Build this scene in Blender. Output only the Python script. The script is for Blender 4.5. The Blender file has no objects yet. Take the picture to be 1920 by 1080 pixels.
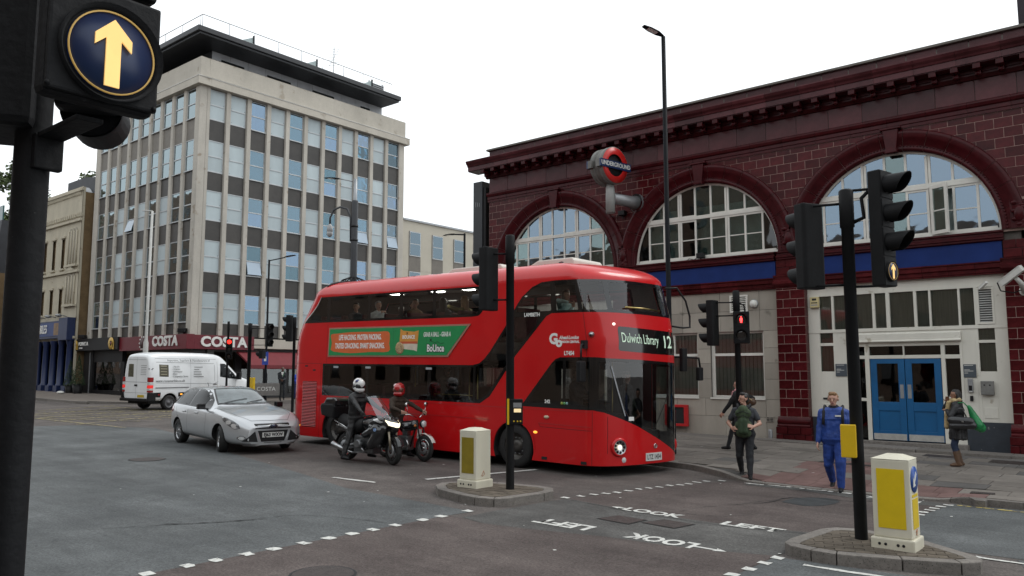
import bpy, bmesh, math, random, bisect
from mathutils import Vector, Matrix, Euler, noise
from mathutils.geometry import delaunay_2d_cdt
from mathutils.bvhtree import BVHTree
random.seed(7)
PI = math.pi
R = math.radians
SC = bpy.context.scene
COL = SC.collection

# ---------------- camera, sky, sun, exposure ----------------
HCAM, YAW = 2.15, R(39.4)
cam = bpy.data.cameras.new('camera')
cam.sensor_width = 36.0
cam.lens = 36.0 * 1485.0 / 1920.0
cam.clip_start = 0.1
cam.clip_end = 2000
co = bpy.data.objects.new('camera', cam)
COL.objects.link(co)
co.location = (0, 0, HCAM)
co.rotation_euler = (R(90) + math.atan(158.0 / 1485.0), 0, YAW)
SC.camera = co
SUN_EL, SUN_AZ = R(52), R(62)          # azimuth measured from +X towards +Y
w = bpy.data.worlds.new('World')
SC.world = w
w.use_nodes = True
nt = w.node_tree
nt.nodes.clear()
out = nt.nodes.new('ShaderNodeOutputWorld')
bg = nt.nodes.new('ShaderNodeBackground')
sky = nt.nodes.new('ShaderNodeTexSky')
sky.sky_type = 'NISHITA'
sky.sun_disc = False
sky.sun_elevation = SUN_EL
sky.sun_rotation = R(90) - SUN_AZ
tc = nt.nodes.new('ShaderNodeTexCoord')
cl = nt.nodes.new('ShaderNodeTexNoise')
cl.inputs['Scale'].default_value = 1.6
cl.inputs['Detail'].default_value = 5
cr_ = nt.nodes.new('ShaderNodeValToRGB')
cr_.color_ramp.elements[0].position = 0.3
cr_.color_ramp.elements[0].color = (9.3, 9.9, 10.3, 1)
cr_.color_ramp.elements[1].position = 0.7
cr_.color_ramp.elements[1].color = (10.8, 11.0, 11.1, 1)
mx = nt.nodes.new('ShaderNodeMix')
mx.data_type = 'RGBA'
mx.inputs['Factor'].default_value = 0.93       # a closed cloud deck over the blue
nt.links.new(tc.outputs['Generated'], cl.inputs['Vector'])
nt.links.new(cl.outputs['Fac'], cr_.inputs['Fac'])
nt.links.new(sky.outputs[0], mx.inputs['A'])
nt.links.new(cr_.outputs[0], mx.inputs['B'])
nt.links.new(mx.outputs['Result'], bg.inputs['Color'])
bg.inputs['Strength'].default_value = 0.1
nt.links.new(bg.outputs[0], out.inputs[0])
sl = bpy.data.lights.new('sun', 'SUN')
sl.energy = 0.9
sl.angle = R(25)
sl.color = (1.0, 0.97, 0.92)
so = bpy.data.objects.new('sun', sl)
COL.objects.link(so)
sd = Vector((math.cos(SUN_EL) * math.cos(SUN_AZ), math.cos(SUN_EL) * math.sin(SUN_AZ), math.sin(SUN_EL)))
so.rotation_euler = sd.to_track_quat('Z', 'Y').to_euler()
so.location = sd * 60
SC.view_settings.view_transform = 'Standard'
SC.view_settings.look = 'None'
SC.view_settings.exposure = 0.45
SC.view_settings.gamma = 1
SC.view_settings.use_curve_mapping = False

# ---------------- materials ----------------
MATS = {}
def mat(name, col, rough=0.6, var=0.1, scale=6.0, metal=0.0, coat=0.0, rand=0.0, bump=0.0, bscale=30.0, emit=None, estr=0.0, spec=0.5, col2=None, vstretch=None, speck=None, grain=0.0):
    if name in MATS: return MATS[name]
    m = bpy.data.materials.new(name)
    m.use_nodes = True
    t = m.node_tree
    b = t.nodes['Principled BSDF']
    b.inputs['Roughness'].default_value = rough
    b.inputs['Metallic'].default_value = metal
    b.inputs['Coat Weight'].default_value = coat
    b.inputs['Coat Roughness'].default_value = 0.06
    b.inputs['Specular IOR Level'].default_value = spec
    c = t.nodes.new('ShaderNodeTexCoord')
    mp = t.nodes.new('ShaderNodeMapping')
    if vstretch: mp.inputs['Scale'].default_value = vstretch
    t.links.new(c.outputs['Object'], mp.inputs[0])
    n = t.nodes.new('ShaderNodeTexNoise')
    n.inputs['Scale'].default_value = scale
    n.inputs['Detail'].default_value = 6
    n.inputs['Roughness'].default_value = 0.65
    t.links.new(mp.outputs[0], n.inputs['Vector'])
    a = tuple(max(0, x * (1 - var)) for x in col)
    d = col2 if col2 else tuple(min(1, x * (1 + var)) for x in col)
    ra = t.nodes.new('ShaderNodeValToRGB')
    ra.color_ramp.elements[0].position = 0.32
    ra.color_ramp.elements[1].position = 0.68
    ra.color_ramp.elements[0].color = (*a, 1)
    ra.color_ramp.elements[1].color = (*d, 1)
    t.links.new(n.outputs['Fac'], ra.inputs['Fac'])
    last = ra.outputs[0]
    if speck:                                   # (colour, scale, threshold) small stones, spots
        n2 = t.nodes.new('ShaderNodeTexNoise')
        n2.inputs['Scale'].default_value = speck[1]
        n2.inputs['Detail'].default_value = 3
        t.links.new(c.outputs['Object'], n2.inputs['Vector'])
        r2 = t.nodes.new('ShaderNodeValToRGB')
        r2.color_ramp.elements[0].position = speck[2]
        r2.color_ramp.elements[1].position = min(1, speck[2] + 0.07)
        r2.color_ramp.elements[0].color = (0, 0, 0, 1)
        r2.color_ramp.elements[1].color = (1, 1, 1, 1)
        t.links.new(n2.outputs['Fac'], r2.inputs['Fac'])
        mm = t.nodes.new('ShaderNodeMix')
        mm.data_type = 'RGBA'
        t.links.new(r2.outputs[0], mm.inputs['Factor'])
        t.links.new(last, mm.inputs['A'])
        mm.inputs['B'].default_value = (*speck[0], 1)
        last = mm.outputs['Result']
    if grain:                                   # fine aggregate, and broader worn tracks
        for sc_, lo, amt, ms in ((34.0, .36, grain, (1, 1, 1)), (.35, .3, grain*.6, (1, 1, 1)), (1.0, .33, grain*.45, (.12, 1.3, 1))):
            n4 = t.nodes.new('ShaderNodeTexNoise')
            n4.inputs['Scale'].default_value = sc_
            n4.inputs['Detail'].default_value = 8
            n4.inputs['Roughness'].default_value = .8
            mp4 = t.nodes.new('ShaderNodeMapping'); mp4.inputs['Scale'].default_value = ms
            t.links.new(c.outputs['Object'], mp4.inputs[0]); t.links.new(mp4.outputs[0], n4.inputs['Vector'])
            m4 = t.nodes.new('ShaderNodeMapRange')
            m4.inputs['From Min'].default_value = lo; m4.inputs['From Max'].default_value = 1-lo
            m4.inputs['To Min'].default_value = 1-amt; m4.inputs['To Max'].default_value = 1+amt
            t.links.new(n4.outputs['Fac'], m4.inputs['Value'])
            h4 = t.nodes.new('ShaderNodeHueSaturation')
            t.links.new(m4.outputs[0], h4.inputs['Value']); t.links.new(last, h4.inputs['Color'])
            last = h4.outputs[0]
    if rand:
        oi = t.nodes.new('ShaderNodeObjectInfo')
        mr = t.nodes.new('ShaderNodeMapRange')
        mr.inputs['To Min'].default_value = 1 - rand
        mr.inputs['To Max'].default_value = 1 + rand
        t.links.new(oi.outputs['Random'], mr.inputs['Value'])
        hs = t.nodes.new('ShaderNodeHueSaturation')
        t.links.new(mr.outputs[0], hs.inputs['Value'])
        t.links.new(last, hs.inputs['Color'])
        last = hs.outputs[0]
    t.links.new(last, b.inputs['Base Color'])
    if bump:
        n3 = t.nodes.new('ShaderNodeTexNoise')
        n3.inputs['Scale'].default_value = bscale
        n3.inputs['Detail'].default_value = 4
        t.links.new(c.outputs['Object'], n3.inputs['Vector'])
        bp = t.nodes.new('ShaderNodeBump')
        bp.inputs['Strength'].default_value = bump
        bp.inputs['Distance'].default_value = 0.02
        t.links.new(n3.outputs['Fac'], bp.inputs['Height'])
        t.links.new(bp.outputs[0], b.inputs['Normal'])
    if emit:
        b.inputs['Emission Color'].default_value = (*emit, 1)
        b.inputs['Emission Strength'].default_value = estr
    MATS[name] = m
    return m

def glass(name, tint, refl=0.06, rough=0.02, wob=0.0, density=None, gcol=(1, 1, 1)):
    """thin pane: Fresnel reflection over a tinted see-through sheet"""
    if name in MATS: return MATS[name]
    m = bpy.data.materials.new(name)
    m.use_nodes = True
    t = m.node_tree
    t.nodes.clear()
    o = t.nodes.new('ShaderNodeOutputMaterial')
    g = t.nodes.new('ShaderNodeBsdfGlossy')
    g.inputs['Roughness'].default_value = rough
    g.inputs['Color'].default_value = (*gcol, 1)
    tr = t.nodes.new('ShaderNodeBsdfTransparent')
    tr.inputs['Color'].default_value = (*tint, 1)
    f = t.nodes.new('ShaderNodeFresnel')
    f.inputs['IOR'].default_value = 1.5
    ad = t.nodes.new('ShaderNodeMath')
    ad.operation = 'ADD'
    ad.use_clamp = True
    ad.inputs[1].default_value = refl
    t.links.new(f.outputs[0], ad.inputs[0])
    mx = t.nodes.new('ShaderNodeMixShader')
    t.links.new(ad.outputs[0], mx.inputs[0])
    t.links.new(tr.outputs[0], mx.inputs[1])
    t.links.new(g.outputs[0], mx.inputs[2])
    if wob:
        c = t.nodes.new('ShaderNodeTexCoord')
        n3 = t.nodes.new('ShaderNodeTexNoise')
        n3.inputs['Scale'].default_value = 2.2
        n3.inputs['Detail'].default_value = 1
        t.links.new(c.outputs['Object'], n3.inputs['Vector'])
        bp = t.nodes.new('ShaderNodeBump')
        bp.inputs['Strength'].default_value = wob
        bp.inputs['Distance'].default_value = 0.05
        t.links.new(n3.outputs['Fac'], bp.inputs['Height'])
        t.links.new(bp.outputs[0], g.inputs['Normal'])
    t.links.new(mx.outputs[0], o.inputs[0])
    MATS[name] = m
    return m

# ---------------- mesh building ----------------
class MB:
    def __init__(s):
        s.v = []; s.f = []; s.mi = []; s.sm = []; s.m = 0; s.T = None
    def add(s, vs, fs, smooth=False):
        k = len(s.v)
        for p in vs:
            p = Vector(p)
            s.v.append(tuple(s.T @ p) if s.T is not None else tuple(p))
        for f in fs:
            s.f.append(tuple(i + k for i in f)); s.mi.append(s.m); s.sm.append(smooth)
        return s
    def box(s, x0, x1, y0, y1, z0, z1):
        return s.add([(x0,y0,z0),(x1,y0,z0),(x1,y1,z0),(x0,y1,z0),(x0,y0,z1),(x1,y0,z1),(x1,y1,z1),(x0,y1,z1)],
                     [(0,3,2,1),(4,5,6,7),(0,1,5,4),(1,2,6,5),(2,3,7,6),(3,0,4,7)])
    def prism(s, poly, a, b, ax='z', smooth=False):
        """poly (u,v) extruded along ax from a to b; ax z:(x,y) y:(x,z) x:(y,z)"""
        n = len(poly)
        g = {'z': lambda u, v, w: (u, v, w), 'y': lambda u, v, w: (u, w, v), 'x': lambda u, v, w: (w, u, v)}[ax]
        vs = [g(u, v, a) for u, v in poly] + [g(u, v, b) for u, v in poly]
        fs = [tuple(range(n - 1, -1, -1)), tuple(range(n, 2 * n))] + [(i, (i + 1) % n, n + (i + 1) % n, n + i) for i in range(n)]
        k = len(s.f)
        s.add(vs, fs)
        if smooth:
            for i in range(k + 2, len(s.f)): s.sm[i] = True
        return s
    def tube(s, pts, r, n=8, cap=True, smooth=True):
        pts = [Vector(p) for p in pts]
        rs = r if isinstance(r, (list, tuple)) else [r] * len(pts)
        vs = []; fs = []
        d0 = (pts[1] - pts[0]).normalized()
        ref = Vector((0, 0, 1)) if abs(d0.z) < 0.9 else Vector((1, 0, 0))
        u = d0.cross(ref).normalized()
        for i, p in enumerate(pts):
            if i == 0: d = d0
            elif i == len(pts) - 1: d = (pts[i] - pts[i - 1]).normalized()
            else: d = ((pts[i] - pts[i - 1]).normalized() + (pts[i + 1] - pts[i]).normalized()).normalized()
            u = (u - d * u.dot(d)).normalized()
            v = d.cross(u)
            for k in range(n):
                a = 2 * PI * k / n
                vs.append(p + (u * math.cos(a) + v * math.sin(a)) * rs[i])
        for i in range(len(pts) - 1):
            for k in range(n):
                fs.append((i*n+k, i*n+(k+1) % n, (i+1)*n+(k+1) % n, (i+1)*n+k))
        s.add(vs, fs, smooth)
        if cap:
            m = len(s.v) - len(vs)
            s.f.append(tuple(m + k for k in range(n - 1, -1, -1))); s.f.append(tuple(m + len(vs) - n + k for k in range(n)))
            s.mi += [s.m] * 2; s.sm += [False] * 2
        return s
    def lathe(s, prof, n=16, ax='z', c=(0, 0, 0), smooth=True, a0=0, a1=2 * PI):
        """prof (r, h) about an axis through c"""
        full = abs(a1 - a0 - 2 * PI) < 1e-6
        m = n if full else n + 1
        vs = []
        for r, h in prof:
            for k in range(m):
                a = a0 + (a1 - a0) * k / n
                u, v = r * math.cos(a), r * math.sin(a)
                p = {'z': (u, v, h), 'y': (u, h, v), 'x': (h, u, v)}[ax]
                vs.append((p[0] + c[0], p[1] + c[1], p[2] + c[2]))
        fs = []
        for i in range(len(prof) - 1):
            for k in range(n):
                j = (k + 1) % m
                fs.append((i*m+k, i*m+j, (i+1)*m+j, (i+1)*m+k))
        return s.add(vs, fs, smooth)
    def ell(s, c, r, n=12, m=8):
        rx, ry, rz = r if isinstance(r, (list, tuple)) else (r, r, r)
        vs = [(c[0] + rx*math.sin(PI*i/m)*math.cos(2*PI*k/n), c[1] + ry*math.sin(PI*i/m)*math.sin(2*PI*k/n), c[2] + rz*math.cos(PI*i/m)) for i in range(m+1) for k in range(n)]
        fs = [(i*n+k, (i+1)*n+k, (i+1)*n+(k+1) % n, i*n+(k+1) % n) for i in range(m) for k in range(n)]
        return s.add(vs, fs, True)
    def mesh(s, name, mats, bevel=0, merge=False, recalc=True):
        me = bpy.data.meshes.new(name)
        me.from_pydata(s.v, [], s.f)
        for m in (mats if isinstance(mats, (list, tuple)) else [mats]): me.materials.append(m)
        me.polygons.foreach_set('material_index', s.mi)
        me.polygons.foreach_set('use_smooth', s.sm)
        if bevel or merge or recalc:
            bm = bmesh.new(); bm.from_mesh(me)
            if merge: bmesh.ops.remove_doubles(bm, verts=bm.verts, dist=1e-4)
            if recalc: bmesh.ops.recalc_face_normals(bm, faces=bm.faces)
            if bevel:
                ed = [e for e in bm.edges if len(e.link_faces) == 2 and e.calc_face_angle(0) > 0.6]
                bmesh.ops.bevel(bm, geom=ed, offset=bevel, segments=2, profile=0.6, affect='EDGES', clamp_overlap=True)
            bm.to_mesh(me); bm.free()
        me.update()
        return me
    def build(s, name, mats, parent=None, loc=(0, 0, 0), rot=(0, 0, 0), bevel=0, merge=False, recalc=True):
        return put(name, s.mesh(name, mats, bevel, merge, recalc), parent, loc, rot)

OFF = {}                                  # things whose direct parts are written in world coordinates
def put(name, me, parent=None, loc=(0, 0, 0), rot=(0, 0, 0), scale=(1, 1, 1)):
    o = bpy.data.objects.new(name, me)
    COL.objects.link(o)
    o.parent = parent
    if parent is not None and parent.name in OFF: loc = Vector(loc) - OFF[parent.name]
    o.location = loc; o.rotation_euler = rot; o.scale = scale
    return o
def tag(o, label, cat, group=None):
    o['label'] = label; o['category'] = cat
    if group: o['group'] = group
    return o
def thing(name, label, cat, loc=(0, 0, 0), rz=0, group=None, rot=None):
    o = put(name, None, None, loc, rot or (0, 0, rz))
    o.empty_display_size = 0.2
    return tag(o, label, cat, group)
def wthing(name, label, cat, loc, group=None):
    o = thing(name, label, cat, loc, 0, group)
    OFF[o.name] = Vector(loc)
    return o
def struct(o, kind='structure'):
    o['kind'] = kind
    return o
def copy_tree(o, parent=None):
    c = o.copy(); COL.objects.link(c); c.parent = parent
    for ch in list(o.children): copy_tree(ch, c)
    return c
def relabel(o, label, loc=None, rz=None):
    o['label'] = label
    if loc is not None: o.location = loc
    if rz is not None: o.rotation_euler = (o.rotation_euler[0], o.rotation_euler[1], rz)
    return o
def bx(name, m, parent, x0, x1, y0, y1, z0, z1, bevel=0, **k):
    return MB().box(x0, x1, y0, y1, z0, z1).build(name, m, parent, bevel=bevel, **k)
def text(name, s, size, m, parent, loc, rot, ext=0.004, sx=1.0, bold=0.0, align='CENTER', shear=0.0, space=1.0):
    c = bpy.data.curves.new(name, 'FONT')
    c.body = s; c.size = size; c.extrude = ext; c.offset = bold
    c.align_x = align; c.align_y = 'CENTER'; c.shear = shear; c.space_character = space
    c.resolution_u = 3
    t = bpy.data.objects.new(name, c); COL.objects.link(t)
    bpy.context.view_layer.update()
    me = bpy.data.meshes.new_from_object(t.evaluated_get(bpy.context.evaluated_depsgraph_get()))
    bpy.data.objects.remove(t); bpy.data.curves.remove(c)
    me.materials.clear(); me.materials.append(m)
    o = put(name, me, parent, loc, rot, (sx, 1, 1))
    return o
def tri_region(outer, holes=(), step=0.0):
    """constrained triangulation of a polygon with holes; extra inner points every step"""
    def inside(p, poly):
        c = False; n = len(poly)
        for i in range(n):
            a, b = poly[i], poly[i - 1]
            if (a[1] > p[1]) != (b[1] > p[1]) and p[0] < (b[0]-a[0])*(p[1]-a[1])/(b[1]-a[1]) + a[0]: c = not c
        return c
    vs = []; es = []
    for poly in [outer] + list(holes):
        k = len(vs); q = []
        for i, a in enumerate(poly):
            b = poly[(i + 1) % len(poly)]
            n = max(1, int(math.dist(a, b) / step)) if step else 1
            for j in range(n): q.append((a[0]+(b[0]-a[0])*j/n, a[1]+(b[1]-a[1])*j/n))
        vs += [Vector(p) for p in q]
        es += [(k + i, k + (i + 1) % len(q)) for i in range(len(q))]
    if step:
        x0 = min(p[0] for p in outer); x1 = max(p[0] for p in outer); y0 = min(p[1] for p in outer); y1 = max(p[1] for p in outer)
        x = x0 + step * .5
        while x < x1:
            y = y0 + step * .5
            while y < y1:
                if inside((x, y), outer) and not any(inside((x, y), h) for h in holes): vs.append(Vector((x, y)))
                y += step
            x += step
    r = delaunay_2d_cdt(vs, es, [], 0, 1e-5)
    V = [tuple(v) for v in r[0]]; T = []
    for f in r[2]:
        c = (sum(V[i][0] for i in f) / len(f), sum(V[i][1] for i in f) / len(f))
        if inside(c, outer) and not any(inside(c, h) for h in holes): T.append(tuple(f))
    return V, T
def arc(cx, cy, r, a0, a1, n):
    return [(cx + r * math.cos(a0 + (a1 - a0) * i / n), cy + r * math.sin(a0 + (a1 - a0) * i / n)) for i in range(n + 1)]
def cr4(p0, p1, p2, p3, t):
    return tuple(0.5*((2*b)+(-a+c)*t+(2*a-5*b+4*c-d)*t*t+(-a+3*b-3*c+d)*t**3) for a, b, c, d in zip(p0, p1, p2, p3))
def spl(P, n=8):
    o = []
    for i in range(1, len(P) - 2):
        o += [cr4(P[i-1], P[i], P[i+1], P[i+2], k / n) for k in range(n)]
    return o + [P[-2]]
def spline(P, n=6):
    P = [tuple(p) for p in P]
    return spl([P[0]] + P + [P[-1]], n)
def tab(T, x):
    if x <= T[0][0]: return T[0][1]
    for (a, b), (c, d) in zip(T, T[1:]):
        if x <= c: return b + (d - b) * (x - a) / (c - a)
    return T[-1][1]
def sst(x):
    x = max(0., min(1., x)); return x * x * (3 - 2 * x)

# ground slopes gently up to the left
def gz(x): return -0.015 * (x + 4.0)
SLOPE = math.atan(0.015)

M = dict(
    black=mat('black_paint', (.009, .009, .010), .5, .25, 3, bump=.05, spec=.25),
    blackgloss=mat('black_gloss', (.008, .008, .009), .16, .1),
    matt=mat('matt_black', (.008, .008, .009), .8, .2),
    rubber=mat('tyre_rubber', (.012, .012, .012), .75, .3, 20, bump=.1),
    white=mat('white_paint', (.62, .62, .58), .5, .08, 2.2),
    chrome=mat('chrome', (.6, .6, .6), .15, .05, metal=1),
    alloy=mat('alloy', (.42, .43, .44), .3, .1, metal=1),
    steel=mat('grey_steel', (.3, .31, .32), .45, .12, metal=.6),
    yellow=mat('yellow_plastic', (.62, .4, .005), .45, .06),
    road_white=mat('road_paint', (.52, .52, .49), .7, .2, 14, speck=((.13, .125, .12), 16, .6)),
    road_yellow=mat('yellow_road_paint', (.5, .4, .1), .75, .3, 8, speck=((.1, .09, .08), 12, .5)),
    lampglass=mat('lamp_lens', (.55, .56, .56), .12, .05, coat=1),
    navy=mat('navy_sign', (.006, .02, .075), .35, .05),
)
# ---------------- ground, roads, pavements ----------------
A_BROWN = mat('asphalt_brown', (.088, .076, .071), .85, .22, 1.1, bump=.25, bscale=90, col2=(.108, .095, .088), speck=((.17, .155, .145), 75, .64), grain=.45, spec=.25)
A_GREY = mat('asphalt_grey', (.082, .088, .090), .85, .2, .8, bump=.25, bscale=110, col2=(.100, .106, .107), speck=((.15, .155, .155), 85, .66), grain=.45, spec=.25)
A_RED = mat('asphalt_red', (.082, .066, .062), .88, .2, .9, bump=.3, bscale=90, col2=(.100, .083, .077), speck=((.17, .15, .14), 70, .66), grain=.45, spec=.2)
A_MID = mat('asphalt_mid', (.078, .076, .073), .88, .2, 1.2, bump=.25, bscale=90, col2=(.095, .093, .089), speck=((.15, .15, .145), 80, .66), grain=.45, spec=.2)
A_DARK = mat('asphalt_patch', (.04, .043, .045), .85, .2, 4, bump=.3, bscale=80, spec=.2)
def sheet(name, poly, m, dz, parent=None, zf=None, holes=(), step=0):
    zf = zf or (lambda x, y: gz(x))
    V, T = tri_region(poly, holes, step)
    return MB().add([(x, y, zf(x, y) + dz) for x, y in V], T).build(name, m, parent)
road = struct(bx('road', A_BROWN, None, 0, 1, 0, 1, 0, 1))
road.data = MB().add([(x, y, gz(x)) for x, y in ((-160, -120), (120, -120), (120, 220), (-160, 220))], [(0, 1, 2, 3)]).mesh('road', A_BROWN)
wav = lambda pts: spline(pts, 4)
near_edge = [(-8.3, -6), (-8.33, 3), (-8.31, 6), (-8.27, 8.5), (-8.2, 9.05)]
struct(sheet('grey_asphalt', near_edge + [(-9.2, 9.1), (-11.4, 9.2), (-13.4, 9.75), (-17.5, 10.7), (-22, 12.1), (-25.8, 12.9), (-28.5, 11.6), (-29.3, 9.5), (-29.6, 3), (-29.6, -6)], A_GREY, .004))
strip_n = [(-8.2, 8.5), (-7.5, 8.5), (-6.85, 8.62), (-5.75, 8.93), (-4.9, 9.02), (-4.25, 9.2), (-3.7, 9.4)]
struct(sheet('crossing_surface', near_edge[:-1][::1] + [(-8.26, 8.6)] + strip_n[1:] + [(-3.72, 8), (-3.9, 3), (-3.9, -6)], A_RED, .004))
strip_f = [(-7.85, 11.0), (-7.0, 10.86), (-6.26, 10.74), (-5.06, 10.76), (-3.86, 11.02), (-3.2, 11.1)]
struct(sheet('crossing_surface', strip_f + [(-3.02, 13.6), (-2.9, 14.95), (-4.25, 14.93), (-6.1, 14.87), (-6.6, 14.98), (-7.1, 13.8), (-7.5, 12.3)], A_RED, .004))
struct(sheet('grey_asphalt', [(-3.1, 11.1), (-1.5, 11.2), (8, 11.6), (8, 15.1), (-1.9, 15.1), (-2.88, 14.95), (-3.0, 13.6)], A_GREY, .004))
struct(sheet('grey_asphalt', [(-3.68, 9.35), (-3.7, 8), (-3.88, 3), (-3.88, -6), (8, -6), (8, 11.55), (-1.5, 11.15), (-1.2, 10.2), (-2.2, 9.5)], A_GREY, .004))
struct(sheet('grey_asphalt', [(-8.0, 8.62)] + strip_n[1:] + [(-3.6, 10.6), (-3.3, 11.04)] + strip_f[::-1][1:] + [(-8.0, 9.3)], A_MID, .004))
struct(sheet('road_patch', spline([(-5.05, 13.15), (-5.02, 13.72), (-4.62, 14.1), (-4.33, 13.85), (-4.4, 13.3), (-4.63, 13.03)], 2), A_DARK, .008))
struct(sheet('grey_asphalt', [(-6.2, 14.86), (-6.3, 14.55), (-5.2, 14.62), (-4.2, 14.4), (-3.0, 14.5), (-2.95, 14.9), (-4.25, 14.9)], A_MID, .008))
# cracks in the crossing
def crack(pts, wd, name='road_crack'):
    mb = MB(); L = []; Rr = []
    P = spline(pts, 9)
    for i, p in enumerate(P):
        d = (P[min(i+1, len(P)-1)][0]-P[max(i-1, 0)][0], P[min(i+1, len(P)-1)][1]-P[max(i-1, 0)][1])
        l = math.hypot(*d) or 1; nx, ny = -d[1]/l, d[0]/l
        ww = wd * random.uniform(.25, 1.3); jx = random.uniform(-.02, .02)
        L.append((p[0]+nx*(ww+jx), p[1]+ny*(ww+jx), gz(p[0])+.0125)); Rr.append((p[0]-nx*(ww-jx), p[1]-ny*(ww-jx), gz(p[0])+.0125))
    n = len(P)
    mb.add(L+Rr, [(i, i+1, n+i+1, n+i) for i in range(n-1)]).build(name, M['matt'], road)
crack([(-5.9, 11.2), (-5.75, 11.9), (-5.5, 12.4), (-5.3, 13.0), (-5.05, 13.4)], .006)
crack([(-5.5, 12.4), (-5.2, 12.9), (-5.15, 13.5), (-4.9, 13.9), (-4.3, 14.0), (-3.9, 14.3)], .016)
crack([(-6.1, 11.0), (-5.7, 11.1), (-5.2, 11.3), (-4.9, 11.9)], .006)
crack([(-7.7, 10.9), (-6.2, 10.66), (-5.0, 10.62), (-4.2, 10.8), (-3.7, 10.95)], .008)
crack([(-10.9, 4.8), (-10.5, 5.6), (-10.1, 6.2), (-9.9, 7.0), (-9.3, 7.4), (-8.5, 7.6)], .008)
crack([(-10.6, 5.5), (-10.3, 5.9), (-9.95, 6.6)], .02)
for k in range(26):                                          # chewing gum, paint flecks, litter in the road
    x = random.uniform(-16, -2); y = random.uniform(6, 15)
    r = random.uniform(.012, .03)
    struct(MB().add([(x+r*math.cos(a)*random.uniform(.6, 1.4), y+r*math.sin(a)*random.uniform(.6, 1.4), gz(x)+.014) for a in [i*PI/3 for i in range(6)]], [tuple(range(6))]).build('road_fleck', M['road_white'], road), 'stuff')
def quad(cx, cy, lx, ly, m, name, dz=.0105, rz=0.0, parent=None, worn=.02):
    c, s = math.cos(rz), math.sin(rz)
    P = []
    nx = max(2, int(lx / .12)); 
    for i in range(nx + 1): P.append((-lx/2 + lx*i/nx, -ly/2 + random.uniform(-worn, worn)))
    for i in range(nx, -1, -1): P.append((-lx/2 + lx*i/nx, ly/2 + random.uniform(-worn, worn)))
    Q = [(cx + u*c - v*s, cy + u*s + v*c) for u, v in P]
    return MB().add([(x, y, gz(x) + dz) for x, y in Q], [tuple(range(len(Q)))]).build(name, m, parent or road)
for y in (3.75, 4.15, 4.59, 4.93, 5.31, 5.66, 6.08, 6.46, 6.82, 7.18, 7.58, 8.09, 8.46, 9.03):
    quad(-8.31 + .008*(y-4), y, .16, .13, M['road_white'], 'stud_mark')
for x, y in [(-7.9, 11.02), (-7.8, 11.34), (-7.74, 11.63), (-7.64, 11.87), (-7.56, 12.1), (-7.51, 12.4), (-7.47, 12.69), (-7.4, 12.92), (-7.32, 13.17), (-7.28, 13.48), (-7.16, 13.68), (-7.11, 13.91), (-7.08, 14.22), (-7.02, 14.48), (-6.83, 14.76)]:
    quad(x, y, .15, .09, M['road_white'], 'stud_mark')
for x, y in [(-3.05, 13.5), (-3.06, 13.77), (-3.02, 14.02), (-3.0, 14.26), (-2.96, 14.53), (-2.9, 14.77)]:
    quad(x, y, .15, .1, M['road_white'], 'stud_mark')
for x, y in [(-3.64, 9.31), (-3.66, 8.96), (-3.68, 8.58), (-3.72, 8.23), (-3.75, 7.85), (-3.77, 7.5)]:
    quad(x, y, .14, .13, M['road_white'], 'stud_mark')
quad(-2.55, 9.23, 1.5, .07, M['road_white'], 'lane_line', rz=.08)
quad(-1.2, 10.93, 1.4, .07, M['road_white'], 'lane_line', rz=-.05)
quad(-10.75, 12.2, .12, 2.7, M['road_white'], 'stop_line', rz=-.24, worn=.004)
quad(-12.0, 9.9, 1.1, .1, M['road_white'], 'lane_line', rz=.1)
quad(-2.3, 14.86, 1.0, .06, M['road_yellow'], 'kerb_line', rz=.02, worn=.01)
def rtext(s, cx, cy, wd, ht, flip):
    o = text('road_lettering', s, 1.0, M['road_white'], road, (0, 0, 0), (0, 0, 0), ext=0.0, bold=.04)
    me = o.data
    xs = [v.co.x for v in me.vertices]; ys = [v.co.y for v in me.vertices]
    x0, x1, y0, y1 = min(xs), max(xs), min(ys), max(ys)
    for v in me.vertices:
        u = (v.co.x - (x0+x1)/2) / (x1-x0) * wd; q = (v.co.y - (y0+y1)/2) / (y1-y0) * ht
        if flip: u, q = -u, -q
        v.co = (cx+u, cy+q, gz(cx+u)+.0105)
def rarrow(cx, cy, L, h, d):
    P = [(-L/2, 0), (-L/2+.16, h/2), (-L/2+.14, .025), (L/2, .03), (L/2, -.03), (-L/2+.14, -.025), (-L/2+.16, -h/2)]
    MB().add([(cx+d*u, cy+v, gz(cx+d*u)+.0105) for u, v in P], [tuple(range(7))]).build('road_arrow', M['road_white'], road)
rtext('LOOK', -6.13, 10.83, .98, .27, False); rarrow(-6.74, 10.84, .28, .16, 1)
rtext('LEFT', -4.58, 10.83, .86, .28, False)
rtext('LEFT', -6.62, 9.19, .9, .33, True)
rtext('LOOK', -5.12, 9.2, .98, .33, True); rarrow(-4.42, 9.18, .42, .17, -1)
rtext('RIGHT', -5.2, 15.0-.08, 1.5, .2, True); rtext('LOOK', -3.75, 14.72, .9, .2, True); rarrow(-6.2, 14.78, .4, .14, 1)
# yellow box junction on the far left
MY = mat('faded_yellow', (.26, .22, .11), .8, .35, 5, speck=((.1, .09, .085), 9, .5))
for k in range(7):
    quad(-32.3 - k*.3, 12.2 + k*.95, 7.5, .13, MY, 'box_line', rz=R(28), worn=.01)
for k in range(5):
    quad(-30.5 - k*1.9, 14.8, 7.0, .13, MY, 'box_line', rz=R(118), worn=.01)
quad(-30.5, 12.0, 8, .12, MY, 'box_line', rz=R(4)); quad(-36, 17.3, 7, .12, MY, 'box_line', rz=R(2))
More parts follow.
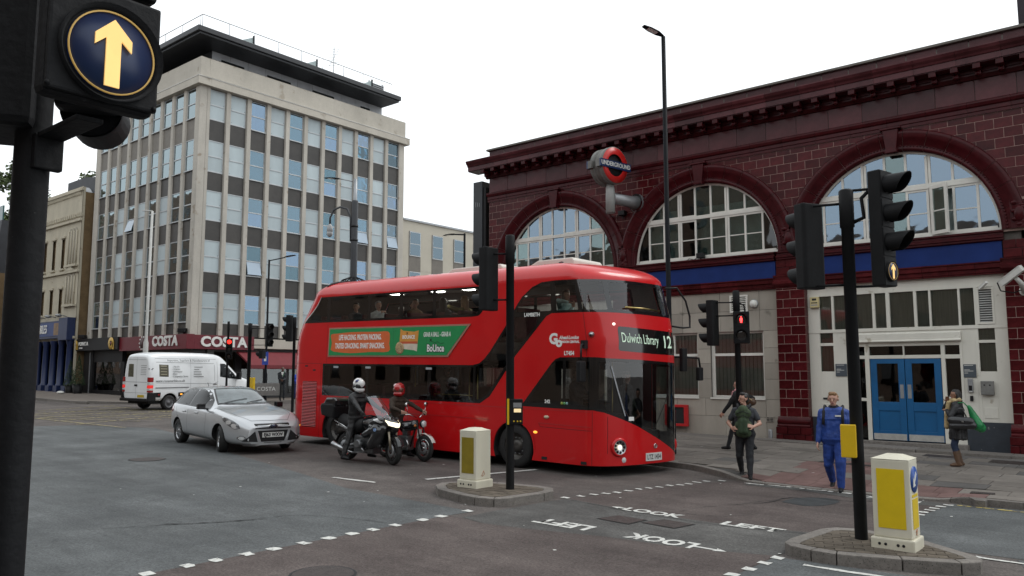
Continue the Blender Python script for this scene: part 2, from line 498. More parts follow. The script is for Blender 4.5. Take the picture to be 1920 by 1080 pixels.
# manhole covers
IRON = mat('cast_iron', (.05, .04, .037), .6, .3, 12, metal=.4, bump=.5, bscale=60)
def cover(poly, name='manhole_cover', rim=True):
    sheet(name, poly, IRON, .012, road)
    if rim:
        cx = sum(p[0] for p in poly)/len(poly); cy = sum(p[1] for p in poly)/len(poly)
        out_ = [(cx+(x-cx)*1.1, cy+(y-cy)*1.1) for x, y in poly]
        sheet('cover_rim', out_, M['matt'], .0085, road, holes=[[(cx+(x-cx)*1.01, cy+(y-cy)*1.01) for x, y in poly]])
cover([(-6.49, 9.87), (-5.97, 9.82), (-5.93, 10.25), (-6.4, 10.27)])
cover([(-5.86, 10.05), (-5.35, 10.0), (-5.27, 10.43), (-5.74, 10.46)])
cover(arc(-17.75, 8.75, .36, 0, 2*PI, 20)[:-1])
cover(arc(-6.95, 5.35, .32, 0, 2*PI, 20)[:-1])

# pavement by the station
PB = mat('mortar_joint', (.05, .047, .043), .9, .2, 8)
SLAB = mat('paving_stone', (.17, .152, .134), .85, .16, 2.5, rand=.2, bump=.15, bscale=40, speck=((.07, .06, .055), 9, .66), spec=.25)
SLABD = mat('paving_stone_dark', (.115, .108, .102), .85, .2, 3, rand=.15, bump=.15, bscale=40, spec=.25)
TACT = mat('tactile_red', (.155, .095, .086), .85, .18, 3, rand=.15, bump=.5, bscale=45, spec=.25)
GRAN = mat('kerb_granite', (.17, .155, .14), .8, .2, 14, rand=.15, bump=.25, bscale=60, speck=((.06, .058, .055), 70, .6), spec=.3)
kerb_pts = spline([(-19.5, 16.6), (-18.6, 16.0), (-14, 15.96), (-10, 15.95), (-8.5, 15.93), (-7.89, 15.79), (-7.29, 15.42), (-6.7, 15.05), (-6.09, 14.92), (-4.25, 14.96), (-3.11, 15.1), (-2.38, 15.06), (-1.89, 15.12), (6, 15.4)], 5)
def drop(x): return .11 - .085 * sst((x + 7.2)/1.0) * (1 - sst((x + 3.2)/.6))
def pz(x, y):
    k = max(0., min(1., (y - 15.0)/2.4))
    return gz(x) + drop(x) * (1-k) + .11 * k + .011 * max(0, y - 15.5)
def outset(P, d):
    O = []
    for i, p in enumerate(P):
        a, b = P[max(i-1, 0)], P[min(i+1, len(P)-1)]
        l = math.dist(a, b) or 1
        O.append((p[0] - (b[1]-a[1])/l*d, p[1] + (b[0]-a[0])/l*d))
    return O
kin = outset(kerb_pts, .16)
pave = struct(sheet('pavement', kin + [(6, 24), (-20.6, 24), (-20.6, 60), (-21.5, 60), (-21.5, 20), (-20.9, 18)], PB, -.02, zf=pz, step=.6))
def solid(name, poly, zf, th, m, parent, bev=0):
    n = len(poly)
    vs = [(x, y, zf(x, y)) for x, y in poly] + [(x, y, zf(x, y) - th) for x, y in poly]
    return MB().add(vs, [tuple(range(n)), tuple(range(2*n-1, n-1, -1))] + [(i, n+i, n+(i+1) % n, (i+1) % n) for i in range(n)]).build(name, m, parent, bevel=bev)
def clip(poly, conv):
    """poly clipped by a convex counter-clockwise polygon"""
    o = list(poly)
    for i in range(len(conv)):
        a, b = conv[i], conv[(i+1) % len(conv)]
        f = lambda p: (b[0]-a[0])*(p[1]-a[1]) - (b[1]-a[1])*(p[0]-a[0])
        q = []
        for j in range(len(o)):
            p, r = o[j], o[(j+1) % len(o)]
            fp, fr = f(p), f(r)
            if fp >= 0: q.append(p)
            if fp*fr < 0: t = fp/(fp-fr); q.append((p[0]+(r[0]-p[0])*t, p[1]+(r[1]-p[1])*t))
        o = q
        if len(o) < 3: return []
    return o
# kerb stones
def kerb_run(P, Q, every, zt, zb, parent, m=GRAN):
    acc = 0; cur = [0]
    for i in range(1, len(P)):
        acc += math.dist(P[i], P[i-1])
        if acc >= every or i == len(P)-1: cur.append(i); acc = 0
    for a, b in zip(cur, cur[1:]):
        A = P[a:b+1]; B = Q[a:b+1]
        def sh(L):
            if len(L) < 2: return L
            L = list(L); d = .006/max(.01, math.dist(L[0], L[1])); L[0] = (L[0][0]+(L[1][0]-L[0][0])*d, L[0][1]+(L[1][1]-L[0][1])*d)
            d = .006/max(.01, math.dist(L[-1], L[-2])); L[-1] = (L[-1][0]+(L[-2][0]-L[-1][0])*d, L[-1][1]+(L[-2][1]-L[-1][1])*d)
            return L
        A = sh(A); B = sh(B)
        poly = A + B[::-1]; n = len(poly)
        vs = [(x, y, zt(x, y)) for x, y in poly] + [(x, y, zb(x, y)) for x, y in poly]
        MB().add(vs, [tuple(range(n)), tuple(range(2*n-1, n-1, -1))] + [(i, n+i, n+(i+1) % n, (i+1) % n) for i in range(n)]).build('kerb_stone', m, parent, bevel=.012)
kerb_run(kerb_pts, kin, .95, lambda x, y: pz(x, y)+.002, lambda x, y: gz(x)-.1, pave)
def below(x, y):
    """inside the pavement, behind the kerb?"""
    for a, b in zip(kin, kin[1:]):
        if a[0] <= x <= b[0]: return y > a[1] + (b[1]-a[1])*(x-a[0])/(b[0]-a[0]) + .01
    return False
rows = []; y = 15.12
k = 0
while y < 21.7:
    dy = .61
    x = -13.4 + (k % 2)*.4
    while x < 1.0:
        dx = random.choice((.75, .9, .9))
        cx, cy = x+dx/2, y+dy/2
        red = (-6.6 < cx < -2.6 and cy < 16.5) or (-6.0 < cx < -4.7 and cy < 18.6)
        x1 = x+dx
        if not red and all(below(q, y) or below(q, y+dy) for q in (x, x1)):
            y0 = y
            for q in (x, x1):
                while not below(q, y0) and y0 < y+dy: y0 += .03
            if y+dy-y0 > .08:
                dark = (cx > -4.2 and cy > 16.3 and random.random() < .3) or random.random() < .05
                lift = random.uniform(-.003, .003)
                solid('paving_slab', [(x+.006, y0+.006), (x1-.006, y0+.006), (x1-.006, y+dy-.006), (x+.006, y+dy-.006)], lambda a, b: pz(a, b)+lift, .05, SLABD if dark else SLAB, pave)
        elif red:
            for i in range(2):
                xa, xb = x+dx*i/2, x+dx*(i+1)/2
                y0 = y
                for q in (xa, xb):
                    while not below(q, y0) and y0 < y+dy: y0 += .03
                if y+dy-y0 > .08: solid('tactile_slab', [(xa+.004, y0+.004), (xb-.004, y0+.004), (xb-.004, y+dy-.004), (xa+.004, y+dy-.004)], pz, .05, TACT, pave)
        x = x1
    y += dy; k += 1
# raised granite apron and door step in front of the station
for x0, x1, y0, y1, h in [(-7.0, -4.9, 21.55, 22.25, .1), (-4.9, -2.9, 21.6, 22.25, .1), (-2.9, 1.2, 21.65, 22.25, .1), (-9.0, -7.0, 21.75, 22.3, .06), (-13.4, -9.0, 21.75, 22.5, .03)]:
    solid('granite_slab', [(x0+.004, y0), (x1-.004, y0), (x1-.004, y1), (x0+.004, y1)], lambda a, b: pz(a, b)+h-.03, .2, GRAN, pave, .01)
for q in ((-4.6, 20.9, -3.9, 21.35), (-3.2, 20.6, -2.5, 21.2), (-6.1, 18.1, -4.9, 18.35), (-2.75, 15.75, -2.4, 15.95)):
    solid('utility_cover', [(q[0], q[1]), (q[2], q[1]), (q[2], q[3]), (q[0], q[3])], lambda a, b: pz(a, b)+.006, .02, IRON, pave)
for k_ in range(24):
    x = random.uniform(-12, -1.5); y = random.uniform(16.2, 21.5); r = random.uniform(.015, .05)
    struct(MB().add([(x+r*math.cos(a)*random.uniform(.4, 1.5), y+.5*r*math.sin(a), pz(x, y)+.009) for a in [i*PI/3 for i in range(6)]], [tuple(range(6))]).build('litter_scrap', M['road_white'], pave), 'stuff')

# pavement on the far corner
FARP = mat('far_paving', (.17, .145, .125), .85, .15, 1.2, bump=.1, spec=.25)
fk = spline([(-90, 16.6), (-46, 17.1), (-42.6, 17.75), (-41, 18.5), (-39.7, 19.8), (-38.5, 21.6), (-37.7, 24), (-37.4, 27), (-37.3, 90)], 5)
fki = outset(fk, .16)
fpave = struct(sheet('pavement', fki + [(-42, 90), (-42, 24), (-90, 24)], FARP, .12))
kerb_run(fk, fki, 1.4, lambda x, y: gz(x)+.125, lambda x, y: gz(x)-.1, fpave)

# traffic islands
BLK = mat('block_paver', (.105, .088, .07), .9, .2, 9, rand=.22, bump=.3, bscale=50, spec=.2)
def island(out_, cuts, zk, rz):
    n = len(out_); cx = sum(p[0] for p in out_)/n; cy = sum(p[1] for p in out_)/n
    def ins(d):
        o = []
        for i in range(n):
            a, b, c = out_[i-1], out_[i], out_[(i+1) % n]
            l = math.dist(a, c); o.append((b[0]-(c[1]-a[1])/l*d, b[1]+(c[0]-a[0])/l*d))
        return o
    zt = lambda x, y: gz(x)+zk
    inn = ins(.17)
    isl = struct(sheet('traffic_island', ins(.1), PB, zk-.012))
    O = out_ + [out_[0]]; I = inn + [inn[0]]
    for a, b in zip(cuts, cuts[1:]):
        kerb_run(O[a:b+1], I[a:b+1], 99, zt, lambda x, y: gz(x)-.05, isl)
    inn2 = ins(.18)
    c, s = math.cos(rz), math.sin(rz)
    for r in range(-16, 17):
        for q in range(-9, 10):
            u0 = q*.215 + (r % 2)*.107; v0 = r*.108
            P = [(cx+u*c-v*s, cy+u*s+v*c) for u, v in ((u0+.004, v0+.004), (u0+.211, v0+.004), (u0+.211, v0+.104), (u0+.004, v0+.104))]
            P = clip(P, inn2)
            if len(P) > 2:
                lf = random.uniform(-.004, .002)
                solid('paving_block', P, lambda x, y: zt(x, y)+lf, .04, BLK, isl)
    return isl
isL = [(-9.54, 9.67), (-8.91, 9.5), (-8.54, 9.46), (-8.22, 9.56), (-8.1, 9.75), (-7.98, 10.55), (-8.02, 10.85), (-8.2, 11.08), (-8.5, 11.13), (-9.32, 10.95), (-9.9, 10.5), (-10.02, 10.25), (-9.88, 9.95)]
islandL = island(isL, [0, 1, 2, 3, 5, 7, 9, 11, 13], .13, R(8))
isR = [(-3.68, 9.63), (-3.56, 9.5), (-3.3, 9.43), (-3.01, 9.42), (-2.38, 9.66), (-1.85, 9.92), (-1.7, 10.1), (-1.7, 10.26), (-1.8, 10.42), (-2.48, 10.95), (-3.2, 11.1), (-3.5, 10.98), (-3.62, 10.76), (-3.7, 9.9)]
islandR = island(isR, [0, 2, 3, 4, 5, 7, 9, 10, 12, 14], .13, R(20))
# ---------------- underground station ----------------
OX = mat('oxblood_tile', (.052, .0055, .0075), .2, .3, 5, rand=.3, bump=.06, bscale=7, spec=.16, col2=(.078, .010, .012))
OXM = mat('oxblood_moulding', (.045, .0055, .0075), .25, .3, 4, bump=.12, bscale=14, spec=.16)
OXW = mat('oxblood_weathered', (.058, .010, .013), .32, .3, 1.6, rand=.25, bump=.15, bscale=10, spec=.25, col2=(.085, .022, .026))  # lighter, greyer red for frieze, cornice and parapet
JOINT = mat('tile_joint', (.32, .22, .19), .9, .25, 9)
STONE = mat('portland_stone', (.30, .275, .235), .85, .14, 1.3, rand=.13, bump=.15, bscale=30, spec=.25, vstretch=(1, 1, .35), speck=((.17, .155, .13), 2.2, .66))
SJ = mat('stone_joint', (.1, .09, .08), .9, .2, 6)
WFR = mat('white_window_paint', (.60, .59, .54), .45, .08, 3)
WSH = mat('white_shopfront_paint', (.60, .585, .52), .5, .08, 1.0, vstretch=(1, 1, .4), speck=((.40, .37, .30), 3.5, .66))
BLU = mat('blue_fascia', (.009, .026, .125), .6, .15, 1.6, spec=.15, bump=.03, speck=((.03, .07, .24), 3, .74))
BDOOR = mat('blue_door', (.004, .085, .22), .4, .1, 2)
DROOM = mat('dark_room', (.012, .012, .013), .9, .2, 1)
G_DARK = glass('window_glass', (.16, .18, .18), .03, .02, .04)
G_CLEAR = glass('shopfront_glass', (.82, .84, .82), .0, .02, .03)
G_BLUE = glass('window_glass_sky', (.2, .25, .27), .22, .03, .1, gcol=(.62, .78, .95))  # blue put into the reflection colour to stand for mirrored sky
G_GRN = glass('window_glass_teal', (.6, .68, .66), .1, .03, .12, gcol=(.75, .9, .92))  # teal put into the reflection colour to stand for the mirrored facade
F = 22.6
st = wthing('station_building', 'long station building in oxblood glazed tiles with big white arched windows', 'station', (-9, F, .2))
XL, XR = -19.7, .35
CX = [-16.53, -10.915, -5.3]
ZS = 5.65
PIL = [-19.3, -13.72, -8.18, -2.5]
# upper wall sheet with arched holes, and reveals
holes = [[(cx + 2.44*math.cos(a), ZS + 2.44*math.sin(a)) for a in [PI*i/28 for i in range(29)]] for cx in CX]
V, T = tri_region([(XL, 5.6), (XR, 5.6), (XR, 9.0), (XL, 9.0)], [[(x, max(z, 5.605)) for x, z in h] for h in holes])
mb = MB().add([(x, F+.006, z) for x, z in V], T)
for h in holes:
    n = len(h)
    mb.add([(x, F+.006, z) for x, z in h] + [(x, F+.4, z) for x, z in h], [(i, i+1, n+i+1, n+i) for i in range(n-1)])
mb.build('wall', JOINT, st)
mb = MB()
for x0, x1, y0, y1, z0, z1 in [(XL, XL+.3, F+.03, 33, -.2, 10.2), (XL, XR, 32.7, 33, -.2, 10.2), (XL+.3, XR, F+.35, 32.7, 9.3, 9.5), (XR-.02, XR+.28, F+.03, 33, -.2, 10.2)]: mb.box(x0, x1, y0, y1, z0, z1)
mb.build('side_wall', mat('stock_brick', (.16, .12, .08), .9, .2, 3, bump=.2), st)
mb = MB().box(XL+.3, XR, F+2.6, F+2.7, .2, 9.2).box(XL+.3, XR, F+.45, F+2.6, 5.3, 5.4)
mb.build('inner_wall', mat('room_wall', (.10, .10, .095), .9, .3, .6), st)
UT = MB().box(-.5, .5, -.5, .5, -.5, .5)
def tile_mesh(name, wd, ht, dp, m, bev=.008): return MB().box(-wd/2, wd/2, -dp/2, dp/2, -ht/2, ht/2).mesh(name, m, bevel=bev)
TM = {}
ntile = [0]; rest = MB()
def tile(x0, x1, z0, z1, y=F, m=OX, name='tile', dp=.03, bev=.007):
    wd, ht = round(x1-x0-.011, 3), round(z1-z0-.011, 3)
    if wd < .03 or ht < .03: return
    if name == 'tile':
        ntile[0] += 1
        if ntile[0] > 300:
            rest.box(x0+.007, x1-.007, y, y+dp, z0+.007, z1-.007); return
    k = (wd, ht, dp, m.name)
    if k not in TM: TM[k] = tile_mesh(name, wd, ht, dp, m, bev)
    put(name, TM[k], st, ((x0+x1)/2, y+dp/2, (z0+z1)/2))
def tile_poly(P, y, m, dp=.03, name='tile'):
    if len(P) < 3: return
    cx = sum(p[0] for p in P)/len(P); cz = sum(p[1] for p in P)/len(P)
    P = [(cx+(x-cx)*(1-.014/max(.1, abs(x-cx)*2+.05)), cz+(z-cz)*(1-.014/max(.1, abs(z-cz)*2+.05))) for x, z in P]
    ntile[0] += 1
    if ntile[0] > 300: rest.prism(P, y, y+dp, 'y'); return
    MB().prism(P, y, y+dp, 'y').build(name, m, st)
# pilaster shafts first: they show largest
CH = .257
for px in PIL[2:] + PIL[1:2]:
    z = .9; k = 0
    wl, wr = px-.41, px+.41
    while z < 4.5:
        z1 = min(z+CH, 4.56)
        js = [wl, wl+.41, wr] if k % 2 else [wl, wl+.2, wl+.61, wr]
        if px != PIL[1] or z > 3.5:
            for a, b in zip(js, js[1:]): tile(a, b, z, z1, F-.1)
        z = z1; k += 1
    MB().box(wl+.003, wr-.003, F-.094, F+.12, .2, 4.56).build('pilaster_core', JOINT if px != PIL[1] else OX, st)
    # flank of the pilaster towards the shopfront
    for i in range(14): MB().box(wr-.003, wr+.008, F-.09, F+.1, .9+i*.257, .9+i*.257+.249).build('pilaster_return', OX, st)
    pr = [(-.1, .62), (-.22, .62), (-.22, .66), (-.18, .70), (-.2, .74), (-.2, .78), (-.15, .82), (-.13, .86), (-.1, .9)]
    MB().prism([(F+a, b) for a, b in [(.05, .62)]+pr+[(.05, .9)]], px-.46, px+.46, 'x').build('pilaster_base_moulding', OX, st)
    for a, b, z0, z1 in [(-.5, -.17, .41, .62), (-.17, .2, .41, .62), (.2, .5, .41, .62), (-.5, -.3, .1, .41), (-.3, .03, .1, .41), (.03, .32, .1, .41), (.32, .5, .1, .41)]:
        tile(px+a, px+b, z0, z1, F-.22, OX, 'plinth_tile', .2, .012)
    cap = [(.05, 4.56), (-.1, 4.56), (-.13, 4.6), (-.16, 4.62), (-.2, 4.68), (-.2, 4.75), (-.14, 4.78), (-.1, 4.8), (-.1, 4.9), (-.12, 4.9), (-.12, 4.94), (-.08, 4.95), (.05, 4.95)]
    MB().prism([(F+a, b) for a, b in cap], px-.47, px+.47, 'x').build('pilaster_capital', OX, st)
    for a, b, z0, z1 in [(-.4, 0, 4.95, 5.17), (0, .4, 4.95, 5.17), (-.4, -.12, 5.17, 5.39), (-.12, .4, 5.17, 5.39)]: tile(px+a, px+b, z0, z1, F-.06, OX, 'frieze_tile', .05)
    # moulded cartouche above each pilaster
    cb = MB().box(px-.2, px+.2, F-.06, F+.03, 5.66, 6.35)
    for i in range(9): cb.ell((px+.1*math.sin(i*2.2), F-.08, 5.74+i*.068), (.09, .05, .06), 8, 6)
    cb.ell((px, F-.1, 6.0), (.13, .06, .2), 10, 8)
    cb.build('cartouche', OXM, st, bevel=.0)
for px in PIL[:1]:
    MB().box(px-.41, px+.41, F-.1, F+.1, .2, 5.4).build('pilaster_core', OX, st)
# running-bond tiles on the upper wall, clipped to the arch rings
z = ZS; k = 0
while z < 8.6:
    z1 = min(z + CH, 8.635)
    x = XR - (k % 2)*.205
    while x > XL:
        x0 = max(XL, x-.41); P = [(x0, z), (x, z), (x, z1), (x0, z1)]
        cut = False; drop_ = False
        for cx in CX:
            d = [math.hypot(p[0]-cx, p[1]-ZS) for p in P]
            if max(d) < 2.95: drop_ = True; break
            if min(d) < 2.95 or (abs((x0+x)/2-cx) < .2 and z1-ZS < 2.95):
                a = math.atan2((z+z1)/2-ZS, (x0+x)/2-cx); nx, nz = math.cos(a), math.sin(a)
                if min(d) > 2.95: continue
                # keep the side outside the tangent at this bearing
                B = 20; tx, tz = -nz, nx; q = (cx+nx*2.95, ZS+nz*2.95)
                hp = [(q[0]+tx*B, q[1]+tz*B), (q[0]-tx*B, q[1]-tz*B), (q[0]-tx*B+nx*B, q[1]-tz*B+nz*B), (q[0]+tx*B+nx*B, q[1]+tz*B+nz*B)]
                P = clip(P, hp); cut = True
                if len(P) < 3: drop_ = True; break
        if not drop_ and not any(abs((x0+x)/2-px) < .2 and z < 6.3 for px in PIL):
            if cut: tile_poly(P, F, OX)
            else: tile(x0, x, z, z1)
        x = x0
    z = z1; k += 1
if rest.f: struct(rest.build('tile_field', OX, st), 'stuff')
# archivolts, keystones, bead mouldings
prof = [(2.40, F+.3), (2.40, F-.02), (2.46, F-.05), (2.49, F-.03), (2.56, F-.03), (2.58, F-.05), (2.70, F-.06), (2.73, F-.1), (2.79, F-.105), (2.85, F-.12), (2.91, F-.12), (2.95, F-.08), (2.95, F+.03)]
for cx in CX:
    nv = 15
    for i in range(nv):
        a0 = PI*i/nv+.0024; a1 = PI*(i+1)/nv-.0024
        MB().lathe(prof, 5, 'y', (cx, 0, ZS), True, a0, a1).build('voussoir', OXM, st)
    b = MB()
    for i in range(96):
        a = PI*(i+.5)/96; b.ell((cx+2.525*math.cos(a), F-.035, ZS+2.525*math.sin(a)), (.026, .022, .026), 5, 4)
    b.build('bead_moulding', OXM, st)['kind'] = 'stuff'
    MB().prism([(cx-.12, ZS+2.37), (cx+.12, ZS+2.37), (cx+.2, ZS+2.98), (cx-.2, ZS+2.98)], F-.17, F, 'y').box(cx-.26, cx+.26, F-.2, F, ZS+2.98, ZS+3.04).box(cx-.15, cx+.15, F-.2, F, ZS+2.34, ZS+2.43).build('keystone', OXM, st, bevel=.015)
# arched windows
def arch_window(cx, kinds, openp=None):
    Y0, Y1 = F+.13, F+.21
    r = 2.34
    fr = MB().lathe([(2.42, Y0), (r, Y0), (r, Y1), (2.42, Y1)], 40, 'y', (cx, 0, ZS), False, 0, PI)
    fr.box(cx-2.4, cx+2.4, Y0-.02, Y1, ZS-.005, ZS+.085)
    h = lambda x: ZS + math.sqrt(max(0, r*r-x*x))
    bars = [(-1.91, .06), (-1.37, .06), (-.8, .13), (-.265, .06), (.265, .06), (.8, .13), (1.37, .06), (1.91, .06)]
    tz0, tz1 = 6.95, 7.06
    tw = math.sqrt(r*r-(tz0-ZS)**2)+.02
    fr.box(cx-tw, cx+tw, Y0-.015, Y1-.005, tz0, tz1)
    for x, wd in bars:
        if wd > .1:
            for s in (-.037, .037): fr.box(cx+x+s-.03, cx+x+s+.03, Y0+.003, Y1-.002, ZS+.07, h(abs(x)+.07)+.01)
        else: fr.box(cx+x-wd/2, cx+x+wd/2, Y0+.006, Y1-.003, ZS+.07, max(ZS+.3, h(abs(x)+.03)+.01))
    xs = [-2.34] + [b[0] for b in bars] + [2.34]
    for a, b in zip(xs, xs[1:]):                     # sash rails and glazing bar
        lim = h(min(abs(a), abs(b)))
        if 6.31 < h(max(abs(a), abs(b))) + .4:
            u = math.sqrt(r*r-(6.31-ZS)**2)
            fr.box(cx+max(a, -u), cx+min(b, u), Y0+.012, Y1-.012, 6.295, 6.325)
        fr.box(cx+max(a, -2.3), cx+min(b, 2.3), Y0+.009, Y1-.008, ZS+.08, ZS+.14)
        q = max(abs(a), abs(b)) if h(max(abs(a), abs(b))) > 6.9 else math.sqrt(r*r-(6.9-ZS)**2)
        if min(abs(a), abs(b)) < q:
            qa, qb = max(-q, a), min(q, b)
            fr.box(cx+qa, cx+qb, Y0+.009, Y1-.008, 6.89, 6.96); fr.box(cx+qa, cx+qb, Y0+.0095, Y1-.0085, 7.05, 7.10)
    fo = fr.build('arched_window', WFR, st)
    MB().box(cx-2.3, cx+2.3, F+.5, F+.51, ZS+.02, ZS+1.75).build('blind', mat('arch_blind', (.42, .47, .47), .85, .35, 1.1, vstretch=(1, 1, .5)), fo)  # pale sheet added to stand for the facade mirrored in the panes
    circ = [(cx+2.345*math.cos(a), ZS+2.345*math.sin(a)) for a in [PI*i/36 for i in range(37)]]
    for i, (a, b) in enumerate(zip(xs, xs[1:])):
        for z0, z1 in ((ZS+.1, 6.31), (6.31, 6.95), (7.06, 8.1)):
            if openp is not None and i == openp and z0 < 7: continue
            P = clip([(cx+a+.02, z0), (cx+b-.02, z0), (cx+b-.02, z1), (cx+a+.02, z1)], circ)
            if len(P) > 2:
                MB().prism(P, F+.165, F+.172, 'y').build('pane', kinds(i, z0), fo)
    if openp is not None:                            # one sash stands ajar
        a, b = xs[openp]+.04, xs[openp+1]-.05
        wd = b-a
        sb = MB().box(0, wd, -.03, .03, 0, .09).box(0, wd, -.03, .03, 1.2, 1.29).box(0, .07, -.03, .03, .09, 1.2).box(wd-.07, wd, -.03, .03, .09, 1.2).box(.07, wd-.07, -.015, .015, .6, .63).build('open_sash', WFR, fo, (cx+a, F+.12, ZS+.06), (0, 0, R(-28)))
        MB().box(.05, wd-.05, -.004, .004, .06, 1.25).build('pane', G_GRN, fo, (cx+a, F+.12, ZS+.06), (0, 0, R(-28)))
random.seed(3)
arch_window(CX[0], lambda i, z: G_BLUE if 2 <= i <= 6 else G_GRN)
arch_window(CX[1], lambda i, z: G_GRN if i in (1, 2, 4, 5, 6, 7) else G_DARK)
arch_window(CX[2], lambda i, z: G_BLUE if i not in (0, 4) else G_GRN, 6)
# string course, frieze, cornice, parapet
segs = lambda a, b, L: [(a + (b-a)*i/int((b-a)/L+.5), a + (b-a)*(i+1)/int((b-a)/L+.5)) for i in range(int((b-a)/L+.5))]
sc = [(F+.03, 8.64), (F-.03, 8.64), (F-.03, 8.72), (F-.05, 8.74), (F-.05, 8.83), (F-.09, 8.86), (F-.12, 8.93), (F-.12, 8.97), (F-.06, 9.01), (F+.03, 9.01)]
for a, b in segs(XL-.05, XR, .95): MB().prism(sc, a+.004, b-.004, 'x').build('string_moulding', OXM, st)
for a, b in segs(XL, XR, .92): tile(a, b, 9.01, 9.57, F, OXW, 'frieze_block', .04, .01)
MB().box(XL+.02, XR, F+.02, F+.3, 9.0, 10.6).build('parapet_core', SJ, st)
MB().prism([(F+.05, 9.57), (F-.05, 9.57), (F-.12, 9.66), (F-.12, 9.71), (F+.05, 9.71)], XL-.12, XR, 'x').build('bed_moulding', OXM, st)
MB().box(XL-.1, XR, F-.16, F+.05, 9.71, 9.83).build('cornice_recess', OXM, st)
md = MB().box(-.085, .085, -.3, .15, -.065, .065).mesh('dentil', OXM, bevel=.012)
md2 = MB().box(-.065, .065, -.1, .1, -.05, .05).ell((0, -.1, -.02), (.05, .04, .05), 8, 6).mesh('dentil_drop', OXM, bevel=.01)
for i in range(40):
    x = -19.62 + i*.499
    d = put('dentil', md, st, (x, F-.22, 9.765)); put('dentil_drop', md2, d, (0, .0, -.12))
crn = [(F+.05, 9.83), (F-.52, 9.83), (F-.52, 9.85), (F-.55, 9.85), (F-.55, 10.0), (F-.58, 10.01), (F-.6, 10.06), (F-.66, 10.12), (F-.69, 10.19), (F-.69, 10.22), (F+.05, 10.26)]
for a, b in segs(XL-.62, XR, 1.0): MB().prism(crn, a+.003, b-.003, 'x').build('cornice_block', OXW, st)
for a, b in segs(XL-.02, XR, .75): tile(a, b, 10.26, 10.66, F+.02, OXW, 'parapet_block', .04, .01)
MB().box(XL-.1, XR, F-.08, F+.4, 10.66, 10.73).build('coping', mat('coping_stone', (.13, .12, .105), .9, .25, 2, bump=.2), st, bevel=.01)
MB().box(XR, 4, F-.02, F+.3, -.2, 10.7).build('end_bay_wall', OX, st)
bx('chimney', mat('chimney_brick', (.03, .025, .03), .9, .25, 2), st, -2.5, -1.2, 25, 26, 9.4, 13.5, .01)
# fascia: two rows of moulded tiles, blue panel, sill mouldings
for i, cx in enumerate(CX):
    a, b = PIL[i]+.42, PIL[i+1]-.42
    for u, v in segs(a, b, .6 if i else 1.2):
        MB().prism([(F+.1, 4.57), (F, 4.57), (F, 4.6), (F-.02, 4.62), (F-.02, 4.70), (F-.05, 4.72), (F-.07, 4.73), (F-.07, 4.83), (F-.1, 4.85), (F-.1, 4.88), (F+.1, 4.88)], u+.004, v-.004, 'x').build('fascia_tile', OX, st)
    MB().box(a, b, F-.04, F+.06, 4.885, 5.37).build('fascia_panel', BLU, st, bevel=.006)
    MB().prism([(F+.1, 5.375), (F-.05, 5.375), (F-.1, 5.4), (F-.1, 5.44), (F-.13, 5.46), (F-.13, 5.5), (F-.06, 5.53), (F-.06, 5.58), (F-.1, 5.6), (F-.1, 5.645), (F+.1, 5.645)], a-.85, b+.05, 'x').build('sill_moulding', OXM, st)
    MB().box(a-.4, b+.4, F+.1, F+.3, 4.57, 5.62).build('fascia_core', SJ, st)
# grey stone ground floor of the middle and far bays
def stonewall(xa, xb, wins, seed, far=False):
    rnd = random.Random(seed)
    Y0 = F+.06
    courses = [.1, .84, 1.365, 1.95, 2.42, 2.86, 3.365, 3.98, 4.57]
    V, T = tri_region([(xa, 0), (xb, 0), (xb, 4.57), (xa, 4.57)], [[(a, c), (b, c), (b, d), (a, d)] for a, b, c, d in wins])
    mb = MB().add([(x, Y0+.03, z) for x, z in V], T)
    for a, b, c, d in wins:
        mb.add([(a, Y0+.03, c), (b, Y0+.03, c), (b, Y0+.03, d), (a, Y0+.03, d), (a, Y0+.3, c), (b, Y0+.3, c), (b, Y0+.3, d), (a, Y0+.3, d)], [(0, 1, 5, 4), (1, 2, 6, 5), (2, 3, 7, 6), (3, 0, 4, 7)])
    mb.build('wall', SJ, st)
    for ci, (z0, z1) in enumerate(zip(courses, courses[1:])):
        js = [xa]
        x = xa + (1.55 if ci % 2 else .75)
        while x < xb-.3: js.append(x); x += 1.28
        js.append(xb)
        if not far: js = [xa, -12.4, -11.62, -10.3, -9.05, xb] if ci in (0, 1) and ci % 2 == 0 else ([xa, -11.9, -10.95, -9.7, -9.05, xb] if ci == 1 else ([xa, -11.66, -10.4, -9.16, xb] if ci >= 6 else js))
        for a, b in zip(js, js[1:]):
            parts = [(a, b)]
            for wa, wb, wc, wd in wins:
                if z0 < wd-.03 and z1 > wc+.03:
                    np_ = []
                    for p, q in parts:
                        if q <= wa or p >= wb: np_.append((p, q)); continue
                        if p < wa: np_.append((p, wa))
                        if q > wb: np_.append((wb, q))
                    parts = np_
            for p, q in parts:
                if q-p > .04:
                    y = Y0 - rnd.uniform(0, .006)
                    MB().box(p+.004, q-.004, y, y+.04, z0+.004, z1-.004).build('stone_block', STONE, st, bevel=.006)
W2 = [(-12.85, -11.17, 1.395, 3.365), (-10.75, -9.07, 1.395, 3.365)]
stonewall(PIL[1]+.41, PIL[2]-.41, W2, 5)
stonewall(PIL[0]+.41, PIL[1]-.41, [(-18.3, -17.0, 1.4, 3.4), (-16.2, -14.6, .2, 3.4)], 6, True)
BLIND = mat('grey_blind', (.3, .31, .285), .8, .1, 3)
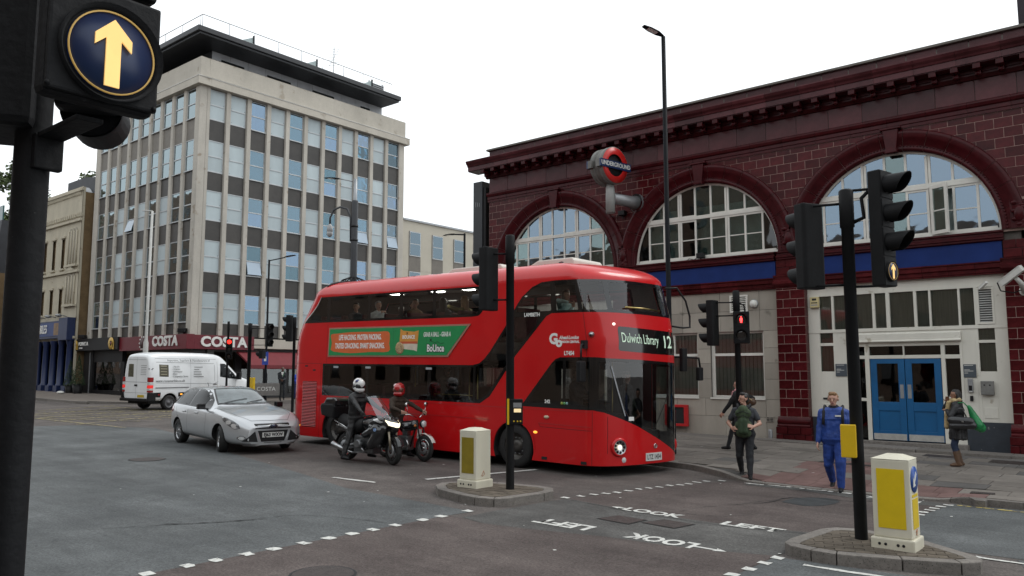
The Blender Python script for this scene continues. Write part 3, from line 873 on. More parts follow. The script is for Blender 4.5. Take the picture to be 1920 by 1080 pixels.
for a, b, c, d in W2:
    Y0 = F+.16
    fr = MB().box(a, a+.1, Y0, Y0+.07, c, d).box(b-.06, b, Y0, Y0+.07, c, d).box(a+.1, b-.06, Y0, Y0+.07, c, c+.06).box(a+.1, b-.06, Y0, Y0+.07, d-.06, d)
    fr.box(a+.1, b-.06, Y0-.01, Y0+.06, 2.64, 2.72).box((a+b)/2-.06, (a+b)/2+.02, Y0-.005, Y0+.06, 2.72, d-.06).box(a-.02, b+.02, Y0-.14, Y0, c-.05, c)
    fo = fr.build('window', WFR, st)
    for p, q, r_, s in [(a+.1, (a+b)/2-.06, 2.72, d-.06), ((a+b)/2+.02, b-.06, 2.72, d-.06), (a+.1, b-.06, c+.06, 2.64)]:
        MB().box(p, q, Y0+.03, Y0+.036, r_, s).build('pane', G_CLEAR, fo)
    bl = MB()
    for i in range(13): bl.box(a+.1+i*.12, a+.1+i*.12+.105, Y0+.055, Y0+.062+.008*(i % 2), c, d)
    bl.build('blind', BLIND, fo)
# louvred vent, air brick, alarm bell
def louvre(x0, x1, z0, z1, y, n, frame, m, slat):
    r_ = MB().box(x0, x0+.05, y, y+.06, z0, z1).box(x1-.05, x1, y, y+.06, z0, z1).box(x0+.05, x1-.05, y, y+.06, z0, z0+.05).box(x0+.05, x1-.05, y, y+.06, z1-.05, z1).build('vent', m, st, bevel=.004)
    bx('vent_back', M['matt'], r_, x0+.04, x1-.04, y+.05, y+.055, z0+.04, z1-.04)
    h = (z1-z0-.1)/n
    for i in range(n):
        z = z0+.05+i*h
        MB().prism([(y+.005, z), (y+.012, z-.004), (y+.05, z+h*.55), (y+.043, z+h*.6)], x0+.05, x1-.05, 'x').build('slat', slat, r_)
louvre(-10.06, -9.5, 3.92, 4.45, F+.0, 8, 1, WFR, WFR)
ab = MB().box(-9.05, -8.84, F+.035, F+.06, .72, .87).build('air_brick', STONE, st)
for i in range(6): bx('slot', M['matt'], ab, -9.035+(i % 2)*.1, -8.955+(i % 2)*.1, F+.033, F+.036, .74+(i//2)*.042, .765+(i//2)*.042)
# white timber entrance front
Y0 = F+.12
sh = MB()
def pan(x0, x1, z0, z1, d=0): sh.box(x0, x1, Y0-d, Y0+.08, z0, z1)
XA, XB = PIL[2]+.42, PIL[3]-.42
pan(XA, XB, 4.36, 4.57); pan(XA, XB, 4.27, 4.36, .012)
for a, b in [(XA, -7.44), (-7.11, -7.05), (-6.72, -6.65), (-6.04, -5.97), (-5.69, -5.6), (-5.01, -4.94), (-4.65, -4.6), (-3.98, -3.93), (-3.62, -3.55), (-3.19, XB)]: pan(a, b, 3.33, 4.27, .015)
pan(XA, XB, 3.24, 3.33, .02)
pan(-7.05, -3.62, 2.97, 3.24)
for a, b in [(XA, -7.46), (-7.1, -6.98), (-3.64, -3.57), (-3.21, XB)]: pan(a, b, .92, 3.24, .006)
pan(-7.46, -7.1, 2.88, 2.96); pan(-3.57, -3.21, 2.88, 2.95); pan(-7.46, -7.1, .92, 2.17); pan(-3.57, -3.21, .92, 2.17)
pan(-6.98, -6.7, .92, 2.97, .01); pan(-3.96, -3.64, .92, 2.97, .01)
pan(-6.7, -6.62, .35, 2.97, .03); pan(-6.28, -6.17, .35, 2.84, .03); pan(-4.43, -4.34, .35, 2.84, .03); pan(-4.0, -3.94, .35, 2.97, .03)
pan(-6.62, -4.0, 2.84, 2.97, .02); pan(-6.17, -4.43, 2.51, 2.6, .02); pan(-6.62, -6.28, 2.51, 2.6, .02); pan(-4.34, -4.0, 2.5, 2.6, .02); pan(-4.34, -4.0, 1.45, 1.53, .02); pan(-4.34, -4.0, .35, .45, .02); pan(-5.33, -5.30, 2.6, 2.84, .01); pan(-6.62, -6.28, 1.38, 1.46, .02)
for a, b in [(-7.42, -7.14), (-6.95, -6.74), (-3.92, -3.68), (-3.53, -3.24)]:
    for z0, z1 in [(1.02, 1.28)]: sh.box(a, b, Y0-.012, Y0+.01, z0, z1)
shf = sh.build('shopfront', WSH, st, bevel=.005)
MB().prism([(Y0-.02, 3.2), (Y0-.1, 3.16), (Y0-.1, 3.0), (Y0-.13, 2.98), (Y0-.13, 2.955), (Y0-.02, 2.95)], -6.72, -3.95, 'x').build('door_canopy', WSH, st)
for a_, b_ in ((XA, -6.68), (-3.94, XB)): MB().box(a_, b_, Y0-.03, Y0+.08, .15, .92).build('plinth', mat('slate_blue_plinth', (.025, .032, .042), .6, .2, 3, bump=.2, speck=((.2, .2, .2), 7, .68)), st, bevel=.005)
def pane(x0, x1, z0, z1, g=None, dy=.05): MB().box(x0, x1, Y0+dy, Y0+dy+.006, z0, z1).build('pane', g or G_CLEAR, shf)
for a, b in [(-7.44, -7.11), (-7.05, -6.72), (-6.65, -6.04), (-5.97, -5.69), (-5.6, -5.01), (-4.94, -4.65), (-4.6, -3.98), (-3.93, -3.62)]: pane(a, b, 3.33, 4.27)
for a, b, c, d in [(-7.46, -7.1, 2.96, 3.24), (-7.46, -7.1, 2.17, 2.88), (-3.57, -3.21, 2.95, 3.24), (-3.57, -3.21, 2.17, 2.88), (-6.17, -5.33, 2.6, 2.84), (-5.3, -4.43, 2.6, 2.84), (-4.34, -4.0, 2.6, 2.84), (-6.62, -6.28, 2.6, 2.84), (-4.34, -4.0, 1.53, 2.5), (-4.34, -4.0, .45, 1.45), (-6.62, -6.28, 1.46, 2.51), (-6.62, -6.28, .4, 1.38)]: pane(a, b, c, d)
bx('curtain', mat('grey_blind2', (.2, .195, .17), .85, .2, 5, vstretch=(6, 1, .2)), st, XA, XB, Y0+.075, Y0+.079, 3.1, 4.4)
for a, b in ((-7.5, -7.06), (-3.61, -3.17)): bx('curtain', mat('grey_blind2', (.17, .17, .15)), st, a, b, Y0+.075, Y0+.079, 2.1, 3.095)
bx('dark_lobby', DROOM, st, XA, XB, Y0+1.2, Y0+1.3, .2, 3.1)
louvre(-3.56, -3.18, 3.34, 4.26, Y0-.03, 14, 1, WSH, mat('louvre_metal', (.35, .35, .33), .5, .1, 4))
bx('letter_slot', M['matt'], st, -7.43, -7.28, Y0-.016, Y0-.006, 1.4, 1.45)
for hand, x0, x1 in ((1, -6.155, -5.31), (-1, -5.295, -4.445)):
    d = MB().box(x0, x0+.16, Y0-.01, Y0+.04, .37, 2.5).box(x1-.16, x1, Y0-.01, Y0+.04, .37, 2.5)
    d.box(x0+.16, x1-.16, Y0-.01, Y0+.04, 2.38, 2.5).box(x0+.16, x1-.16, Y0-.01, Y0+.04, 1.14, 1.37).box(x0+.16, x1-.16, Y0-.01, Y0+.04, .37, .62).box(x0+.16, x1-.16, Y0+.012, Y0+.03, .62, 1.14)
    do = d.build('door', BDOOR, st, bevel=.006)
    MB().box(x0+.15, x1-.15, Y0+.012, Y0+.018, 1.36, 2.39).build('pane', G_DARK, do)
    MB().box(x0+.02, x1-.02, Y0-.016, Y0-.009, .38, .54).build('kick_plate', mat('kick_plate', (.5, .5, .47), .45, .15, 6, metal=.5), do)
    px_ = x1-.13 if hand > 0 else x0+.04
    MB().box(px_, px_+.09, Y0-.018, Y0-.009, 1.47, 1.83).build('push_plate', M['steel'], do)
bx('threshold', GRAN, st, -6.7, -3.9, F-.12, F+.14, .15, .345, .01)

# things fixed on the facade
root = thing('alarm_bell', 'round white alarm sounder high on the grey stone wall', 'alarm', (-9.31, F+.05, 4.17))
MB().lathe([(0, -.13), (.07, -.12), (.11, -.08), (.115, -.0), (.115, 0)], 16, 'y').build('dome', M['white'], root)
MB().lathe([(.13, 0), (.13, -.03), (.0, -.03)], 16, 'y').build('base', M['steel'], root)
r_ = tag(MB().box(-.12, .12, -.1, 0, -.15, .15).build('alarm_box', mat('cream_box', (.5, .43, .22), .5, .1), None, (-7.54, F+.1, 4.11), bevel=.012), 'cream bell box with dark print at top corner of the white entrance front', 'alarm box')
bx('label_band', M['matt'], r_, -.06, .06, -.104, -.099, .05, .11); bx('label_band', M['matt'], r_, -.09, .09, -.103, -.099, -.03, .0); bx('label_band', M['steel'], r_, -.09, .09, -.103, -.099, -.09, -.06)
PLQ = mat('plaque_grey', (.06, .075, .09), .4, .08)
for x0, x1, z0, z1, lab in [(-7.06, -6.76, 2.04, 2.38, 'grey information plaque left of the blue doors'), (-3.94, -3.66, 2.02, 2.35, 'grey information plaque right of the blue doors above a keypad')]:
    cxp, czp = (x0+x1)/2, (z0+z1)/2
    p = tag(MB().box(x0-cxp, x1-cxp, -.02, 0, z0-czp, z1-czp).build('plaque', PLQ, None, (cxp, Y0-.012, czp), bevel=.003), lab, 'plaque', 'grey plaques beside the blue doors')
    for k, (wd, zz) in enumerate([(.2, .13), (.12, .02), (.2, -.01), (.08, -.06)]): bx('print_line', M['white'], p, -.12, -.12+wd, -.0225, -.0195, zz, zz+.012)
kp = thing('door_keypad', 'grey entry keypad under the right hand plaque', 'keypad', (-3.8, Y0-.02, 1.82))
MB().box(-.055, .055, -.05, 0, -.17, .17).build('case', M['steel'], kp, bevel=.01); MB().box(-.035, .035, -.056, -.049, -.12, 0).build('buttons', M['black'], kp); bx('call_strip', M['white'], kp, -.035, .035, -.055, -.049, -.16, -.145)
tag(MB().box(-.035, .035, -.04, 0, -.065, .065).build('card_reader', M['black'], None, (-3.79, Y0-.02, 1.5), bevel=.008), 'small black card reader below the grey keypad', 'card reader')
mbx = thing('post_box', 'dull metal wall box with two slots beside the keypad', 'wall box', (-3.43, Y0-.02, 1.765))
MB().box(-.14, .14, -.1, 0, -.17, .17).build('case', mat('dull_metal', (.2, .2, .19), .5, .2, 5, metal=.5), mbx, bevel=.012)
for s in (-.06, .06): MB().ell((s, -.1, .07), (.02, .008, .02), 8, 6).build('slot', M['matt'], mbx)
def floodlight(x, y, z, lab):
    t = thing('floodlight', lab, 'floodlight', (x, y, z), 0, 'black floodlights on the ledges')
    MB().box(-.12, .12, -.1, .08, 0, .16).build('housing', M['black'], t, bevel=.02); MB().box(-.02, .02, -.01, .01, -.1, 0).build('bracket', M['black'], t); MB().tube([(-.1, 0, .03), (-.25, .03, -.02), (-.4, .0, .02), (-.5, .05, -.03)], .012, 6).build('cable', M['black'], t)
floodlight(-10.93, F-.05, 5.67, 'black floodlight on the ledge below the middle arched window')
floodlight(-13.7, F-.1, 7.36, 'black floodlight under the roundel bracket on the tiled wall')
def cctv(name, lab, loc, rot, s, m):
    t = thing(name, lab, 'camera', loc, 0, None, rot)
    MB().box(-.36*s, .36*s, -.09*s, .09*s, -.08*s, .08*s).box(-.4*s, .36*s, -.1*s, .1*s, .08*s, .1*s).build('housing', m, t, bevel=.015*s); bx('lens_window', M['matt'], t, -.37*s, -.358*s, -.06*s, .06*s, -.05*s, .05*s)
    return t
t = cctv('security_camera', 'large white security camera on a bracket at the right hand pilaster', (-2.68, 21.95, 4.42), (R(12), R(-32), R(-25)), .85, M['white'])
wb = thing('camera_bracket', 'white wall bracket with black cable holding the security camera', 'bracket', (-2.5, F-.1, 4.2))
MB().tube([(0, 0, -.12), (-.02, -.35, .05), (-.1, -.55, .17)], [.08, .06, .045], 10).build('arm', M['white'], wb); MB().lathe([(.0, 0), (.12, 0), (.12, -.04), (0, -.04)], 12, 'y', (0, 0, -.1)).build('plate', M['white'], wb)
MB().tube([(0, -.02, -.05), (-.2, -.2, -.15), (-.45, -.35, -.1), (-.5, -.45, .1)], .015, 6).build('cable', M['black'], wb)
cctv('security_camera', 'small white tube camera above the louvred panel', (-3.37, Y0-.15, 4.3), (0, R(-30), R(-40)), .38, M['white'])
rb = thing('poster_case', 'red framed dark poster case at the foot of the stone wall', 'poster case', (-11.85, F-.06, .82))
REDF = mat('red_frame', (.42, .012, .014), .45, .1)
MB().box(-.42, .36, -.04, .06, .25, .33).box(-.42, .36, -.04, .06, -.33, -.25).box(.24, .36, -.04, .06, -.25, .25).box(-.42, -.3, -.04, .06, -.25, .25).build('frame', REDF, rb, bevel=.006)
bx('panel', M['matt'], rb, -.3, .24, -.01, .05, -.25, .25)
for zz in (-.14, -.02, .1): bx('picture', mat('poster_red', (.3, .05, .05), .5, .5, 30), rb, -.24, -.05, -.014, -.009, zz-.05, zz+.05)
tag(MB().lathe([(0, .26), (.05, .26), (.06, .22), (.06, 0)], 12).build('steel_stub_post', M['steel'], None, (-8.83, 22.35, gz(-8.8)+.2)), 'short grey steel post at the foot of the wall near the pilaster', 'post')
# roundel on its bracket
rd = thing('underground_roundel', 'double sided red and blue underground roundel on a grey bracket arm', 'sign', (-13.42, 21.25, 8.72), R(-11))
RG = mat('roundel_grey', (.13, .13, .12), .6, .25, 3, bump=.1); RRED = mat('roundel_red', (.48, .014, .012), .35, .1)
mb = MB()
for s in (-1, 1): mb.lathe([(.36, s*.27), (.6, s*.27), (.6, s*.1), (.36, s*.1)], 32, 'x')
mb.lathe([(.56, -.1), (.56, .1), (.4, .1), (.4, -.1), (.56, -.1)], 32, 'x'); mb.build('ring_case', RG, rd)
for s in (-1, 1):
    MB().lathe([(.36, s*.283), (.575, s*.283), (.575, s*.268), (.36, s*.268)], 40, 'x').build('red_ring', RRED, rd)
    MB().lathe([(.0, s*.2), (.37, s*.2), (.37, s*.19), (0, s*.19)], 24, 'x').build('dark_disc', M['matt'], rd)
    bar = MB().box(.285*s-.03, .285*s+.03, -.7, .7, -.125, .125).build('name_bar', M['navy'], rd, bevel=.005)
    bx('bar_return', RG, rd, min(s*.1, s*.255), max(s*.1, s*.255), -.7, .7, -.12, .12)
    text('lettering', 'UNDERGROUND', .2, M['white'], bar, (s*.317, 0, -.0), (R(90), 0, R(90)*s), .003, .86, .003)
MB().tube([(0, .05, -.5), (0, .05, -.85), (0, .05, -1.5)], [.12, .15, .15], 14).build('post', mat('roundel_post', (.3, .31, .3), .55, .15, 2), rd)
MB().tube([(0, .12, -1.0), (0, 1.0, -1.0), (0, 1.25, -1.0)], [.17, .19, .23], 16).lathe([(.3, 1.25), (.3, 1.36), (0, 1.36)], 18, 'y', (0, 0, -1.0)).build('wall_arm', M['steel'], rd)
# dark clad shaft beside the station's far end
fl = thing('metal_clad_shaft', 'tall dark grey metal clad shaft at the far end of the tiled station', 'shaft', (-20.2, 22.95, .3))
SHM = mat('shaft_metal', (.022, .026, .03), .5, .15, 1)
bx('cladding', SHM, fl, -.33, .14, -.35, .35, 0, 9.25, .02)
bx('side_panel', M['black'], fl, .14, .28, -.3, .3, 0, 9.0, .01)
for i in range(3): bx('stencil_mark', M['steel'], fl, -.2+i*.1, -.185+i*.1, -.356, -.349, 8.25, 8.45-.03*i)
# ---------------- office block on the far corner ----------------
CONC = mat('office_stone', (.44, .41, .355), .85, .1, .5, bump=.08, bscale=18, spec=.25, vstretch=(1, 1, .3), speck=((.32, .285, .235), 1.6, .62), grain=.12)
CONC2 = mat('office_mullion', (.42, .395, .35), .85, .12, .9, bump=.08, bscale=18, spec=.25, vstretch=(1, 1, .25), rand=.06, grain=.12, speck=((.29, .25, .2), 1.8, .64))
SPAN = mat('brown_spandrel', (.032, .028, .024), .45, .25, 2.5, rand=.18)
SPANG = mat('grey_spandrel', (.15, .135, .115), .6, .15, 2.5)
OPAQ = mat('pale_panel', (.38, .445, .465), .3, .1, .8, rand=.1, vstretch=(1, 1, .3))
ALU = mat('window_aluminium', (.42, .44, .45), .4, .1, 3, metal=.3)
O_BLUE = glass('office_glass', (.35, .5, .55), .16, .02, .05, gcol=(.66, .86, 1.0))
O_BLU2 = glass('office_glass_b', (.5, .62, .64), .1, .02, .06, gcol=(.6, .82, .95))
O_BLU3 = glass('office_glass_c', (.28, .42, .5), .24, .03, .06, gcol=(.62, .8, 1.0))
O_DARK = glass('office_glass_dark', (.2, .27, .28), .22, .02, .04, gcol=(.8, .95, 1.0))
CURT = mat('office_curtain', (.22, .36, .36), .8, .3, 1.3, vstretch=(3, 3, .15))
ROOFM = mat('dark_roof', (.016, .018, .022), .5, .15, 1)
GCLAD = mat('grey_cladding', (.3, .31, .33), .5, .12, 1.5, rand=.06)
X0, Y0o, XLo, YRo = -40.54, 22.0, -53.4, 37.35
of = wthing('office_building', 'six storey office block of pale stone mullions, pale and blue panes and dark panels', 'office block', (-47, 28, .6))
ZR = [(16.33, 18.05), (13.34, 15.12), (10.58, 12.26), (7.68, 9.45), (4.87, 6.56)]
MB().box(XLo+.6, X0-.5, Y0o+.5, YRo-.2, 4.2, 19).build('dark_core', DROOM, of)
for i in range(6):
    MB().box(XLo+.4, X0-.22, Y0o+.22, YRo-.1, [3.3, 6.75, 9.65, 12.5, 15.35, 18.2][i], [4.1, 7.0, 9.9, 12.75, 15.6, 18.5][i]).build('floor_slab', mat('dark_slab', (.1, .1, .1), .9), of)
# corner pier, right end pier, left end pier
bx('corner_pier', CONC2, of, -41.0, X0+.02, Y0o-.02, 22.0+.42, 4.15, 18.1, .02)
bx('corner_pier', CONC2, of, -40.78, X0+.03, 22.42, 22.6, 4.15, 18.1)
bx('end_pier', CONC2, of, -41.2, X0+.02, 36.88, YRo, .6, 18.1, .02)
bx('end_pier', CONC2, of, XLo, -52.75, Y0o-.02, Y0o+.5, 4.15, 18.1, .02)
PW, MW = .98, .34
frames = [0]
W0 = MB().box(-.49, .49, -.02, .06, -.05, 0).box(-.49, .49, -.02, .06, 0, .03)
def office_window(place, wd, z0, z1, kind, tilt=0, side='R'):
    """window with two panes; local x along the wall, y inwards"""
    h = z1-z0; zm = z0+h*.49
    mb = MB().box(-wd/2, wd/2, -.03, .05, z0-.02, z0+.05).box(-wd/2, wd/2, -.03, .05, z1-.04, z1).box(-wd/2, -wd/2+.04, -.02, .05, z0+.05, z1-.04).box(wd/2-.04, wd/2, -.02, .05, z0+.05, z1-.04).box(-wd/2+.04, wd/2-.04, -.035, .05, zm-.03, zm+.03)
    if kind != 'p': mb.box(-wd/2, wd/2, -.1, -.03, z0-.03, z0+.01)
    o = place(mb, 'window', ALU, of)
    for a, b in ((z0+.05, zm-.03), (zm+.03, z1-.04)):
        if tilt and a < zm - .2:                        # lower light pushed open at the bottom
            p = MB().box(-wd/2+.05, wd/2-.05, -.012, .0, -(b-a), 0).box(-wd/2+.03, wd/2-.03, -.02, .01, -(b-a), -(b-a)+.05)
            q = p.build('pane', mat('open_light_glass', (.34, .42, .5), .08, .04, .6, spec=.6), o, rot=(-tilt, 0, 0))  # pale blue of the reflected sky put into the glass colour
            q.location = (0, 0, b); continue
        if kind == 'p':
            p = MB().box(-wd/2+.04, wd/2-.04, -.005, .01, a, b)
            for sx in (-.42, .42):
                p.m = 1; p.box(sx*wd-.014, sx*wd+.014, -.012, -.004, a+.05, a+.08)
            p.build('pane', [OPAQ, M['matt']], o)
        else:
            MB().box(-wd/2+.04, wd/2-.04, .0, .006, a, b).build('pane', random.choice((O_BLUE, O_BLUE, O_BLU2, O_BLU3)) if kind == 'b' else O_DARK, o)
    if kind != 'p':
        rr = random.random()
        cb = MB().box(-wd/2, -wd/2+wd*(.25+.5*rr), .3, .32, z0, z1) if rr < .7 else MB().box(-wd/2, wd/2, .3, .32, z0, z1)
        cb.build('curtain', CURT, o)
def placeR(y, wd):
    def f(mb, name, m, par): return mb.build(name, m, par, (X0-.12, y, 0), (0, 0, R(90)))
    return f
def placeL(x, wd):
    def f(mb, name, m, par): return mb.build(name, m, par, (x, Y0o+.055, 0))
    return f
random.seed(11)
yc = [22.6 + PW/2 + 1.331*i for i in range(11)]
for ci, y in enumerate(yc):
    for ri, (z0, z1) in enumerate(ZR):
        kind = 'p' if ci in (0, 1, 3, 5, 7, 9) else 'b'
        office_window(placeR(y, PW), PW, z0, z1, kind, R(13) if (ci, ri) in ((2, 3), (8, 2), (10, 2)) else 0)
        zt = z0-.03; zb = ZR[ri+1][1]+.01 if ri < 4 else 4.15
        MB().box(X0-.16, X0-.1, y-PW/2, y+PW/2, zb, zt).build('spandrel_panel', SPAN, of)
    if ci < 10:
        a, b = y+PW/2, y+PW/2+1.331-PW
        MB().prism([(X0-.2, a+.02), (X0+.02, a+.05), (X0+.02, b-.05), (X0-.2, b-.02)], 4.15, 18.1, 'z').build('mullion', CONC2, of)
xc = [-52.2 + 1.345*i for i in range(9)]
for ci, x in enumerate(xc):
    for ri, (z0, z1) in enumerate(ZR):
        pal = (ri > 1 and ci in (2, 4, 6)) or (ri > 2 and ci == 1)
        office_window(placeL(x, PW), PW, z0, z1, 'p' if pal and ci != 1 else 'd', R(15) if (ci, ri) == (3, 2) else 0)
        zt = z0-.03; zb = ZR[ri+1][1]+.01 if ri < 4 else 4.15
        MB().box(x-PW/2, x+PW/2, Y0o+.05, Y0o+.12, zb, zt).build('spandrel_panel', SPAN if ri else SPANG, of)
    a, b = x+PW/2, x+PW/2+1.345-PW
    if ci < 8: MB().prism([(a+.0, Y0o+.12), (a+.05, Y0o-.05), (b-.05, Y0o-.05), (b-.0, Y0o+.12)], 4.15, 18.1, 'z').build('mullion', CONC2, of)
# ledge, parapet
def lring(d, z0, z1, name, m, th=.5):
    MB().box(XLo-d, X0+d, Y0o-d, Y0o+th, z0, z1).box(X0-th, X0+d, Y0o+th, YRo+d, z0, z1).build(name, m, of, bevel=.015, merge=True)
lring(.28, 18.1, 18.52, 'ledge', CONC)
lring(.3, 18.52, 18.57, 'ledge_flashing', mat('lead_flashing', (.5, .49, .46), .5, .1), .5)
lring(.06, 18.57, 19.75, 'parapet', CONC)
# set back top storey with wide flat eaves
MB().box(XLo+1, X0-1.3, Y0o+1.3, YRo-1.0, 19, 20.85).build('top_storey_wall', ROOFM, of)
for i in range(11):
    y = Y0o+1.32+i*1.18
    for k in range(2): MB().box(X0-1.31, X0-1.27, y, y+1.165, 19.0+k*.93, 19.92+k*.93).build('cladding_panel', GCLAD, of)
for y, wd in ((23.9, 1.5), (27.0, 1.7), (30.4, 1.7), (34.4, .8)):
    fo = MB().box(X0-1.28, X0-1.23, y, y+wd, 19.7, 20.45).build('window', M['black'], of)
    for k in range(2): MB().box(X0-1.229, X0-1.222, y+.06+k*(wd/2-.02), y+wd/2-.02+k*(wd/2-.04), 19.76, 20.4).build('pane', O_DARK, fo)
MB().prism([(XLo-.5, Y0o-.6), (X0+.62, Y0o-.6), (X0+.62, YRo-.9), (XLo-.5, YRo-.9)], 20.95, 21.25, 'z').prism([(XLo-.4, Y0o-.45), (X0+.5, Y0o-.45), (X0+.5, YRo-1.0), (XLo-.4, YRo-1.0)], 20.82, 20.95, 'z').build('flat_roof', ROOFM, of, bevel=.03)
rl = MB()
rp = [(XLo, Y0o-.1), (X0+.1, Y0o-.1), (X0+.1, YRo-1.3)]
rl.tube([(x, y, 22.15) for x, y in rp], .025, 6)
for i in range(9): rl.tube([(X0+.1, Y0o-.1+i*1.65, 21.2), (X0+.1, Y0o-.1+i*1.65, 22.15)], .02, 5)
for i in range(6): rl.tube([(X0-2*i-.1, Y0o-.1, 21.2), (X0-2*i-.1, Y0o-.1, 22.15)], .02, 5)
rl.build('roof_railing', M['steel'], of)
for i, y in enumerate((25.4, 30.0, 34.6)):
    MB().prism([(y-1.6, 21.25), (y, 21.25), (y, 22.1)], X0-2.2, X0-.4, 'x').build('rooflight', mat('rooflight_glass', (.35, .42, .42), .2, .05), of)
    MB().box(X0-.45, X0-.35, y, y+.08, 21.25, 22.2).build('rooflight_arm', M['black'], of)
lf = MB()
for i in range(8): lf.box(X0-1.2, X0-.9, 34.9, 36.2, 21.3+i*.13, 21.34+i*.13)
for y in (34.9, 36.15): lf.box(X0-1.1, X0-1, y, y+.06, 21.2, 22.4)
lf.build('louvred_screen', M['steel'], of)
an = MB().tube([(X0-2, 32.6, 21.2), (X0-2, 32.6, 24.3)], .03, 6)
for i in range(7): an.tube([(X0-2.35+.02*i, 32.4, 23+i*.19), (X0-1.65-.02*i, 32.8, 23+i*.19)], .012, 4)
an.tube([(X0-2, 32.2, 22.8), (X0-2, 33, 24.3)], .012, 4).build('tv_aerial', M['steel'], of)
# ground floor: fascias, awning, glazing
CRED = mat('shop_red', (.12, .006, .014), .4, .1)
LET = mat('white_letter', (.66, .65, .62), .4, .05)
MB().box(-48.0, X0+.32, Y0o-.35, Y0o+.1, 3.4, 4.2).box(X0-.1, X0+.32, Y0o+.1, 25.72, 3.4, 4.17).build('red_fascia', CRED, of, bevel=.01)
MB().box(-54.1, -48.02, Y0o-.45, Y0o+.1, 3.5, 4.25).build('black_fascia', M['black'], of, bevel=.01)
text('lettering', 'COSTA', .74, LET, of, (X0+.335, 23.83, 3.79), (R(90), 0, R(90)), .03, 1.12, .03, space=1.05)
text('lettering', 'COSTA', .74, LET, of, (-42.55, Y0o-.365, 3.84), (R(90), 0, 0), .03, 1.12, .03, space=1.05)
lg = MB().lathe([(.0, -.03), (.3, -.03), (.3, 0)], 20, 'y', (-45.1, Y0o-.355, 3.8)).build('bean_roundel', mat('roundel_brown', (.05, .012, .012), .5), of)
for k in range(10):
    a = k*2*PI/10; MB().ell((-45.1+.36*math.cos(a), Y0o-.37, 3.8+.36*math.sin(a)), (.07, .02, .05), 8, 6).build('bean', LET, lg)
GOLD = mat('gold_letter', (.55, .34, .06), .4, .1)
def aring(x, s):
    MB().lathe([(.16*s, -.03), (.36*s, -.03), (.36*s, 0), (.16*s, 0), (.16*s, -.03)], 24, 'y', (x, Y0o-.46, 3.88)).box(x+.24*s, x+.38*s, Y0o-.49, Y0o-.46, 3.88-.36*s, 3.88+.1*s).build('letter_emblem', GOLD, of)
    MB().lathe([(0, -.02), (.1*s, -.02), (.1*s, 0)], 14, 'y', (x, Y0o-.465, 3.88)).build('emblem_centre', CRED, of)
aring(-48.85, 1.0); aring(-53.85, .85)
text('lettering', 'POINT.A', .3, LET, of, (-52.75, Y0o-.46, 3.92), (R(90), 0, 0), .015, 1.2, .012)
text('lettering', 'HOTELS', .12, LET, of, (-53.1, Y0o-.46, 3.66), (R(90), 0, 0), .01, 1.2, .004)
SHOPG = glass('shop_glass', (.45, .5, .5), .06, .02, .03)
bx('shop_frame', M['black'], of, -53.4, -52.1, Y0o-.1, Y0o+.3, .7, 3.5)
MB().box(-52.1, -48.2, Y0o-.05, Y0o+.2, 2.78, 3.5).box(-52.1, -48.2, Y0o-.05, Y0o+.2, .6, 1.05).box(-48.35, -47.9, Y0o-.05, Y0o+.2, 1.05, 2.78).build('shop_frame', M['black'], of)
bx('pane', SHOPG, of, -52.1, -48.35, Y0o+.03, Y0o+.04, 1.05, 2.78)
bx('window_poster', mat('poster_cream', (.42, .32, .18), .7, .15, .8, emit=(.8, .6, .32), estr=.3), of, -51.95, -49.0, Y0o+.15, Y0o+.17, 1.1, 2.74)  # posters and yellow graphic glow in place of the shop's interior lighting
bx('window_poster', mat('poster_wood', (.36, .24, .12), .7, .1, 1, emit=(.7, .45, .2), estr=.25), of, -50.4, -49.5, Y0o+.13, Y0o+.149, 1.9, 2.74)
for k in range(4): MB().prism(arc(-50.2+k*.55, 1.95, .24, PI, 2*PI, 8)+[(-49.96+k*.55, 2.0), (-50.44+k*.55, 2.0)], Y0o+.1, Y0o+.14, 'y').box(-50.44+k*.55, -49.96+k*.55, Y0o+.1, Y0o+.14, 1.25, 1.72).build('yellow_graphic', mat('lit_yellow', (.6, .38, .02), .5, emit=(.8, .5, .02), estr=.25), of)
bx('drainpipe', M['steel'], of, -52.45, -52.38, Y0o-.16, Y0o-.1, .7, 3.4)
MB().box(-47.9, -41.2, Y0o+.3, Y0o+.5, .5, 3.4).box(-41.2, X0-.2, 22.3, 23.3, .5, 3.4).build('dark_shopfront', mat('dark_shop', (.012, .011, .012), .4, .3, 2), of)
for k in range(5): bx('pane', SHOPG, of, -47.6+k*1.3, -46.4+k*1.3, Y0o+.26, Y0o+.27, .9, 3.1)
bx('corner_column', mat('column_grey', (.1, .105, .1), .6, .15, 1.5), of, -40.95, -40.65, 23.1, 23.5, .5, 3.4)
MB().box(X0-.6, X0-.4, 25, 37, .5, 3.3).build('dark_shopfront', MATS['dark_shop'], of)
for k in range(7): bx('pane', SHOPG, of, X0-.38, X0-.37, 25.4+k*1.6, 26.8+k*1.6, .9, 3.1)
MB().box(X0-.5, X0+.25, 25.74, YRo+.02, 3.5, 4.05).build('stone_beam', CONC, of, bevel=.02)
MB().prism([(X0, 3.3), (X0+.1, 3.32), (X0+1.5, 2.55), (X0+1.5, 2.35), (X0+1.46, 2.35), (X0+1.44, 2.5), (X0, 3.25)], 24.8, 36.6, 'y').build('awning', mat('awning_red', (.15, .016, .022), .7, .12, 3), of)
text('lettering', 'FOR COFFEE', .3, LET, of, (X0-.3, 31.0, 2.15), (R(90), 0, R(90)), .01, 1, .01)
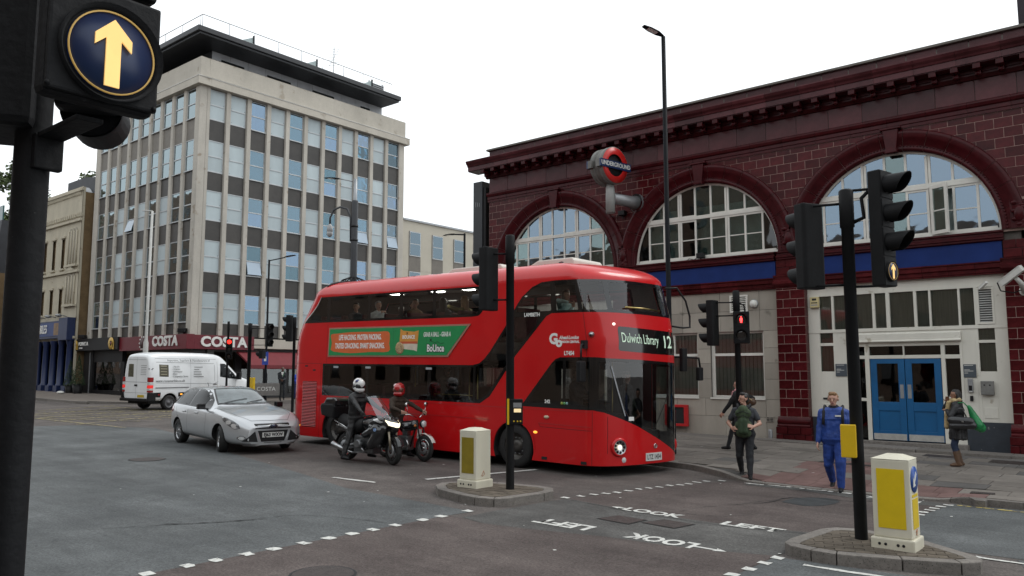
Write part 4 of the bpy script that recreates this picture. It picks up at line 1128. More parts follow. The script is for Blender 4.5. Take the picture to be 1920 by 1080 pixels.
for x, y, z in ((-40.9, Y0o-.25, 4.4), (-53.3, Y0o-.3, 4.4)):
    t = thing('floodlight', 'small black floodlight above the red and black corner fascia' if x > -45 else 'small black floodlight over the black shop fascia', 'floodlight', (x, y, z), R(30))
    MB().box(-.22, .22, -.15, .15, -.12, .12).build('housing', M['black'], t, bevel=.04); bx('bracket', M['black'], t, -.03, .03, .1, .3, -.2, .05)
# cafe sign board and tables under the awning
cs = thing('cafe_barrier', 'grey cafe barrier panel outside the corner cafe', 'barrier', (-37.2, 24.6, gz(-37.2)+.12), R(60))
bx('panel', mat('barrier_panel', (.16, .15, .14), .7, .2, 4), cs, -.7, .7, -.02, .02, .3, .95); [bx('post', M['black'], cs, s-.03, s+.03, -.03, .03, 0, 1.05) for s in (-.75, .75)]
text('lettering', 'COSTA', .3, LET, cs, (0, -.024, .64), (R(90), 0, 0), .003)
# lower wing beyond
lw = wthing('rear_wing', 'lower cream panelled wing beyond the office block with tall blue windows', 'building', (-44, 46, .6))
CRM = mat('cream_panel', (.46, .43, .36), .85, .06, .7, bump=.04, spec=.25)
bx('wall', CRM, lw, -52, X0-.1, YRo+.05, 62, .3, 12.8)
for i in range(9):
    y = 38.04+i*2.265
    for j in range(5):
        z1 = 12.06-j*2.85
        if z1 < 3: continue
        MB().box(X0-.12, X0-.06, y-.02, y+1.1, z1-2.9, z1+.02).build('window_strip', SPANG, lw)
        fo = MB().box(X0-.07, X0-.02, y, y+1.06, z1-1.75, z1).build('window', ALU, lw)
        for a in (0, 1): MB().box(X0-.019, X0-.012, y+.05, y+1.01, z1-1.68+a*.84, z1-.9+a*.84).build('pane', O_BLUE, fo)
    for j in range(3):
        for w0, w1 in ((y-1.15, y-.04), ):
            MB().box(X0-.1, X0-.085, y-1.18, y-.03, 12.15-j*2.85-2.84, 12.15-j*2.85-.01).build('cladding_panel', CRM, lw)
bx('coping', M['steel'], lw, -52, X0, YRo+.05, 62, 12.8, 12.93)

# ---------------- public house and neighbours on the left ----------------
PUBW = mat('pub_stucco', (.44, .40, .31), .85, .1, 1.5, bump=.15, bscale=20, vstretch=(1, 1, .4), speck=((.3, .26, .19), 2.5, .66))
STB = mat('pub_side_brick', (.16, .11, .06), .9, .22, 1.6, bump=.2, spec=.2)
PBL = mat('pub_blue', (.010, .021, .075), .45, .15, 1.5)
PY = 21.45
pb = wthing('pub_building', 'cream stucco pub with arched windows above a dark blue columned shopfront', 'pub', (-57, PY, .9))
bx('side_wall', STB, pb, -64, -53.85, PY+.12, 36, .5, 13.9)
pr_ = [(-60.9, 4, -60.2, 10)]
V, T = tri_region([(-64, 4.2), (-53.8, 4.2), (-53.8, 14.25), (-64, 14.25)], [[(x, z0), (x+.5, z0), (x+.5, z1), (x, z1)] for z0, z1 in ((6.0, 7.6), (9.0, 11.0)) for x in (-56.7, -58.2, -59.7)])
MB().add([(x, PY, z) for x, z in V] + [], T).box(-53.86, -53.8, PY, PY+.15, .6, 14.2).build('front_wall', PUBW, pb)
for z0, z1 in ((6.0, 7.6), (9.0, 11.0)):
    for x in (-56.7, -58.2, -59.7):
        f_ = MB().box(x, x+.5, PY+.12, PY+.16, z0, z0+.07).box(x, x+.5, PY+.12, PY+.16, (z0+z1)/2, (z0+z1)/2+.06).box(x, x+.05, PY+.12, PY+.16, z0, z1).box(x+.45, x+.5, PY+.12, PY+.16, z0, z1).build('window', M['white'], pb)
        bx('pane', G_DARK, f_, x+.05, x+.45, PY+.14, PY+.145, z0, z1); 
        bx('window_sill', PUBW, pb, x-.1, x+.6, PY-.12, PY+.02, z0-.12, z0, .01)
        bx('window_hood', PUBW, pb, x-.1, x+.6, PY-.1, PY+.02, z1+.05, z1+.2, .01)
for z0, z1 in ((9.2, 11.6), (6.6, 8.6)):                  # triple lancet panels
    for k in range(3):
        x = -55.5+k*.42
        MB().prism([(x, z0), (x+.3, z0)] + arc(x+.15, z1-.15, .15, 0, PI, 8), PY-.03, PY-.005, 'y').build('lancet', mat('pub_stone', (.33, .3, .24), .85, .1, 2), pb)
    for k in range(4): MB().tube([(-55.56+k*.42, PY-.05, z0), (-55.56+k*.42, PY-.05, z1-.2)], .05, 6).build('colonnette', PUBW, pb)
    MB().box(-55.75, -54.0, PY-.2, PY, z0-.2, z0-.05).build('window_sill', PUBW, pb, bevel=.01)
MB().prism([(-55.6, 8.75), (-54.3, 8.75), (-54.95, 9.1)], PY-.15, PY, 'y').build('pediment', PUBW, pb)
for z in (4.3, 8.6, 11.95, 13.95): bx('band_course', PUBW, pb, -64, -53.75, PY-.14, PY, z, z+.16, .01)
for i in range(34): bx('corbel', PUBW, pb, -63.8+i*.3, -63.66+i*.3, PY-.12, PY, 12.25, 12.5)
for i in range(50): bx('modillion', PUBW, pb, -63.9+i*.2, -63.82+i*.2, PY-.1, PY, 13.72, 13.94)
bx('blue_fascia', PBL, pb, -64, -55.2, PY-.35, PY, 4.35, 5.5, .02); bx('blue_pier', PBL, pb, -55.2, -53.85, PY-.5, PY, 4.2, 5.65, .02)
bx('sign_panel', mat('pub_sign_board', (.02, .045, .16), .5, .2, 1), pb, -63, -55.35, PY-.39, PY-.34, 4.5, 5.4); bx('sign_picture', mat('sign_brown', (.2, .12, .06), .5, .3, 3), pb, -56.2, -55.4, PY-.4, PY-.391, 4.55, 5.35)
text('lettering', 'HORSE & STABLES', .78, LET, pb, (-59.6, PY-.4, 4.95), (R(90), 0, 0), .02, .74, .01)
bx('shopfront_back', mat('pub_dark', (.006, .01, .03), .4, .2), pb, -64, -53.9, PY+.12, PY+.3, .7, 4.4)
for k in range(7):
    x = -54.2-k*1.25
    MB().lathe([(.25, .75), (.25, 1.35), (.2, 1.4), (.19, 2.6), (.17, 3.9), (.22, 4.0), (.24, 4.2)], 14, 'z', (x, PY-.12, 0)).box(x-.28, x+.28, PY-.42, PY+.15, .6, 1.3).build('column', PBL, pb)
bx('door', mat('pub_door', (.012, .02, .05), .4), pb, -56.3, -55.8, PY+.05, PY+.12, .8, 3.6); bx('door_handle', M['chrome'], pb, -56.05, -56.0, PY-.02, PY+.05, 1.9, 2.5)
for k in range(4):
    sl_ = MB().tube([(-55-k*1.7, PY-.1, 5.75), (-55-k*1.7, PY-.5, 5.85)], .03, 5).ell((-55-k*1.7, PY-.6, 5.8), (.18, .22, .1), 8, 6).build('sign_light', M['steel'], pb)
# evergreen cones in pots by the pub
LEAF = mat('leaf_dark', (.025, .05, .018), .7, .5, 9, rand=.2)
def cone_shrub(x, y, s, lab):
    t = thing('potted_conifer', lab, 'shrub', (x, y, gz(x)+.12))
    MB().lathe([(.2*s, 0), (.28*s, .5*s), (.26*s, .5*s), (.0, .46*s)], 12).build('pot', M['black'], t)
    rn = random.Random(int(s*100)); mb = MB()
    for i in range(900):
        h = rn.random()**1.5; a = rn.random()*2*PI; r = .36*s*(1-h)*math.sqrt(rn.uniform(.6, 1)); p = Vector((r*math.cos(a), r*math.sin(a), .45*s+1.5*s*h))
        d = Vector((rn.gauss(0, 1), rn.gauss(0, 1), rn.gauss(.4, 1))).normalized()*.07*s; e = d.cross(Vector((rn.gauss(0, 1), rn.gauss(0, 1), 1))).normalized()*.025
        mb.add([p-e, p+e, p+d], [(0, 1, 2)])
    mb.build('foliage', LEAF, t, recalc=False)
cone_shrub(-53.2, 21.05, 1.05, 'cone shaped evergreen in a dark pot next to the blue pub column')
cone_shrub(-52.1, 21.1, 1.2, 'taller evergreen cone in a dark pot beside the shop window')
tag(MB().ell((0, 0, .08), (.35, .2, .1), 10, 6).build('white_bag', M['white'], None, (-52.3, 20.2, gz(-52)+.12)), 'small white bag lying on the pavement by the potted evergreens', 'bag')
# dark slate building behind the pub with round-headed windows
db = wthing('slate_building', 'dark slate clad building with a round headed window rising behind the pub', 'building', (-68, 27, 1))
SLT = mat('slate_clad', (.035, .038, .045), .6, .2, 1.5)
MB().prism([(-63, 1), (-56.4, 1), (-56.4, 14.9), (-57.2, 15.9), (-60, 16.3), (-63, 16.3)], 24, 38, 'y').build('wall', SLT, db)
MB().lathe([(.95, 23.9), (1.25, 23.9), (1.25, 24.05), (.95, 24.05)], 24, 'y', (-59.6, 0, 14.2), True, 0, PI).build('window_arch', M['steel'], db)
MB().prism(arc(-59.6, 14.2, .95, 0, PI, 16)+[(-60.55, 13), (-58.65, 13)], 23.93, 24.02, 'y').build('pane', O_DARK, db)
bx('glazing_bar', M['steel'], db, -60.55, -58.65, 23.9, 23.95, 14.15, 14.25)
# terrace further down on the left
fb = wthing('far_terrace', 'dark mansard roofed building at the far left edge behind the signal pole', 'building', (-75, 20, 1.1))
bx('wall', STB, fb, -90, -66.5, 20.6, 32, .8, 9.5)
MB().prism([(20.5, 9.5), (20.9, 13.5), (31, 13.5), (31, 9.5)], -90, -66.5, 'x').build('mansard_roof', SLT, fb)
bx('glass_balustrade', mat('green_glass', (.05, .11, .11), .15, .2), fb, -90, -66.5, 20.9, 21.0, 13.5, 14.6)
for k in range(5): MB().lathe([(.5, 20.45), (.75, 20.45), (.75, 20.6), (.5, 20.6)], 16, 'y', (-68.2-k*3, 0, 10.6), True, 0, PI).prism([(-68.7-k*3, 9.6), (-67.7-k*3, 9.6), (-67.7-k*3, 11), (-68.7-k*3, 11)], 20.5, 20.6, 'y').build('dormer', M['steel'], fb)

# trees over the roofs
BARK = mat('bark', (.05, .038, .028), .9, .3, 6, bump=.4)
LEAFG = mat('leaf_green', (.05, .085, .022), .65, .5, 1.2, col2=(.10, .135, .04))
def tree(x, y, z0, h, r, seed, lab, n=4200, ls=.16):
    t = thing('street_tree', lab, 'tree', (x, y, z0), 0, 'trees rising behind the far buildings')
    rn = random.Random(seed); tb = MB(); ends = []
    tb.tube([(0, 0, 0), (.1, .05, h*.3), (0, .1, h*.55), (.05, 0, h*.85)], [.28, .22, .15, .05], 8)
    for i in range(11):
        a = i*2.4+rn.random(); zz = h*rn.uniform(.35, .75); L = r*rn.uniform(.55, .95)
        e = (L*math.cos(a), L*math.sin(a), zz+L*rn.uniform(.3, .8)); tb.tube([(0, 0, zz), (e[0]*.5, e[1]*.5, zz+(e[2]-zz)*.4), e], [.1, .06, .02], 6); ends.append(Vector(e))
    ends.append(Vector((0, 0, h*.92)))
    tb.build('trunk', BARK, t)
    mb = MB(); cl_ = []
    for e in ends:
        for k in range(4): cl_.append((e+Vector((rn.gauss(0, .35), rn.gauss(0, .35), rn.gauss(0, .3)))*r*.42, r*rn.uniform(.16, .32)))
    for i in range(n):
        c, cr = rn.choice(cl_)
        d = Vector((rn.gauss(0, 1), rn.gauss(0, 1), rn.gauss(0, 1))).normalized()*cr*rn.random()**.45
        p = c+d; u = Vector((rn.gauss(0, 1), rn.gauss(0, 1), rn.gauss(0, .6))).normalized(); v = u.cross(Vector((rn.gauss(0, 1), rn.gauss(0, 1), rn.gauss(0, 1)))).normalized()
        l = ls*rn.uniform(.6, 1.3); mb.add([p-u*l*.5, p+v*l*.35, p+u*l*.6, p-v*l*.35], [(0, 1, 2, 3)])
    mb.build('crown', LEAFG, t, recalc=False)
tree(-92, 30, 1.5, 23, 5.0, 1, 'broad green tree crown at the far left edge beside the signal pole', 16000, .34)
tree(-74, 30, 1.2, 19.6, 2.6, 2, 'small treetop showing right of the signal pole above the pub', 5000, .26)
tree(-63.5, 34, 1.2, 17.6, 1.2, 3, 'green tip of a tree between the pub roof and the office block', 2000, .2)
# unseen blocks added behind the viewpoint, heights set for shade and glass reflections
OPB = mat('opposite_brick', (.17, .12, .09), .9, .2, 1, bump=.1)
for i, (xa, xb, y, h) in enumerate([(-26, 8, -13, 11.5), (-37, -26.1, -13, 19), (-60, -37.1, -13, 12), (-96, -60.1, -14, 18), (-150, -96.1, -14, 26), (8.1, 40, -13, 17)]):
    b = wthing('opposite_building', ['low brick terrace directly across the road', 'tall brick house across the road', 'long low brick terrace further up across the road', 'four storey brick block up the road on the near side', 'tall brick block far up the road on the near side', 'brick block down the road on the near side'][i], 'building', ((xa+xb)/2, y, gz((xa+xb)/2)))
    bx('wall', OPB, b, xa, xb, y-9, y, gz(xb)-.5, gz(xa)+h)
    n = int((xb-xa)/2.6)
    for k in range(n):
        for s in range(int(h/3.1)):
            x = xa+1.3+k*(xb-xa-1.6)/n
            bx('window', G_DARK, b, x-.5, x+.5, y-.02, y+.03, gz(x)+1+s*3.1, gz(x)+2.9+s*3.1)
# ---------------- figures: one continuous skin over a posed skeleton ----------------
import numpy as np
def remesh(prims, vox, smooth=2):
    """prims: (tag, a, b, ra, rb) tapered capsules; returns one closed surface and the tag of each face"""
    mb = MB()
    for tg, a, b, ra, rb in prims:
        a, b = Vector(a), Vector(b); L = (b-a).length
        if L < 1e-4: mb.ell(a, ra, 10, 8); continue
        d = (b-a)/L; pts = []; rs = []
        for k in range(4):
            th = PI/2*(1-k/3.5); pts.append(a-d*ra*math.sin(th)*.999); rs.append(max(.0006, ra*math.cos(th)))
        pts.append(a+d*L*.02); rs.append(ra); pts.append(b-d*L*.02); rs.append(rb)
        for k in range(3, -1, -1):
            th = PI/2*(1-k/3.5); pts.append(b+d*rb*math.sin(th)*.999); rs.append(max(.0006, rb*math.cos(th)))
        mb.tube(pts, rs, 10)
    me = mb.mesh('tmp', M['black'])
    o = bpy.data.objects.new('tmp', me); COL.objects.link(o)
    md = o.modifiers.new('r', 'REMESH'); md.mode = 'VOXEL'; md.voxel_size = vox
    if smooth:
        s = o.modifiers.new('s', 'SMOOTH'); s.iterations = smooth; s.factor = .5
    bpy.context.view_layer.update()
    r = bpy.data.meshes.new_from_object(o.evaluated_get(bpy.context.evaluated_depsgraph_get()))
    bpy.data.objects.remove(o); bpy.data.meshes.remove(me)
    n = len(r.vertices); V = np.empty(n*3, 'f'); r.vertices.foreach_get('co', V); V = V.reshape(-1, 3)
    fc = np.empty(len(r.polygons)*3, 'f'); r.polygons.foreach_get('center', fc); fc = fc.reshape(-1, 3)
    best = np.full(len(fc), 1e9, 'f'); idx = np.zeros(len(fc), int)
    for i, (tg, a, b, ra, rb) in enumerate(prims):
        A = np.array(a, 'f'); B = np.array(b, 'f'); ab = B-A; l2 = float(ab@ab)
        t = np.clip(((fc-A)@ab)/l2, 0, 1) if l2 > 1e-8 else np.zeros(len(fc), 'f')
        d = np.linalg.norm(fc-(A+t[:, None]*ab), axis=1)-(ra+(rb-ra)*t)
        m = d < best; best[m] = d[m]; idx[m] = i
    return r, [prims[i][0] for i in idx]
def blob(name, prims, vox, mats, parent=None, smooth=2, loc=(0, 0, 0), rot=(0, 0, 0), folds=0.0):
    me, tags = remesh(prims, vox, smooth)
    if folds:                                  # creases in the clothes
        cl_ = set()
        for p, tg in zip(me.polygons, tags):
            if tg in ('top', 'legs'): cl_.update(p.vertices)
        nv = [(i, me.vertices[i].normal.copy()) for i in cl_]
        for i, n_ in nv:
            v = me.vertices[i]; c = v.co
            f = noise.noise(Vector((c.x*8+3, c.y*8, c.z*9)))+.5*noise.noise(Vector((c.x*17, c.y*17+7, c.z*15)))
            v.co = c+n_*folds*f
    ks = list(mats); me.materials.clear()
    for k in ks: me.materials.append(mats[k])
    me.polygons.foreach_set('material_index', [ks.index(t) if t in ks else 0 for t in tags])
    me.polygons.foreach_set('use_smooth', [True]*len(me.polygons))
    me.update()
    return put(name, me, parent, loc, rot)
def ik(a, b, l1, l2, pole):
    a, b, pole = Vector(a), Vector(b), Vector(pole); d = b-a; L = d.length
    if L > (l1+l2)*.999: b = a+d*((l1+l2)*.999/L); d = b-a; L = d.length
    x = (l1*l1-l2*l2+L*L)/(2*L); h = math.sqrt(max(0, l1*l1-x*x)); u = d/L
    p = pole-u*pole.dot(u); p.normalize()
    return a+u*x+p*h, b
SKIN = mat('skin_light', (.46, .26, .19), .5, .1, 14); SKIND = mat('skin_dark', (.085, .042, .028), .45, .1, 14); SKINT = mat('skin_tan', (.27, .14, .09), .5, .1, 14)
LIP = mat('lips', (.3, .11, .09), .45, .05); EYE = mat('eyes', (.015, .012, .01), .3, .05)
CL = {}
def cloth(name, c, rough=.85, var=.25, **k): return mat('cloth_'+name, c, rough, var, 9, bump=.35, bscale=22, **k)
def hand(P, w, d, n, side, tag_='hand', curl=.5, s=1.0):
    w, d, n = Vector(w), Vector(d).normalized(), Vector(n); n = (n-d*n.dot(d)).normalized(); t = d.cross(n)*side   # t points to the thumb side
    for k, o in enumerate((-.03, -.01, .012, .03)):
        P.append((tag_, w+t*o*.6*s, w+d*.085*s+t*o*s, .017*s, .015*s))
    for o, L in ((-.032, .062), (-.011, .078), (.011, .084), (.032, .074)):
        b = w+d*.088*s+t*o*s; f1 = (d*math.cos(curl)+n*math.sin(curl)+t*o*2.2).normalized(); m_ = b+f1*L*.5*s; f2 = (d*math.cos(curl*2.1)+n*math.sin(curl*2.1)).normalized()
        P.append((tag_, b, m_, .0095*s, .009*s)); P.append((tag_, m_, m_+f2*L*.5*s, .009*s, .007*s))
    b = w+d*.02*s+t*.03*s; m_ = b+(d*.6+t*.8).normalized()*.045*s; P.append((tag_, b, m_, .013*s, .011*s)); P.append((tag_, m_, m_+(d*.9+t*.15+n*.5).normalized()*.04*s, .011*s, .008*s))
def figure(label, loc, rz, h=1.75, mats=None, pelvis=None, lean=(0, 0), feet=None, hands=None, yaw=0, pitch=0, tr=1.0, lr=1.0, short=False, coat=0, vox=.011, hair=None, group=None, headless=False, elbow=None, knee=None, hdir=None, collar=False, cat='person', zrot=None, belly=0, boots=0, parent_tag=True, sw=1.0):
    t = thing('person', label, cat, loc, rz, group)
    k = h/1.75
    pel = Vector(pelvis or (0, 0, .93*k)); fx, fy = lean
    up = Vector((fx, fy, math.sqrt(max(.1, 1-fx*fx-fy*fy))))
    ch = pel+up*.36*k; nk = pel+up*.55*k; hd = nk+up*.05*k*.6+Vector((.018, 0, .125*k))
    P = []
    A = lambda tg, a, b, ra, rb=None: P.append((tg, tuple(a), tuple(b), ra*1.0, (ra if rb is None else rb)))
    Y = Vector((0, 1, 0)); X = Vector((1, 0, 0))
    # trunk
    for q in (-1, 1): A('top', pel+up*.06*k+Y*.07*k*q*tr, ch+Y*.09*k*q, .108*k*tr, .115*k*tr)
    A('legs', pel+Y*.075*k, pel-Y*.075*k, .115*k*lr); A('top', pel+up*.1*k+Y*.075*k*tr, pel+up*.1*k-Y*.075*k*tr, .11*k*tr)
    A('top', pel+up*.22*k+Y*.08*k*tr, pel+up*.22*k-Y*.08*k*tr, .108*k*tr); A('top', ch+Y*.095*k*tr, ch-Y*.095*k*tr, .118*k*tr)
    A('top', ch+up*.1*k+Y*.11*k, ch+up*.1*k-Y*.11*k, .095*k*tr)
    if belly:
        for q in (-.7, 0, .7): A('top', pel+up*.06*k+X*.035*k+Y*.1*q, pel+up*.34*k+X*.03*k+Y*.1*q, belly, belly*.9)
    SH = .175*k*sw
    s_ = {1: nk-up*.085*k+Y*SH, -1: nk-up*.085*k-Y*SH}
    for q in (1, -1): A('top', nk-up*.025*k, s_[q]+up*.005, .062*k, .06*k*tr)
    A('top', nk-up*.02*k+Y*.06*k, nk-up*.02*k-Y*.06*k, .06*k)
    A('skin', nk-up*.02*k, nk+up*.08*k+X*.01, .053*k, .05*k)
    if collar: A('collar', nk+up*.005*k+Y*.03*k, nk+up*.005*k-Y*.03*k, .068*k)
    if coat:
        for q in range(12):
            cf = X*math.cos(q*PI/6)*.095*tr+Y*math.sin(q*PI/6)*.14*tr
            A('top', pel+cf*.85+up*.1, pel+cf*1.15-up*coat, .075*k, .045*k)
        A('top', pel+up*.05, pel-up*(coat-.12), .11*k*tr, .1*k*tr)
    # head
    if not headless:
        Rm = Matrix.Rotation(yaw, 3, 'Z') @ Matrix.Rotation(pitch, 3, 'Y'); Hd = lambda x, y, z: tuple(hd+Rm @ Vector((x*k, y*k, z*k)))
        A('skin', Hd(-.018, 0, .035), Hd(.01, 0, .03), .083*k, .082*k); A('skin', Hd(.02, 0, -.03), Hd(.03, 0, -.07), .066*k, .045*k)
        A('skin', Hd(.04, .02, -.075), Hd(.04, -.02, -.075), .03*k); A('skin', Hd(.088, 0, .015), Hd(.104, 0, -.018), .010*k, .015*k)
        for q in (-1, 1):
            A('skin', Hd(-.005, q*.083, .012), Hd(-.008, q*.086, -.02), .016*k, .012*k); A('eye', Hd(.084, q*.031, .013), Hd(.084, q*.031, .013), .0085*k)
            A('brow', Hd(.086, q*.022, .034), Hd(.079, q*.042, .033), .0055*k)
        A('lip', Hd(.086, .018, -.052), Hd(.086, -.018, -.052), .0105*k)
    # arms
    UA, FA = .285*k, .255*k
    for q in (1, -1):
        tgt = hands[0 if q > 0 else 1]; pole = (elbow or {}).get(q, (-1, q*.6, -.3))
        el, wr = ik(s_[q], tgt, UA, FA, pole)
        if short:
            mid = s_[q]+(el-s_[q])*.62; A('top', s_[q], mid, .062*k*tr, .06*k*tr); A('skin', mid, el, .045*k, .04*k); A('skin', el, wr, .042*k, .027*k)
        else:
            A('top', s_[q], el, .064*k*tr, .05*k*tr); A('top', el, el+(wr-el)*.93, .05*k*tr, .036*k*tr)
        dd = Vector((hdir or {}).get(q, (wr-el).normalized())); hand(P, wr, dd, Vector((0, -q, 0)) if abs(dd.y) < .8 else Vector((0, 0, -1)), q if abs(dd.y) < .8 else 1, 'hand', .45, k)
    # legs
    TH, SHN = .43*k, .42*k
    for q in (1, -1):
        hp = pel+Y*.085*k*q-up*.02*k; ft = feet[0 if q > 0 else 1]; an = Vector(ft[:3]); td = Vector((math.cos(ft[3]), math.sin(ft[3]), ft[4] if len(ft) > 4 else 0))
        kn, an = ik(hp, an, TH, SHN, (knee or {}).get(q, (1, q*.15, .1)))
        A('legs', hp, kn, .092*k*lr, .06*k*lr); A('legs', kn, kn+(an-kn)*.3, .06*k*lr, .058*k*lr); A('legs' if not boots else 'legs', kn+(an-kn)*.3, kn+(an-kn)*.93, .058*k*lr, .045*k*lr)
        if boots: A('shoe', kn+(an-kn)*(1-boots), an, .066*k, .055*k)
        A('shoe', an, an-Vector((td.x, td.y, 0))*.04*k-Vector((0, 0, .03*k)), .042*k, .042*k); A('shoe', an-Vector((0, 0, .03*k)), an+td*.15*k-Vector((0, 0, .045*k)), .046*k, .034*k)
    mm = dict(skin=SKIN, top=M['matt'], legs=M['matt'], shoe=M['black'], lip=LIP, eye=EYE, brow=mat('brow_brown', (.16, .09, .06), .6))
    mm.update(mats or {}); mm.setdefault('hand', mm['skin']); mm.setdefault('collar', mm['top'])
    body = blob('body', P, vox, mm, t, folds=.0095 if vox < .012 else 0)
    if hair and not headless:
        HP = []
        for tg in hair['prims']: HP.append(('h', Hd(*tg[0]), Hd(*tg[1]), tg[2]*k, tg[3]*k))
        blob('hair', HP, min(vox, .01), {'h': hair['mat']}, t, 1)
    t['_'] = 0; del t['_']
    return t, dict(hd=hd, nk=nk, ch=ch, pel=pel, s=s_, k=k)
HB = mat('hair_black', (.012, .010, .009), .5, .3, 30, bump=.4, bscale=60); HBR = mat('hair_brown', (.045, .026, .015), .5, .3, 30, bump=.4, bscale=60); HF = mat('hair_fair', (.22, .12, .05), .5, .3, 30, bump=.4, bscale=60); HG = mat('hair_grey', (.35, .34, .32), .6, .2, 30, bump=.4)
def short_hair(m, top=.0, back=.0): return dict(mat=m, prims=[((-.035, 0, .06), (.0, 0, .08), .08, .066), ((-.05, 0, .03), (-.055, 0, -.03), .07, .055), ((-.015, .062, .05), (-.015, -.062, .05), .034, .034), ((.03, .03, .105), (.03, -.03, .105), .03+top, .03+top)])
def long_hair(m, L=.3): return dict(mat=m, prims=[((-.035, 0, .055), (.02, 0, .075), .084, .07), ((-.055, 0, .02), (-.07, 0, -L*.5), .085, .07), ((-.02, .075, .02), (-.04, .08, -L), .04, .035), ((-.02, -.075, .02), (-.04, -.08, -L), .04, .035), ((-.07, 0, -L*.5), (-.08, 0, -L), .07, .05)])
# ---------------- double-deck bus ----------------
RED = mat('bus_red', (.52, .0065, .0085), .3, .06, .8, coat=.5, spec=.3, speck=((.36, .008, .01), 3.5, .72))
FRIT = mat('bus_black_glass', (.006, .0065, .007), .07, .1, spec=.6, coat=.5)
BGL = glass('bus_glass', (.76, .8, .8), .025, .01, .015)
BGL2 = glass('bus_glass_front', (.66, .7, .7), .035, .01, .015)
FR = spl([(-1.2, 0), (-0.4, 0.0), (-0.11, .06), (.15, .26), (.35, .62), (.5, 1.15), (.6, 1.7), (.62, 2.1), (.5, 2.38), (.15, 2.5), (-.4, 2.52), (-1.2, 2.52)])
RE = spl([(-9, 2.52), (-9.7, 2.52), (-10.0, 2.46), (-10.15, 2.25), (-10.2, 1.26), (-10.15, .27), (-10.0, .06), (-9.7, 0), (-9, 0)])
RING = [(-0.4, 0.)]; RT = [-0.4]
for p in FR[1:]+RE:
    d = math.dist(p, RING[-1])
    if d > 1e-6: RT.append(RT[-1]+d); RING.append(p)
TMAX = RT[-1]
def plan(t):
    if t < -9.7: t = TMAX+(t+9.7)
    if t <= -0.4: return (t, 0.)
    i = min(max(bisect.bisect_left(RT, t), 1), len(RT)-1)
    k = (t-RT[i-1])/(RT[i]-RT[i-1]); a, b = RING[i-1], RING[i]
    return (a[0]+(b[0]-a[0])*k, a[1]+(b[1]-a[1])*k)
LF = [(0.2, 0.), (2.7, 0.), (3.3, -.1), (4.0, -.3)]
LR = [(.2, .04), (.9, 0), (2.7, 0.), (3.0, .08), (3.3, .24), (4.0, .75)]
def BS(t, h, off=0.0):
    def S(t, h):
        x, y = plan(t); hh = min(h, 4.0); x0 = x
        x += sst((x0+1.6)/1.7)*tab(LF, hh)+sst((-x0-8.6)/1.4)*tab(LR, hh); z = hh
        if h > 4.0:
            th = min((h-4.0)/.8, 1.)*PI/2; k = 1-math.cos(th); f = sst((x0+1.2)/1.6); r = sst((-x0-8.8)/1.2)
            x += (-1.15*f+.9*r)*k; y += (1.26+(y-1.26)*.62-y)*k; z = 4.0+.42*math.sin(th)
        return Vector((x, y, z))
    p = S(t, h)
    e = .012
    n = (S(t+e, h)-S(t-e, h)).cross(S(t, min(h+e, 4.79))-S(t, h-e)).normalized()
    return p+n*off, n
bus = thing('double_decker_bus', 'red double decker bus with sloping black stair windows and a green advert panel', 'bus', (-8.9, 13.4, gz(-8.9)), rot=(0, SLOPE, 0))
# outlines in (distance along the side, height)
def rounded(P, r=.06):
    O = []
    n = len(P)
    for i in range(n):
        a, b, c = Vector(P[i-1]), Vector(P[i]), Vector(P[(i+1) % n]); u = (a-b); v = (c-b); rr = min(r, u.length*.4, v.length*.4)
        p, q = b+u.normalized()*rr, b+v.normalized()*rr
        for k in range(4):
            s = k/3; O.append(tuple((p*(1-s)+b*s)*(1-s)+(b*(1-s)+q*s)*s))
    return O
BIG = [(-8.77, 1.33), (-3.06, 1.34), (-2.78, 1.5), (-2.55, 1.78), (-2.05, 2.40), (-1.33, 3.12), (-1.2, 3.24), (-1.05, 3.3), (-.3, 3.3), (.4, 3.3), (1.2, 3.29), (2.2, 3.26), (2.75, 3.27), (2.75, 3.98), (1.0, 4.0), (.0, 3.985), (-.9, 3.99), (-1.33, 3.97), (-1.6, 3.88), (-1.88, 3.68), (-2.04, 3.48), (-2.3, 3.1), (-2.78, 2.5), (-2.95, 2.33), (-3.1, 2.23), (-3.3, 2.19), (-8.77, 2.18)]
BACK = rounded([(-9.92, 3.29), (-3.35, 3.29), (-3.12, 3.31), (-2.82, 3.62), (-2.62, 3.9), (-2.72, 3.98), (-9.28, 3.985)], .05)
CABW = [(-1.88, 1.33), (-1.2, 1.32), (-.06, 1.31), (.16, 1.27), (.54, 1.14), (1.0, .97), (1.2, .88), (1.64, .68), (2.3, .36), (2.68, .22), (3.1, .22), (3.1, 2.27), (2.4, 2.28), (1.02, 2.34), (.24, 2.36), (-.02, 2.38), (-.84, 2.375), (-.96, 2.34), (-1.06, 2.26)]
DEST = rounded([(.47, 2.52), (1.4, 2.47), (2.5, 2.44), (2.5, 2.94), (1.4, 2.98), (.5, 3.02)], .06)
FARL = [(4.2, 1.33), (12.2, 1.33), (12.2, 2.2), (4.2, 2.2)]; FARU = [(3.4, 3.3), (12.6, 3.3), (12.6, 3.98), (3.4, 3.98)]
